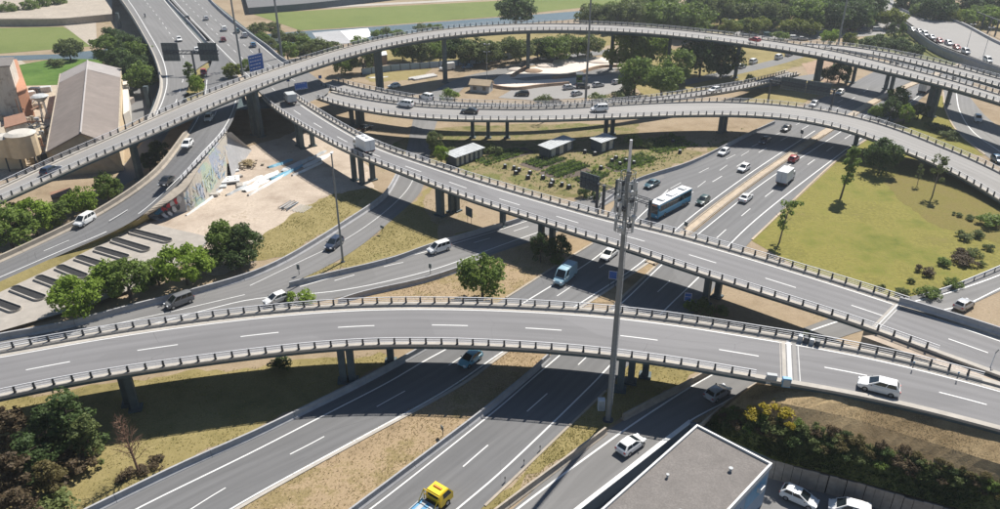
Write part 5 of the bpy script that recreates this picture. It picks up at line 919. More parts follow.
for x, y, c, k in ((745, 34, 'silver', 'hatch'), (752, 33, 'silver', 'mpv'), (768, 35, 'teal', 'mpv'), (794, 33, 'navy', 'suv'), (807, 32.5, 'black', 'hatch'), (820, 31.5, 'silver', 'hatch'), (853, 29.5, 'wine', 'mpv'), (865, 29.5, 'navy', 'suv'), (877, 29.5, 'silver', 'mpv'), (794, 38, 'white', 'mpv'), (803, 38.5, 'silver', 'hatch')):
    car(k, c, x, y, (8, 0), {'silver': 'silver parked car behind the high viaduct rail, ' + ('left of the teal one' if x < 768 else 'right of the black one' if x > 806 and y < 32 else 'nearest the rail') + (', lower' if x == 752 else ', far right' if x == 877 else ''), 'teal': 'teal parked car in the row behind the high viaduct rail', 'navy': 'navy blue parked car behind the high viaduct rail, ' + ('left of the black one' if x < 800 else 'right of the wine red one'), 'black': 'black parked car in the row behind the high viaduct rail', 'wine': 'wine red parked car right of the lamp mast', 'white': 'white parked car closest to the high viaduct rail'}[c], 0, g)
g = 'cars parked along the upper right street'; OD = 'first second third fourth fifth sixth seventh eighth last'.split()
for k_, (x, y, c, k) in enumerate(((913, 29.5, 'white', 'hatch'), (919.5, 31, 'grey', 'hatch'), (925, 34, 'white', 'mpv'), (932, 37, 'silver', 'hatch'), (940, 40.5, 'red', 'hatch'), (949, 43, 'silver', 'suv'), (957, 47, 'red', 'hatch'), (966, 51.5, 'silver', 'mpv'), (988, 60, 'white', 'mpv'))):
    car(k, c, x, y, (8, 4), '%s car from the left along the upper right street parapet, %s' % (OD[k_], c), 3, g)

def rbox(mb, c, s, r=.1, mi=0):   # box with chamfered vertical and top edges
    x, y, z = s[0] / 2, s[1] / 2, s[2]
    f = lambda k, zz: [(c[0] + a, c[1] + b, c[2] + zz) for a, b in ((-x + k, -y), (x - k, -y), (x, -y + k), (x, y - k), (x - k, y), (-x + k, y), (-x, y - k), (-x, -y + k))]
    g_ = lambda k, zz: [(c[0] + a, c[1] + b, c[2] + zz) for a, b in ((-x + 2 * k, -y + k), (x - 2 * k, -y + k), (x - k, -y + 2 * k), (x - k, y - 2 * k), (x - 2 * k, y - k), (-x + 2 * k, y - k), (-x + k, y - 2 * k), (-x + k, -y + 2 * k))]
    mb.loft([f(r, 0), f(r, z - r), g_(r, z)], mi=mi)
def wheels(o, W, ys, r=.48):
    src = None
    for sx in (-1, 1):
        for y in ys:
            if src is None:
                mb = MB(); mb.tube((-.14, 0, 0), (.14, 0, 0), r, n=14); src = build('wheel', mb, 'tyre', o, local=True); mb = MB(); mb.tube((-.145, 0, 0), (.145, 0, 0), r * .55, n=10); rm = build('rim', mb, 'rim', src, local=True); w = src
            else: w = share(src, o); share(rm, w)
            w.location = (sx * (W / 2 - .14), y, r)
def lorry(px, py, d, label, L, boxH, h=0., cab='white', boxm='roof_white', W_=2.3, vents=False, name='box_lorry'):
    p = P(px, py, h + 1.4); p[2] = h + .085; o = thing(name, label, 'lorry', p, heading(px, py, d[0], d[1], h) - math.pi / 2)
    mb = MB(); mb.box((0, 0, .62), (W_ * .8, L * .96, .3)); build('chassis', mb, 'trim_black', o, local=True)
    mb = MB(); rbox(mb, (0, -L / 2 + (L - 1.9) / 2, .8), (W_, L - 1.9, boxH), .05); bx = build('cargo_box', mb, boxm, o, local=True)
    mb = MB(); y = -L / 2 - .01; mb.box((0, y, .8 + boxH * .5), (.06, .04, boxH * .9)); mb.box((0, y, .85), (W_ * .95, .05, .08)); build('door_frame', mb, 'steel', bx, local=True)
    yc = L / 2 - .95; mb = MB(); w = W_ * .46; mb.loft([[(a * w, yc + b, z) for a, b in ((-1, -.9), (1, -.9), (1, .9 * t), (-1, .9 * t))] for z, t in ((.45, 1.05), (1.25, 1.05), (1.95, .55), (2.2, .4))]); c_ = build('cab', mb, 'car_paint', o, local=True); c_.color = (*CC[cab], 1)
    mb = MB(); mb.add([(-w * .9, yc + .93, 1.3), (w * .9, yc + .93, 1.3), (w * .9, yc + .54, 1.92), (-w * .9, yc + .54, 1.92)], [(0, 1, 2, 3)]); build('windscreen', mb, 'glass', c_, local=True)
    for s in (-1, 1): mb = MB(); mb.add([(s * (w + .012), yc + b, z) for b, z in ((-.5, 1.3), (.6, 1.3), (.42, 1.85), (-.5, 1.85))], [(0, 1, 2, 3)]); build('side_window', mb, 'glass', c_, local=True); mb = MB(); mb.box((s * W_ * .4, -L / 2 + .02, .72), (.3, .08, .14)); build('tail_light', mb, 'lamp_red', o, local=True)
    wheels(o, W_ * .96, (L / 2 - 1.0, -L / 2 + 1.2), .42)
    if vents: 
        for y in (-1.4, .2): mb = MB(); rbox(mb, (.2, y, .8 + boxH), (.6, .7, .14), .04); build('roof_hatch', mb, 'steel', o, local=True)
    return o
lorry(786, 176.5, (8, -6.5), 'white box lorry on the motorway lanes beside the lawn', 6.2, 2.5); lorry(363.5, 144.5, (-8, -4.6), 'white box van with roof hatches on the diagonal viaduct', 6.4, 2.3, 7.6, vents=True); lorry(290, 97.5, (-6, -6), 'grey box lorry at the top of the diagonal viaduct in shade', 5.2, 1.9, 8, cab='silver', boxm='tarp_grey'); lorry(925.5, 87, (8, -6), 'large white box lorry under the high viaducts at the right', 8, 2.9); lorry(880, 86, (-8, 4.5), 'pale lorry in viaduct shade on the upper motorway', 6, 2.2, cab='silver', boxm='tarp_grey') if False else None

# bus
px, py = 670, 203; p = P(px, py, 1.6); p[2] = .085; o = thing('bus', 'white-roofed blue coach on the motorway behind the telecom mast', 'bus', p, heading(670, 210, -33, 17.5) - math.pi / 2)
L, Wd = 12.2, 2.5; mb = MB(); rbox(mb, (0, 0, .35), (Wd, L, 2.85), .12); build('body', mb, 'bus_blue', o, local=True)
mb = MB(); rbox(mb, (0, 0, 3.15), (Wd - .1, L - .1, .16), .05); rf = build('roof', mb, 'roof_white', o, local=True)
for y, l in ((3.6, 1.0), (-.4, 2.4), (-4.2, 1.1)): mb = MB(); rbox(mb, (0, y, 3.3), (1.5, l, .24), .06); build('roof_unit', mb, 'roof_white' if l > 2 else 'tarp_grey', rf, local=True)
for s in (-1, 1):
    for k in range(7): y0 = -5.75 + k * 1.62; mb = MB(); x = s * (Wd / 2 + .012); mb.add([(x, y0, 1.75), (x, y0 + 1.56, 1.75), (x, y0 + 1.56, 3.0), (x, y0, 3.0)], [(0, 1, 2, 3)]); build('side_window', mb, 'glass', o, local=True)
    mb = MB(); mb.box((s * .85, L / 2 + .01, .75), (.4, .05, .2)); build('headlight', mb, 'lamp_clear', o, local=True); mb = MB(); mb.box((s * 1.5, L / 2 + .15, 2.4), (.14, .2, .5)); build('wing_mirror', mb, 'trim_black', o, local=True)
    mb = MB(); x = s * (Wd / 2 + .011); mb.add([(x, -5.9, .38), (x, 5.9, .38), (x, 5.9, .62), (x, -5.9, .62)], [(0, 1, 2, 3)]); build('skirt', mb, 'trim_black', o, local=True)
    mb = MB(); x = s * (Wd / 2 + .010); mb.add([(x, -5.9, 1.35), (x, 5.0, 1.35), (x, 5.6, 1.70), (x, -5.9, 1.70)], [(0, 1, 2, 3)]); b_ = build('colour_stripe', mb, 'car_paint', o, local=True); b_.color = (.10, .42, .62, 1)
y = L / 2 + .012; mb = MB(); mb.add([(-1.1, y, 1.2), (1.1, y, 1.2), (1.1, y, 2.75), (-1.1, y, 2.75)], [(0, 1, 2, 3)]); build('windscreen', mb, 'glass', o, local=True); mb = MB(); mb.add([(-.8, y + .01, 2.82), (.8, y + .01, 2.82), (.8, y + .01, 3.06), (-.8, y + .01, 3.06)], [(0, 1, 2, 3)]); build('destination_display', mb, 'amber_led', o, local=True)
y = -L / 2 - .012; mb = MB(); mb.add([(1., y, 1.7), (-1., y, 1.7), (-1., y, 2.9), (1., y, 2.9)], [(0, 1, 2, 3)]); build('rear_window', mb, 'glass', o, local=True); wheels(o, Wd, (3.6, -2.9, -4.1), .5)
# yellow breakdown truck, cut by the bottom edge
p = P(429, 505, 1.0); p[2] = .085; o = thing('recovery_truck', 'yellow recovery truck with empty blue bed at the bottom edge', 'truck', p, heading(436, 498, 8, -7.2) - math.pi / 2)
mb = MB(); mb.box((0, -.8, .7), (1.9, 6.4, .3)); build('chassis', mb, 'trim_black', o, local=True); mb = MB(); mb.box((0, -2.0, .98), (2.25, 4.4, .14)); bd = build('flat_bed', mb, 'bed_blue', o, local=True)
for s in (-1, 1): mb = MB(); mb.box((s * 1.1, -2.0, 1.12), (.1, 4.4, .2)); build('bed_rail', mb, 'steel', bd, local=True); mb = MB(); mb.box((s * .5, -2.0, 1.06), (.5, 4.2, .05)); build('bed_track', mb, 'steel', bd, local=True)
mb = MB(); w = 1.05; mb.loft([[(a * w * k, 1.75 + b, z) for a, b in ((-1, -1.05), (1, -1.05), (1, f_), (-1, f_))] for z, f_, k in ((.5, 1.0, 1), (1.35, 1.0, 1), (2.1, .45, .9), (2.25, .3, .8))]); cb = build('cab', mb, 'truck_yellow', o, local=True)
mb = MB(); mb.add([(-.95, 2.76, 1.42), (.95, 2.76, 1.42), (.86, 2.24, 2.05), (-.86, 2.24, 2.05)], [(0, 1, 2, 3)]); build('windscreen', mb, 'glass', cb, local=True); mb = MB(); mb.add([(.75, .685, 1.5), (-.75, .685, 1.5), (-.7, .685, 2.0), (.7, .685, 2.0)], [(0, 1, 2, 3)]); build('rear_window', mb, 'glass', cb, local=True)
for s in (-1, 1): mb = MB(); mb.add([(s * 1.065, 1.2, 1.4), (s * 1.065, 2.5, 1.4), (s * .96, 2.1, 2.02), (s * .96, 1.2, 2.02)], [(0, 1, 2, 3)]); build('side_window', mb, 'glass', cb, local=True)
mb = MB()
for a, b in (((-1.08, .45, .9), (-1.08, .45, 2.25)), ((1.08, .45, .9), (1.08, .45, 2.25)), ((-1.08, .45, 2.25), (1.08, .45, 2.25)), ((-1.08, .45, 1.6), (1.08, .45, 1.6)), ((-1.08, .45, 2.25), (-1.08, -.5, 1.1)), ((1.08, .45, 2.25), (1.08, -.5, 1.1))): mb.tube(a, b, .055)
build('headboard', mb, 'truck_yellow', o, local=True); mb = MB(); mb.box((0, 1.5, 2.32), (1.1, .22, .12)); build('light_bar', mb, 'amber_led', cb, local=True); wheels(o, 2.15, (1.8, -2.6), .40)
# motorbikes with riders
def bike(px, py, d, h, lab, lab2):
    p = P(px, py, h + .6); p[2] = h + .03; a = heading(px, py, d[0], d[1], h) - math.pi / 2; o = thing('motorbike', lab, 'motorbike', p, a, 'motorbikes on the bridge')
    for y in (-.68, .68): mb = MB(); mb.tube((-.06, y, .32), (.06, y, .32), .32, n=12); build('wheel', mb, 'tyre', o, local=True)
    mb = MB(); mb.loft([[(x * w, y, z + c) for x, c in ((-1, 0), (1, 0), (1, t), (-1, t))] for y, w, z, t in ((-.8, .08, .62, .12), (-.3, .14, .45, .35), (.2, .16, .42, .52), (.55, .1, .6, .35))]); build('body', mb, 'trim_black', o, local=True); mb = MB(); mb.tube((-.36, .42, 1.0), (.36, .42, 1.0), .025); mb.tube((0, .7, .35), (0, .45, 1.0), .04); build('handlebar', mb, 'steel', o, local=True)
    r_ = thing('person', lab2, 'person', p, a, 'motorbike riders'); mb = MB()
    el = lambda y, z, rx, ry, n=8: [(rx * math.cos(2 * math.pi * i / n), y + ry * math.sin(2 * math.pi * i / n), z) for i in range(n)]
    mb.loft([el(-.2, .72, .17, .15), el(-.18, .9, .19, .14), el(-.08, 1.15, .21, .13), el(0, 1.32, .22, .12), el(.03, 1.4, .08, .08), el(.04, 1.46, .07, .07)])
    for s in (-1, 1): mb.tube((s * .12, -.15, .78), (s * .2, .25, .68), .09, .07); mb.tube((s * .2, .25, .68), (s * .18, .0, .25), .07, .05); mb.tube((s * .22, 0, 1.3), (s * .3, .25, 1.08), .06, .05); mb.tube((s * .3, .25, 1.08), (s * .3, .45, 1.03), .05, .04)
    b_ = build('body', mb, 'cloth', r_, local=True); mb = MB(); mb.loft([el(.06, 1.44, .09, .1), el(.06, 1.52, .13, .15), el(.06, 1.62, .13, .15), el(.05, 1.70, .07, .08)]); build('helmet', mb, 'trim_black', r_, local=True)
bike(145, 16, (4, 9), HB, 'dark motorbike on the left lanes of the motorway bridge', 'rider in dark clothes and helmet on the left motorbike'); bike(259.5, 51.5, (-6, -8), HB, 'dark motorbike near the right parapet of the motorway bridge', 'rider in dark clothes and helmet right of the blue car')

# ------------------------------------------------------------------ masts, signs, gantries
def mast(px, py, ht, r0, r1, label, h=0., name='lamp_mast', head=True):
    p = P(px, py, h); o = thing(name, label, 'mast', p); mb = MB(); n = 4
    for i in range(n): z0, z1 = ht * i / n, ht * (i + 1) / n; mb.tube((0, 0, z0), (0, 0, z1), r0 + (r1 - r0) * i / n, r0 + (r1 - r0) * (i + 1) / n, 10)
    build('pole', mb, 'mast_steel', o, local=True); mb = MB(); mb.tube((0, 0, 0), (0, 0, .12), r0 * 1.9, n=10); build('base_plate', mb, 'steel_dark', o, local=True)
    if head:
        mb = MB(); 
        for i in range(8): a = i * math.pi / 4; mb.tube((1.0 * math.cos(a), 1.0 * math.sin(a), ht), (1.0 * math.cos(a + math.pi / 4), 1.0 * math.sin(a + math.pi / 4), ht), .06)
        build('head_ring', mb, 'steel', o, local=True)
        for i in range(6): a = i * math.pi / 3; mb = MB(); mb.box((1.2 * math.cos(a), 1.2 * math.sin(a), ht - .1), (.55, .4, .28), a); build('floodlight', mb, 'roof_white', o, local=True)
    return o
mast(343, 262, 20, .2, .11, 'slim lamp mast standing beside the slip road left of centre', head=False); q_ = bpy.data.objects['lamp_mast']; mb = MB(); mb.box((0, .3, 20), (.4, .9, .18)); build('lamp_head', mb, 'roof_white', q_, local=True)
mast(282, 57.5, 32, .36, .24, 'pale tall mast at the right parapet of the motorway bridge', HB); mast(585.5, 102, 36, .36, .2, 'tall lamp mast behind the low viaduct in the upper middle'); mast(243, 77, 30, .3, .2, 'tall leaning dark lamp mast in the gore of the motorway bridge', HB - .3); mast(833, 70, 34, .36, .22, 'tall lamp mast behind the high viaduct at the upper right')
# telecom mast
o = mast(608, 420, 33.0, .36, .22, 'tall grey telecom mast with antenna cluster in front of the near viaduct', name='telecom_mast', head=False)
mb = MB(); mb.tube((0, 0, 32.8), (0, 0, 36.4), .16, .15, 10); build('top_radome', mb, 'roof_white', o, local=True)
for z, R_ in ((26.2, .95), (28.2, 1.1), (30.2, 1.1), (32.0, .8)):
    mb = MB(); n = 10
    for i in range(n):
        a, b = 2 * math.pi * i / n, 2 * math.pi * (i + 1) / n
        for zz in (z, z + .9): mb.tube((R_ * math.cos(a), R_ * math.sin(a), zz), (R_ * math.cos(b), R_ * math.sin(b), zz), .035, n=4)
        mb.tube((R_ * math.cos(a), R_ * math.sin(a), z), (R_ * math.cos(a), R_ * math.sin(a), z + .9), .025, n=4)
        if i % 2 == 0: mb.tube((0, 0, z), (R_ * math.cos(a), R_ * math.sin(a), z), .04, n=4)
    build('ring_platform', mb, 'mast_steel', o, local=True)
src = None
for z, k, R_, of in ((27.0, 6, 1.1, .3), (29.1, 8, 1.2, .1), (31.2, 6, 1.0, .6)):
    for i in range(k):
        a = of + 2 * math.pi * i / k
        if src is None: mb = MB(); rbox(mb, (0, 0, -.75), (.24, .13, 1.5), .02); mb.tube((0, -.15, -.95), (0, -.15, .95), .03); src = build('panel_antenna', mb, 'tarp_grey', o, local=True); w = src
        else: w = share(src, o)
        w.location = (R_ * math.cos(a), R_ * math.sin(a), z); w.rotation_euler = (0, 0, a - math.pi / 2)
for x, y, z, r in ((.7, -.7, 28.0, .36), (-.8, -.4, 30.3, .3), (.3, -1.0, 31.0, .26), (-.5, -1.0, 26.8, .3)): mb = MB(); d = unit((x, y, 0)); mb.tube(np.array((x, y, z)), np.array((x, y, z)) + d * .3, r, r * .9, 12); build('dish', mb, 'tarp_grey', o, local=True)
for x, y, z in ((.6, .3, 26.6), (-.6, .5, 28.4), (.5, -.6, 30.0), (-.6, -.3, 31.8), (.2, .7, 32.4), (-.3, -.7, 29.0)): mb = MB(); mb.box((x, y, z), (.42, .3, .55), x); build('radio_unit', mb, 'steel_dark', o, local=True)
mb = MB()
for z in np.arange(3, 26, .5): mb.tube((.36, -.16, z), (.36, .16, z), .02, n=4)
for s in (-.17, .17): mb.tube((.38, s, 2.5), (.36, s, 26), .025, n=4)
build('ladder', mb, 'steel', o, local=True)
o = thing('equipment_cabinet', 'pale equipment cabinet at the foot of the telecom mast', 'cabinet', P(601, 409)); mb = MB(); rbox(mb, (0, 0, 0), (.9, .8, 1.6), .05); build('housing', mb, 'roof_white', o, local=True); mb = MB(); mb.box((0, -.42, .85), (.7, .03, 1.3)); build('door', mb, 'tarp_grey', o, local=True)
def cabinet(px, py, h, s, m_, lab, rz=.25):
    o = thing('utility_cabinet', lab, 'cabinet', P(px, py, h), rz); mb = MB(); rbox(mb, (0, 0, 0), s, .05); build('housing', mb, m_, o, local=True); mb = MB(); mb.box((0, -s[1] / 2 - .01, s[2] * .5), (s[0] * .8, .03, s[2] * .8)); build('door', mb, 'tarp_grey', o, local=True)
cabinet(770.5, 383, 6.6, (1.2, .6, 1.3), 'tarp_grey', 'grey cabinet at the end of the near viaduct rail', -.2); cabinet(785.5, 386, 6.6, (1.0, .6, 1.2), 'bed_blue', 'blue cabinet right of the grey one at the viaduct rail end', -.2)
o = thing('crash_cushion', 'dark crash cushion beside the expansion joint of the near viaduct', 'crash cushion', P(808, 343, 7), heading(800, 341, 8, 2, 7))
for k in range(4): mb = MB(); rbox(mb, (-1.0 + k * .7, 0, 0), (.6, .7, .9 - k * .05), .06); build('bay', mb, 'steel_dark' if k % 2 else 'steel', o, local=True)
def road_sign(px, py, h, w, ht, leg, m_, lab, d=(0, -1), back=False, marks=0, name='road_sign'):
    """px,py = middle of the panel, d = pixel direction the panel runs along"""
    p = P(px, py, h + leg + ht / 2); p[2] = h; o = thing(name, lab, 'sign', p, heading(px, py, d[0], d[1], h))
    mb = MB(); mb.box((0, 0, leg + ht / 2), (w, .08, ht)); pn = build('panel', mb, m_, o, local=True)
    for x in ((-w * .3, w * .3) if w > 1.2 else (0,)): mb = MB(); mb.tube((x, .08, -.3), (x, .08, leg + ht * .9), .05); build('leg', mb, 'steel_dark', o, local=True)
    for k in range(marks):
        z = leg + ht * (.82 - .64 * k / max(1, marks - 1)) if marks > 1 else leg + ht * .55
        mb = MB(); x = -w * .42
        rs_ = random.Random(k + int(px))
        while x < w * .30:
            l = min(w * .38 - x, w * rs_.uniform(.08, .2)); mb.box((x + l / 2, -.046, z), (l, .012, ht * .045)); x += l + w * .05
        build('sign_line', mb, 'paint_white', pn, local=True)
    if not back: mb = MB(); [mb.box((x, -.043, z), sz) for x, z, sz in ((0, leg + .06, (w, .01, .08)), (0, leg + ht - .06, (w, .01, .08)), (-w / 2 + .04, leg + ht / 2, (.06, .01, ht)), (w / 2 - .04, leg + ht / 2, (.06, .01, ht)))]; build('border', mb, 'paint_white', pn, local=True)
    return o
road_sign(256, 62.5, HB, 5.0, 4.4, 3.6, 'sign_blue', 'large blue direction sign on the motorway bridge by the tall masts', (9, -2.2), marks=4); road_sign(301, 86, HB, 3.6, 1.9, 1.0, 'sign_blue', 'blue direction sign at the fork where the diagonal viaduct begins', (9, -1.5), marks=2)
road_sign(288, 80, HB, .9, .9, 1.6, 'sign_blue', 'small blue round-looking sign left of the fork sign', (8, -1)); road_sign(320, 77, HB, .9, .9, 1.6, 'sign_blue', 'small blue sign by the rail right of the fork sign', (8, -1))
road_sign(613, 275, 0, 1.35, 1.5, 1.6, 'sign_blue', 'plain blue sign on the dry central strip left of the telecom mast', (8, 1)); road_sign(688, 297, 0, 1.1, 1.5, 1.4, 'sign_blue', 'blue sign with a white mark by the right piers', (8, 1), marks=1)
road_sign(469, 212, 0, 2.0, 1.9, 1.6, 'sign_back', 'dark square sign seen from behind on two legs on the dirt bank', (8, 4), True); road_sign(382, 227, 0, .9, .5, 1.2, 'sign_back', 'small dark sign on a post beside the slip road right of the lamp mast', (8, 3), True); road_sign(134, 211.5, 1.6, 1.6, .5, .9, 'sign_back', 'small dark sign at the top corner of the concrete slab', (8, 2), True)
road_sign(298, 267, .1, .5, .9, 1.0, 'sign_back', 'small sign behind the blunt nose where slip roads join', (8, 1), True); road_sign(430, 266, 0, .45, .8, 1.2, 'sign_back', 'small sign on the grey wall above the near viaduct', (8, 1), True); road_sign(442, 428, 0, .6, .6, .9, 'sign_back', 'small dark sign on the dry median beside the middle carriageway', (4, 5), True); road_sign(802, 132, .2, .9, .9, 1.0, 'sign_back', 'small round sign back on the central strip under the low viaduct', (8, 3), True); road_sign(686, 224, .2, .8, .8, .6, 'sign_back', 'round dark marker at the near end of the central strip', (8, 3), True); road_sign(940, 93, 0, .8, .8, 2, 'sign_back', 'small sign at the fork of the side road by the leaning pier', (8, 2), True)
def gantry(lab, a, b, hbeam, legs, panels, h=0.):
    A_, B_2 = P(*a, h + hbeam), P(*b, h + hbeam); o = thing('sign_gantry', lab, 'gantry', ((A_ + B_2) / 2) * [1, 1, 0] + [0, 0, h]); org = (A_ + B_2) / 2 * [1, 1, 0]; d = B_2 - A_; nrm = unit([-d[1], d[0], 0]); rz = math.atan2(d[1], d[0]); L = np.linalg.norm(d)
    mb = MB(); 
    for z in (0, .9):
        for k in (-.35, .35): mb.tube(A_ + [0, 0, z] + nrm * k, B_2 + [0, 0, z] + nrm * k, .08)
    for i in range(int(L / 1.2)):
        q = A_ + d * (i / int(L / 1.2)); q2 = A_ + d * ((i + 1) / int(L / 1.2)); mb.tube(q - nrm * .35, q2 - nrm * .35 + [0, 0, .9], .04, n=4); mb.tube(q + nrm * .35, q2 + nrm * .35 + [0, 0, .9], .04, n=4)
    build('beam', mb, 'steel_dark', o)
    for f in legs: q = A_ + d * f; mb = MB(); mb.box((q[0], q[1], h + (hbeam + 1) / 2), (.45, .45, hbeam + 1), rz); build('leg', mb, 'steel_dark', o)
    for f, w, ht in panels:
        q = A_ + d * f; mb = MB(); c = q + nrm * .5 + [0, 0, .45]; mb.box(c, (w, .12, ht), rz); pn = build('sign_panel', mb, 'sign_back', o); mb = MB()
        for k in range(int(w / .9)): mb.box(q + unit(d) * (-w / 2 + .45 + k * .9) + nrm * .42 + [0, 0, .45], (.07, .12, ht), rz)
        for k in range(3): mb.box(q + nrm * .34 + [0, 0, .45 - ht * .35 + k * ht * .35], (w, .07, .07), rz)
        build('stiffener', mb, 'steel_dark', pn)
    return o
gantry('dark overhead sign gantry seen from behind, left of the telecom mast', (579, 182), (652, 205), 6.4, (.27, .36, .98), ((.13, 4.6, 3.4), (.62, 4.4, 4.4)))
gantry('dark overhead sign gantry beyond the low viaduct at the upper right', (771, 83), (834, 93), 6.2, (.0, 1.), ((.35, 7.0, 3.6), (.75, 6.6, 3.6)))
gantry('thin sign gantry with two dark boards on the motorway bridge', (163, 54), (219, 54), 6.0, (.52,), ((.13, 4.8, 5.2), (.80, 5.4, 5.2)), HB - .2)
def lamp(px, py, ht, lab, h=0., g=None, double=True):
    o = thing('street_lamp', lab, 'street lamp', P(px, py, h), 0, g); mb = MB(); mb.tube((0, 0, 0), (0, 0, ht), .09, .06); build('pole', mb, 'steel', o, local=True)
    for s in ((-1, 1) if double else (1,)): mb = MB(); mb.tube((0, 0, ht), (s * .7, 0, ht + .15), .05); mb.box((s * .8, 0, ht + .15), (.6, .35, .18)); build('lamp_head', mb, 'roof_white', o, local=True)
g = 'street lamps in the distance'
for x, y, ht, h, l in ((487, 68, 8, 0, 'double street lamp by the fence left of the tall pier'), (578, 47, 7, 0, 'double street lamp left of the lamp mast behind the sand lot'), (487, 80, 9, 0, 'street lamp on the near edge of the curving road'), (967, 47, 8, 3, 'street lamp behind the row of parked cars on the upper right street'), (984, 54, 9, 3, 'street lamp near the right edge on the upper right street'), (832, 28, 5, 0, 'white globe lamp left of the mast beyond the high viaduct'), (778, 30, 5, 0, 'white globe lamp in the middle of the far parked cars'), (726, 32, 5, 0, 'white globe lamp at the left of the far parked cars')): lamp(x, y, ht, l, h, g)
g = 'marker posts along the grassy wedge'
for x, y, l in ((505, 482.5, 'lowest marker post on the grassy wedge'), (524, 465, 'middle marker post on the grassy wedge'), (540, 451, 'upper marker post on the grassy wedge')):
    o = thing('marker_post', l, 'post', P(x, y), 0, g); mb = MB(); mb.box((0, 0, .4), (.12, .1, .8)); build('post', mb, 'roof_white', o, local=True); mb = MB(); mb.box((0, 0, .7), (.13, .11, .2)); build('reflector', mb, 'trim_black', o, local=True)
g = 'marker posts on the near viaduct kerb'
for x, y, l in ((912.5, 368, 'thin dark post on the viaduct kerb, left of a second one'), (957, 378.5, 'thin dark post on the viaduct kerb at the right')):
    o = thing('marker_post', l, 'post', P(x, y, 7.25), 0, g); mb = MB(); mb.tube((0, 0, 0), (.02, 0, .8), .06, .05); build('post', mb, 'sign_back', o, local=True); mb = MB(); mb.box((0, 0, .85), (.2, .05, .22)); build('reflector', mb, 'bed_blue', o, local=True)
o = thing('street_lamp', 'short white bracket lamp where the two viaduct rails end', 'street lamp', P(990, 368, 6.8)); mb = MB(); mb.tube((0, 0, 0), (.05, 0, 2.2), .06); build('pole', mb, 'roof_white', o, local=True); mb = MB(); mb.tube((0, 0, 2.2), (.5, .3, 2.5), .07); build('lamp_head', mb, 'steel_dark', o, local=True)

# ------------------------------------------------------------------ planting troughs on the concrete slab, the dirt lot's clutter
hs = .6; sheet('concrete_slab', [(-60, 372), (-60, 300), (0, 285), (58, 260), (140, 221), (210, 237), (196, 252), (150, 282), (90, 305), (0, 331)], 'slab_concrete', h=hs, dz=0)
mb = MB(); a = PP([(-60, 306, 1.), (0, 281.5, 1.2), (58, 255.5, 1.5), (136, 220, 2.55), (146, 214, 3)]); b = PP([(-60, 318, hs), (0, 292, hs), (58, 265, hs), (136, 227, hs), (150, 219, hs)]); mb.add(list(a) + list(b), [(i, i + 1, 6 + i, 5 + i) for i in range(4)]); mb.f = [f[::-1] for f in mb.f]; o = build('verge', mb, 'dry_olive'); tag(o, kind='structure')
mb = MB(); a = PP([(140, 221, hs), (210, 237, hs), (196, 252, hs), (150, 282, hs)]); n = len(a); mb.add(list(a) + list(a * [1, 1, 0]), [(i, i + 1, n + i + 1, n + i) for i in range(n - 1)]); o = build('slab_edge', mb, 'concrete_grey'); tag(o, kind='structure')
g = 'planting troughs on the concrete slab'; names = ['leftmost trough cut by the left edge', 'second trough from the left', 'third trough from the left', 'fourth trough from the left', 'fifth trough, partly behind the trees', 'sixth trough, partly behind the trees', 'seventh trough below the last one', 'last trough at the upper right']
for (x0, y0, x1, y1), nm in zip(((-8, 301, 19, 311), (13, 288, 44, 299.5), (37, 277.5, 66, 288), (58, 267, 86, 278), (77, 257.5, 106, 267), (96, 249, 128, 258.5), (113, 240, 149, 251), (131, 231.5, 171, 242)), names):
    A_, B_2 = P(x0, y0, hs), P(x1, y1, hs); c = (A_ + B_2) / 2; d = B_2 - A_; o = thing('planting_trough', nm + ', long and round-ended with black soil', 'trough', c, math.atan2(d[1], d[0]), g); L = np.linalg.norm(d) / 2; r = .8
    st = lambda r, z: [(L - r * 1.0 + r * math.cos(t) if abs(t) <= math.pi / 2 else -L + r + r * math.cos(t), r * math.sin(t), z) for t in np.linspace(-math.pi / 2, 1.5 * math.pi, 18, endpoint=False)]
    mb = MB(); mb.loft([st(r + .22, 0), st(r + .2, .35), st(r, .35), st(r, .06)], caps=False); build('rim', mb, 'concrete', o, local=True); mb = MB(); mb.v = st(r + .01, .12); mb.f = [tuple(range(18))]; mb.m = [0]; build('soil', mb, 'black_soil', o, local=True)
def strip_thing(name, lab, cat, a, b, w, ht, m_, g=None, n=7, seed=0):
    rs = random.Random(seed); A_, B_2 = P(*a), P(*b); d = B_2 - A_; nn = unit([-d[1], d[0], 0]); rows = []
    for i in range(n):
        q = A_ + d * i / (n - 1); k = w * rs.uniform(.6, 1.1) * (1 if 0 < i < n - 1 else .5); z = ht * rs.uniform(.5, 1.2); rows.append([q - nn * k / 2 + [0, 0, .03], q - nn * k * .25 + [0, 0, z], q + nn * k * rs.uniform(.0, .3) + [0, 0, z * .7], q + nn * k / 2 + [0, 0, .03]])
    mb = MB(); mb.loft(rows, closed=False); o = build(name, mb, m_); return tag(o, lab, cat, g)
g = 'sheets and tarps lying on the dirt lot'
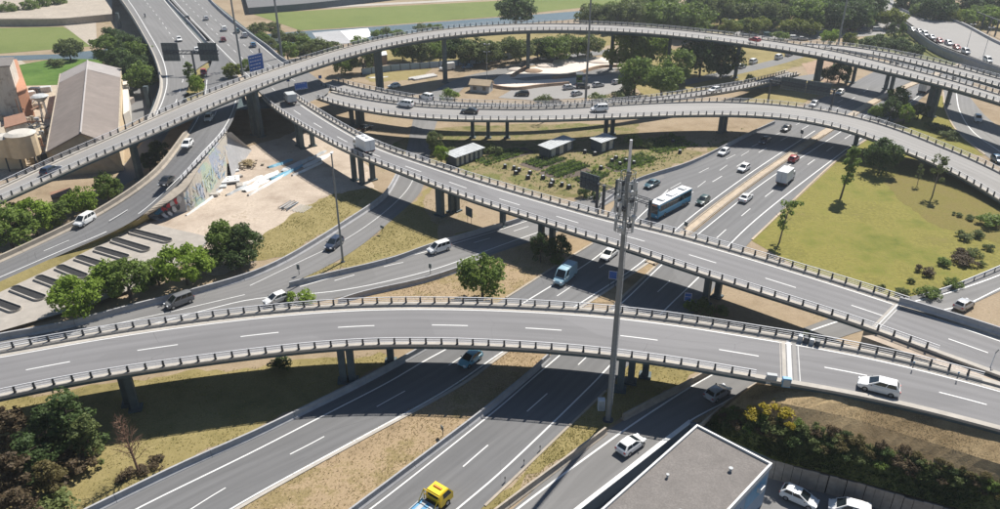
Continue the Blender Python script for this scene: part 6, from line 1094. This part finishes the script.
for i, (a, b, w, m_, l) in enumerate((((292, 176), (322, 163), 1.2, 'tarp_white', 'narrow pale strip in the shade between the blue tarp and the piers'), ((258, 184), (292, 170), 1.0, 'tarp_grey', 'thin grey strip running into the viaduct shade'), ((300, 164), (326, 151), 1.4, 'tarp_grey', 'crumpled grey sheet nearest to the left piers'), ((226, 196), (246, 186), 1.4, 'tarp_grey', 'short grey sheet below the holed slab'), ((236, 188), (262, 176), 1.6, 'tarp_white', 'white sheet between the holed slab and the wide tarp'), ((244, 192), (277, 172), 3.2, 'tarp_white', 'wide white tarp on the dirt lot, edge in the viaduct shade'), ((248, 196), (284, 175), 1.2, 'tarp_white', 'narrow white strip lying right of the wide white tarp'), ((186, 216), (222, 190), 1.3, 'tarp_white', 'long white sheet along the foot of the graffiti wall'), ((270, 180), (302, 166), 2.2, 'tarp_blue', 'blue tarp on the dirt lot in the viaduct shade'), ((282, 172), (310, 158), 2.4, 'tarp_grey', 'grey tarp in the viaduct shade near the piers'), ((302, 168), (330, 154), 2.2, 'tarp_white', 'pale sheet beside the piers of the diagonal viaduct'), ((268, 168), (292, 160), 2.0, 'tarp_blue', 'second blue tarp deeper in the viaduct shade'), ((228, 152), (246, 146), 1.4, 'tarp_white', 'white sheet in the dark below the high viaduct'))): strip_thing('tarp', l, 'tarp', a, b, w, .45, m_, g, seed=i)
g = 'slabs of concrete debris'
o = thing('debris_slab', 'pale broken concrete slab with holes lying near the graffiti wall', 'rubble', P(229, 182), .3); mb = MB(); mb.box((0, 0, .55), (4.6, 3.6, .35)); build('slab', mb, 'tarp_white', o, local=True); mb = MB(); mb.box((0, 0, .2), (4.2, 3.0, .4)); build('underside', mb, 'bin_black', o, local=True)
for k in range(6): mb = MB(); mb.box((-1.6 + (k % 3) * 1.5, -.8 + (k // 3) * 1.6, .735), (.4, .4, .03)); build('hole', mb, 'bin_black', o, local=True)
rs = random.Random(8)
for i, (x, y, l) in enumerate(((236, 178, 'pale slab leaning right of the holed slab'), (222, 187, 'pale slab left of the holed slab by the wall foot'), (240, 186, 'thin pale slab below the holed slab'), (233, 172, 'pale block between the rubble heap and the holed slab'), (214, 196, 'small pale slab lying along the graffiti wall'))):
    o = thing('broken_slab', l, 'rubble', P(x, y), rs.uniform(0, 3), 'broken pale slabs'); mb = MB(); rbox(mb, (0, 0, .05), (rs.uniform(1.6, 3), rs.uniform(1, 1.8), rs.uniform(.25, .6)), .08); build('slab', mb, 'tarp_grey' if i % 2 else 'concrete', o, local=True); mb = MB(); mb.box((.3, .2, .1), (1.8, .5, .2), .6); build('fragment', mb, 'rubble', o, local=True)
o = thing('rubble_heap', 'heap of rubble with dry weeds at the end of the graffiti wall', 'rubble', P(243, 166)); rs = np.random.RandomState(4); mb = MB()
for k in range(40): s = rs.uniform(.25, .8); mb.box((rs.normal(0, 1.8), rs.normal(0, 1.4), s * .3 + rs.uniform(0, .5)), (s, s * .8, s * .6), rs.uniform(0, 3))
build('rubble', mb, 'rubble', o, local=True); tree('bush', 246, 162, 1.8, 'straw', 'dry yellow weeds on the rubble heap by the graffiti wall', None, 1.8)
o = thing('timber_stack', 'dark planks and timber stacked on the edge of the grass in the lot', 'timber', P(289, 206), heading(289, 206, 10, -6))
for k in range(9): mb = MB(); mb.box((random.uniform(-.3, .3), -1.0 + k * .25, .12 + .12 * (k % 3)), (4.2 + random.uniform(-1, .6), .2, .14), random.uniform(-.1, .1)); build('plank', mb, 'steel_dark' if k % 3 == 0 else ('tarp_grey' if k % 3 == 1 else 'board_wood'), o, local=True)
o = thing('pallet_row', 'pale wooden boards lying in the grass right of the timber', 'timber', P(302, 209), heading(302, 209, 10, -6))
for k in range(8): mb = MB(); mb.box((0, -1.3 + k * .4, .08), (3.2 + .5 * (k % 2), .16, .1)); build('plank', mb, 'shed_pale', o, local=True)
# ------------------------------------------------------------------ sheds and composters in the allotments
def shed(a, b, w, ht, lab, doors=3):
    A_, B_2 = P(*a), P(*b); d = B_2 - A_; L = np.linalg.norm(d); o = thing('shed', lab, 'shed', (A_ + B_2) / 2, math.atan2(d[1], d[0])); mb = MB(); mb.loft([[(-L / 2, 0, 0), (L / 2, 0, 0), (L / 2, w, 0), (-L / 2, w, 0)], [(-L / 2, 0, ht), (L / 2, 0, ht), (L / 2, w, ht * 1.12), (-L / 2, w, ht * 1.12)]]); build('wall', mb, 'shed_dark', o, local=True)
    mb = MB(); q = [(-L / 2 - .3, -.5, ht + .02), (L / 2 + .3, -.5, ht + .02), (L / 2 + .3, w + .3, ht * 1.14), (-L / 2 - .3, w + .3, ht * 1.14)]; mb.loft([q, [(x, y, z + .1) for x, y, z in q]]); rf = build('roof', mb, 'tarp_grey', o, local=True); mb = MB()
    for k in range(int(L / .9)): x = -L / 2 + .45 + k * .9; mb.loft([[(x - .04, -.5, ht + .13), (x + .04, -.5, ht + .13), (x + .04, w + .3, ht * 1.14 + .11), (x - .04, w + .3, ht * 1.14 + .11)], [(x - .03, -.5, ht + .17), (x + .03, -.5, ht + .17), (x + .03, w + .3, ht * 1.14 + .15), (x - .03, w + .3, ht * 1.14 + .15)]])
    build('roof_rib', mb, 'steel', rf, local=True)
    for k in range(doors): x = -L / 2 + L * (k + .5) / doors; mb = MB(); mb.box((x, -.04, ht * .45), (L / doors * .5, .06, ht * .85)); dd = build('door', mb, 'shed_pale', o, local=True); mb = MB(); mb.box((x + L / doors * .15, -.09, ht * .45), (.08, .05, .16)); build('handle', mb, 'steel_dark', dd, local=True)
shed((455.5, 167), (483, 157), 3.2, 2.3, 'long low shed with pale doors beside the diagonal viaduct rail', 6); shed((549, 159), (573, 149), 3.0, 2.4, 'dark shed with grey roof in the middle of the allotments', 3); shed((600, 153), (614, 148), 3.0, 2.6, 'small square shed with pale roof below the low viaduct', 2)
g = 'black compost bins in the allotments'; k = 0; src = None
CB = sorted(((505, 165.5), (514, 167), (519, 169), (516, 172), (530, 172), (528, 176.5), (543, 176.5), (552, 180), (551, 184), (552.5, 181), (562, 183.5), (569, 186), (585, 151), (595, 153), (612, 160), (616, 157), (620, 163), (626, 160), (634, 162), (601, 167), (673, 141), (680, 151)))
for x, y in CB:
    k += 1; bl_ = '%s black compost bin from the left in the allotments' % ORD[CB.index((x, y))]; pp = P(x, y, .6); pp[2] = 0
    if src is None:
        src = o = thing('compost_bin', bl_, 'bin', pp, 0, g); mb = MB(); mb.box((0, 0, .42), (.85, .85, .84), 0, taper=.86); build('box', mb, 'bin_black', o, local=True); mb = MB(); mb.box((0, 0, .87), (.45, .45, .06)); build('lid', mb, 'tarp_grey', o, local=True)
    else: o = copy_tree(src); o['label'] = bl_; o.location = tuple(pp); o.rotation_euler = (0, 0, k * .7)
for i, (a, b, w) in enumerate((((528, 168), (556, 158), 3.0), ((545, 176), (575, 166), 2.4), ((560, 176), (590, 170), 2.0), ((610, 170), (640, 162), 2.0), ((500, 158), (530, 150), 2.4))):
    A_, B_2 = P(*a), P(*b); nn = unit([-(B_2 - A_)[1], (B_2 - A_)[0], 0]); mb = MB(); mb.add([A_ - nn * w + [0, 0, .06], B_2 - nn * w + [0, 0, .06], B_2 + nn * w + [0, 0, .06], A_ + nn * w + [0, 0, .06]], [(0, 1, 2, 3)]); o = build('soil_bed', mb, 'soil_dark'); tag(o, kind='structure')
# ------------------------------------------------------------------ background: works at the left, sand lot, fences
def gable(lab, E0, E1, R0, R1, F0, F1):
    """E = left eave (far, near), R = ridge, F = right eave"""
    pts = [np.array(P(*x)) for x in (E0, E1, R0, R1, F0, F1)]; e0, e1, r0, r1, f0, f1 = pts; o = thing('works_hall', lab, 'building', ((e1 + f1) / 2) * [1, 1, 0]); gnd = lambda p: p * [1, 1, 0]
    for nm, a0, a1, b0, b1, m_ in (('roof', e0, e1, r0, r1, 'roof_sheet'), ('roof', r0, r1, f0, f1, 'roof_sheet')):
        mb = MB(); mb.add([a0, a1, b1, b0] + [p - [0, 0, .25] for p in (a0, a1, b1, b0)], [(0, 1, 2, 3), (7, 6, 5, 4), (0, 4, 5, 1), (1, 5, 6, 2), (2, 6, 7, 3), (3, 7, 4, 0)]); rf = build(nm, mb, m_, o)
        n_ = unit(np.cross(a1 - a0, b0 - a0)); n_ = n_ if n_[2] > 0 else -n_; mb = MB(); q = [a0 * (1 - t) + a1 * t for t in (0.005, .16)]; q2 = [b0 * (1 - t) + b1 * t for t in (.005, .16)]
        mb.add([q[0] + n_ * .06, q[1] + n_ * .06, q2[1] + n_ * .06, q2[0] + n_ * .06], [(0, 1, 2, 3)]); build('roof_panel', mb, 'roof_pale', rf)
        K = 64; mb = MB()
        for k in range(K):
            t = (k + .5) / K; p0 = a0 * (1 - t) + a1 * t; p1 = b0 * (1 - t) + b1 * t; dd = unit(a1 - a0) * .07; mb.add([p0 - dd + n_ * .08, p0 + dd + n_ * .08, p1 + dd + n_ * .08, p1 - dd + n_ * .08], [(0, 1, 2, 3)])
        build('sheet_seam', mb, m_, rf)
    mb = MB(); mb.tube(r0 + [0, 0, .08], r1 + [0, 0, .08], .22); build('ridge_cap', mb, 'roof_pale', o)
    ins = lambda p, q: p + unit(q - p) * .5
    mb = MB(); mb.add([gnd(e1), gnd(f1), f1 - [0, 0, .2], r1 - [0, 0, .2], e1 - [0, 0, .2]], [(0, 1, 2, 3, 4)]); mb.v = [tuple(np.array(v) + unit(e0 - e1) * .4) for v in mb.v]; build('gable_wall', mb, 'render_tan', o)
    mb = MB(); mb.add([gnd(e0), gnd(f0), f0 - [0, 0, .2], r0 - [0, 0, .2], e0 - [0, 0, .2]], [(4, 3, 2, 1, 0)]); build('gable_wall', mb, 'render_tan', o)
    for a, b in ((e0, e1), (f1, f0)): mb = MB(); mb.add([gnd(a), gnd(b), b - [0, 0, .2], a - [0, 0, .2]], [(0, 1, 2, 3)]); build('side_wall', mb, 'render_cream', o)
    for a, b in ((e0, e1), (f0, f1)): mb = MB(); mb.tube(a, b, .18); build('gutter', mb, 'rubble', o)
gable('long grey gabled works hall at the upper left', (60, 74, 6), (46, 152, 6), (87.5, 60.5, 9), (80.5, 133, 9), (121, 68.5, 6), (118, 146, 6))
wb = PP([(124, 70), (129, 70), (132, 122), (126, 126)], 0); mb = MB(); mb.loft([list(wb), list(wb + [0, 0, 3.2])]); o = build('annex', mb, 'render_white'); tag(o, 'low cream annex along the right side of the works hall', 'building')
o = thing('silo_tower', 'pale cylindrical twin tanks at the left edge below the works', 'tank', P(20, 160)); 
for i, (x, y, r, z0, ht, m_) in enumerate(((8, 148, 2.3, 3.4, 4.2, 'render_cream'), (24, 147, 3.2, 3.2, 5, 'render_cream'))):
    c = P(x, y, 5.0); c[2] = 0; mb = MB(); mb.tube(c + [0, 0, z0], c + [0, 0, z0 + ht], r, n=16); tk = build('tank', mb, m_, o); mb = MB(); mb.tube(c + [0, 0, z0 + ht], c + [0, 0, z0 + ht + .5], r * 1.04, r * .7, n=16); build('lid', mb, 'shed_pale', tk)
    for a in range(4): mb = MB(); q = c + np.array([math.cos(a * 1.57) * r * .8, math.sin(a * 1.57) * r * .8, 0]); mb.tube(q, q + [0, 0, z0], .16); build('leg', mb, 'steel_dark', o)
def block(lab, corners, h, m_, roofm, name='works_building', win=0, h0=0):
    a = PP(corners, h); o = thing(name, lab, 'building', a.mean(0) * [1, 1, 0]); n = len(a); mb = MB(); mb.add(list(a) + list(a * [1, 1, 0]), [(i, (i + 1) % n, n + (i + 1) % n, n + i) for i in range(n)]); mb.f = [f[::-1] for f in mb.f]; build('wall', mb, m_, o); mb = MB(); c = a.mean(0); b = a + (a - c) * .03 + [0, 0, .12]; mb.add(list(b) + list(b - [0, 0, .25]), [(i, n + i, n + (i + 1) % n, (i + 1) % n) for i in range(n)]); mb.poly(b); build('roof', mb, roofm, o); return o
wk = block('tall white stained works block at the left edge', [(-60, 60), (13, 57.5), (9, 66), (-60, 70)], 14, 'stained_white', 'gravel_roof'); block('brick wing with an orange end wall right of the white works block', [(13, 60), (17, 60), (27, 88), (17, 92)], 8, 'brick_wall', 'brick_wall'); block('low cream lean-to building below the twin tanks', [(-30, 146), (23, 146), (22, 154), (-30, 156)], 3.5, 'render_cream', 'shed_pale'); block('small reddish roofed outbuilding under the high viaduct at the left', [(50, 193), (70, 188), (74, 194), (52, 199)], 2.6, 'render_cream', 'roof_rust')
block('low wide shed beside the works yard conveyor', [(4, 118), (24, 113), (27, 122), (5, 128)], 5.5, 'stained_white', 'roof_rust')
o = thing('hopper', 'white funnel-topped hopper in the yard left of the works hall', 'hopper', P(45, 116)); mb = MB(); mb.tube((0, 0, 4.2), (0, 0, 5.6), .9, 2.3, 14); mb.tube((0, 0, 5.6), (0, 0, 6.0), 2.3, 1.6, 14); build('funnel', mb, 'tarp_grey', o, local=True)
for s in range(4): mb = MB(); mb.tube((math.cos(s * 1.57) * .9, math.sin(s * 1.57) * .9, 0), (math.cos(s * 1.57) * .8, math.sin(s * 1.57) * .8, 4.4), .12); build('leg', mb, 'steel', o, local=True)
o = thing('conveyor', 'rusty conveyor frame and machinery heap in the works yard', 'machine', P(26, 112)); rs = np.random.RandomState(9); mb = MB()
for k in range(26): a = rs.normal(0, 1, 3) * [2.2, 4.5, .6] + [0, 0, 2.2]; b = a + rs.normal(0, 1, 3) * [1.5, 2, .8]; a[2] = max(.1, a[2]); b[2] = max(.1, b[2]); mb.tube(a, b, .12)
build('frame', mb, 'steel', o, local=True); mb = MB()
for k in range(12): mb.box(rs.normal(0, 1, 3) * [2.2, 4.5, .1] + [0, 0, .8], (1.3, 1.0, 1.5), k)
build('machine_housing', mb, 'rubble', o, local=True)
g = 'clutter in the works yard'
for k, (x, y, m_, l) in enumerate(((36, 93, 'steel_dark', 'dark stacked container left of the works hall'), (46, 92, 'tarp_grey', 'grey stacked container beside the works hall corner'), (30, 97, 'tarp_white', 'white crate in the yard below the dark container'), (128, 96, 'rubble', 'brown pile of goods along the annex'), (130, 104, 'board_wood', 'wooden pile of goods along the annex'), (24, 158, 'truck_yellow', 'small yellow machine under the lean-to'))):
    o = thing('stored_goods', l, 'container', P(x, y), .4 * k, g); mb = MB(); rbox(mb, (0, 0, 0), (3.2, 1.8, 1.7), .1); build('container', mb, m_, o, local=True); mb = MB(); [mb.box((-1.2 + i * .6, -.92, .85), (.08, .05, 1.5)) for i in range(5)]; build('rib', mb, 'steel', o, local=True)
rs = np.random.RandomState(31)
for (x, y), lab in (((30, 128), 'rusty pipework and machinery between the tanks and the works hall'), ((12, 108), 'tangle of pipes in front of the white works block'), ((30, 160), 'rusty machinery under the lean-to by the high viaduct'), ((40, 140), 'dark pipe rack along the left wall of the works hall')):
    o = thing('machinery', lab, 'machine', P(x, y), 0, 'machinery in the works yard'); mb = MB()
    for k in range(22):
        a = rs.normal(0, 1, 3) * [2.2, 3.2, .8] + [0, 0, 2.4]; b = a + [[rs.normal(0, 3), 0, 0], [0, rs.normal(0, 3), 0], [0, 0, rs.normal(0, 2)]][k % 3]; a[2] = max(.1, a[2]); b[2] = max(.1, b[2]); mb.tube(a, b, rs.uniform(.08, .22))
    build('pipe', mb, 'roof_rust' if x < 32 else 'steel_dark', o, local=True); mb = MB()
    for k in range(7): q = rs.normal(0, 1, 3) * [2, 3, 0]; mb = MB(); mb.box((q[0], q[1], .9), (rs.uniform(.6, 1.6), rs.uniform(.6, 1.6), rs.uniform(1, 2.4)), k); build('housing', mb, ['rubble', 'steel_dark', 'render_cream'][k % 3], o, local=True)
    for k in range(3): q = rs.normal(0, 1, 3) * [1.8, 2.6, 0]; mb = MB(); mb.tube((q[0], q[1], 0), (q[0], q[1], 2.6), .6, n=10); build('drum', mb, 'steel', o, local=True)
# white-walled hut, tarps and fence behind the viaducts
def fence(lab, pts, ht, m_, seg, name='fence', h=0., posts='post_dark'):
    c = resample(spline(PP(pts, h), 1.), seg); o = thing(name, lab, 'fence', c[len(c) // 2])
    for k in range(len(c) - 1): d = c[k + 1] - c[k]; mb = MB(); mb.box((c[k] + c[k + 1]) / 2 + [0, 0, ht / 2], (seg * .92, .08, ht * .92), math.atan2(d[1], d[0])); build('panel', mb, m_, o); mb = MB(); mb.box(c[k] + [0, 0, ht / 2], (.2, .2, ht)); build('post', mb, posts, o)
fence('dark panelled fence behind the dirt yard under the high viaduct', [(362, 75), (400, 70.5), (432, 68), (475, 64), (520, 57), (560, 51)], 2.2, 'wall_blue_grey', 3.5)
mb = MB(); a = P(410, 80.5); b = P(436, 76); d = b - a; o = thing('board_stack', 'stack of long white boards on the dirt yard behind the ramp', 'boards', (a + b) / 2, math.atan2(d[1], d[0]))
for k in range(6): mb = MB(); mb.box((random.uniform(-.4, .4), -1.2 + k * .5, .3 + .1 * (k % 2)), (np.linalg.norm(d) * random.uniform(.85, 1), .44, .5)); build('board', mb, 'tarp_white', o, local=True)
strip_thing('tarp', 'pale grey sheet on the yard grass left of the white boards', 'tarp', (368, 78), (388, 77), 2.0, .3, 'tarp_white', None, seed=21)
block('small flat-roofed hut with a white roof under the high viaduct', [(372, 53), (386, 51.5), (387, 55), (373, 57)], 3.2, 'dirt_brown', 'roof_white', 'hut'); 
def hut(lab, a, b, w, ht, rise, wm, rm):
    A_, B_2 = P(*a), P(*b); d = B_2 - A_; L = np.linalg.norm(d); o = thing('hut', lab, 'building', (A_ + B_2) / 2, math.atan2(d[1], d[0])); mb = MB(); mb.loft([[(-L / 2, y, 0), (L / 2, y, 0), (L / 2, y, ht), (-L / 2, y, ht)] for y in (0, w)]); mb.loft([[(x, 0, ht), (x, w, ht), (x, w / 2, ht + rise)] for x in (-L / 2, L / 2)]); build('wall', mb, wm, o, local=True)
    for y0, y1 in ((-.4, w / 2), (w + .4, w / 2)): mb = MB(); z0 = ht - .4 * rise / (w / 2); q = [(-L / 2 - .4, y0, z0), (L / 2 + .4, y0, z0), (L / 2 + .4, y1, ht + rise), (-L / 2 - .4, y1, ht + rise)]; mb.loft([[(x, y, z + .03) for x, y, z in q], [(x, y, z + .2) for x, y, z in q]]); build('roof', mb, rm, o, local=True)
    for k in range(2): mb = MB(); mb.box((-L / 4 + k * L / 2, -.03, ht * .55), (1, .05, 1)); build('window', mb, 'glass', o, local=True)
hut('small hut with a pink tiled roof beside the sand lot', (470, 92), (489, 93.5), 4, 2.4, 1.1, 'tarp_grey', 'render_tan'); hut('green-walled cabin between parked cars at the foot of the lamp mast', (577, 84), (582, 84), 3, 3.0, .3, 'field_green', 'shed_dark')
g = 'mounds on the sand lot'
for i, (x, y, r, l) in enumerate(((533, 71.5, 3.4, 'brown-sided mound next to the tall pier'), (546, 66, 4, 'pale mound right of the tall pier on the sand lot'), (563, 62, 4.5, 'wide pale mound in the middle of the sand lot'), (584, 58, 4, 'mound behind the lamp mast on the sand lot'), (600, 62, 4, 'mound at the right end of the sand lot'), (516, 70, 3, 'low mound at the left of the tall pier'))):
    rs = np.random.RandomState(i); mb = MB(); c = P(x, y); rings = []
    for q, z in ((1, 0), (.8, .35), (.5, .8), (.15, 1)): rings.append([c + np.array([math.cos(t) * r * q * (1 + .15 * math.sin(3 * t + i)), math.sin(t) * r * .8 * q, z * .9]) for t in np.linspace(0, 6.283, 14, endpoint=False)])
    mb.loft(rings); o = build('sand_mound', mb, 'sand_pale' if i else 'dirt_brown', smooth_=True); tag(o, l, 'mound', g)
for i, (pts, l) in enumerate((([(486, 82), (495, 87.5), (515, 90), (540, 87), (569, 84.5)], 'dark low bank along the front of the sand lot'), ([(553, 79), (566, 77), (579, 74), (600, 68), (622, 67)], 'dark low bank at the back of the sand lot car park'), ([(512, 77), (520, 72), (527, 68)], 'dark low bank beside the tall pier'))):
    c = spline(PP(pts), 1.5); o = build('earth_bank', sweep(c, [(-.8, 0), (.8, 0), (.3, .9), (-.3, .9)]), 'dirt_brown'); tag(o, l, 'bank', 'earth banks round the sand lot')
# upper right street on its raised deck, quay wall at the top left
sheet('raised_street', [(866, -2), (905, 20), (940, 45), (985, 61.5), (1060, 86), (1060, 66), (1000, 41), (945, 16), (918, 13), (886, -2), (860, -30), (830, -30)], 'asphalt_pale', h=3.02, dz=0); sheet('raised_street', [(800, 30), (846, 27), (900, 29), (906, 21), (876, 22), (846, 24.5), (800, 26)], 'asphalt_pale', h=.1, dz=0); sheet('far_car_park', [(730, 38), (800, 40), (870, 36), (900, 32), (870, 26), (800, 28), (735, 31)], 'asphalt_pale', dz=.07)
band('street_wall', [(862, -4, 3), (905, 22.5, 3), (940, 46.5, 3), (985, 62.5, 3), (1060, 88, 3)], -.1, .0, 'concrete_grey'); band('street_wall', [(886, -4, 3), (918, 13.5, 3), (945, 16.5, 3), (1000, 41.5, 3), (1060, 67, 3)], -.1, .0, 'concrete_grey')
o = thing('pole_row', 'row of dark poles carrying a rail in the upper right corner', 'fence', P(990, 30)); c = PP([(974, 26), (981, 29), (988, 32), (995, 35), (1002, 38.5), (1010, 42)], 0)
for q in c: mb = MB(); mb.box(q + [0, 0, 3], (.5, .5, 6)); build('pole', mb, 'steel_dark', o)
mb = MB(); [mb.tube(c[i] + [0, 0, 5.8], c[i + 1] + [0, 0, 5.8], .2) for i in range(5)]; build('rail', mb, 'steel_dark', o)
band('quay_wall', [(-60, 19, 3), (60, 18.5, 3), (112, 14, 3)], -.1, 0, 'concrete_warm'); band('quay_wall', [(248, 8, 3), (300, 4, 3), (350, -1, 3), (430, -10, 3)], -.1, 0, 'wall_dark')
sheet('quay_top', [(-60, 19), (60, 18.5), (112, 14), (112, -8), (-60, -6)], 'concrete_warm', h=3.05, dz=0); sheet('quay_top', [(248, 8), (300, 4), (350, -1), (430, -10), (430, -30), (240, -20)], 'asphalt', h=3.05, dz=0)
sheet('stepped_ground', [(800, 62), (835, 58), (852, 76), (832, 86), (812, 88), (806, 70)], 'dirt_brown', dz=.036)

# ------------------------------------------------------------------ distant haze
mb = MB(); mb.box((0, 2200, 30.5), (5200, 5200, 64)); hz = build('haze', mb, 'tarp_grey'); tag(hz, kind='stuff')
m = bpy.data.materials.new('haze_air'); m.use_nodes = True; nt = m.node_tree; nt.nodes.remove(nt.nodes['Principled BSDF']); v = nt.nodes.new('ShaderNodeVolumePrincipled'); v.inputs['Color'].default_value = (.86, .92, 1, 1); v.inputs['Density'].default_value = .00019; v.inputs['Anisotropy'].default_value = .3
nt.links.new(v.outputs[0], nt.nodes['Material Output'].inputs['Volume']); hz.data.materials.clear(); hz.data.materials.append(m)
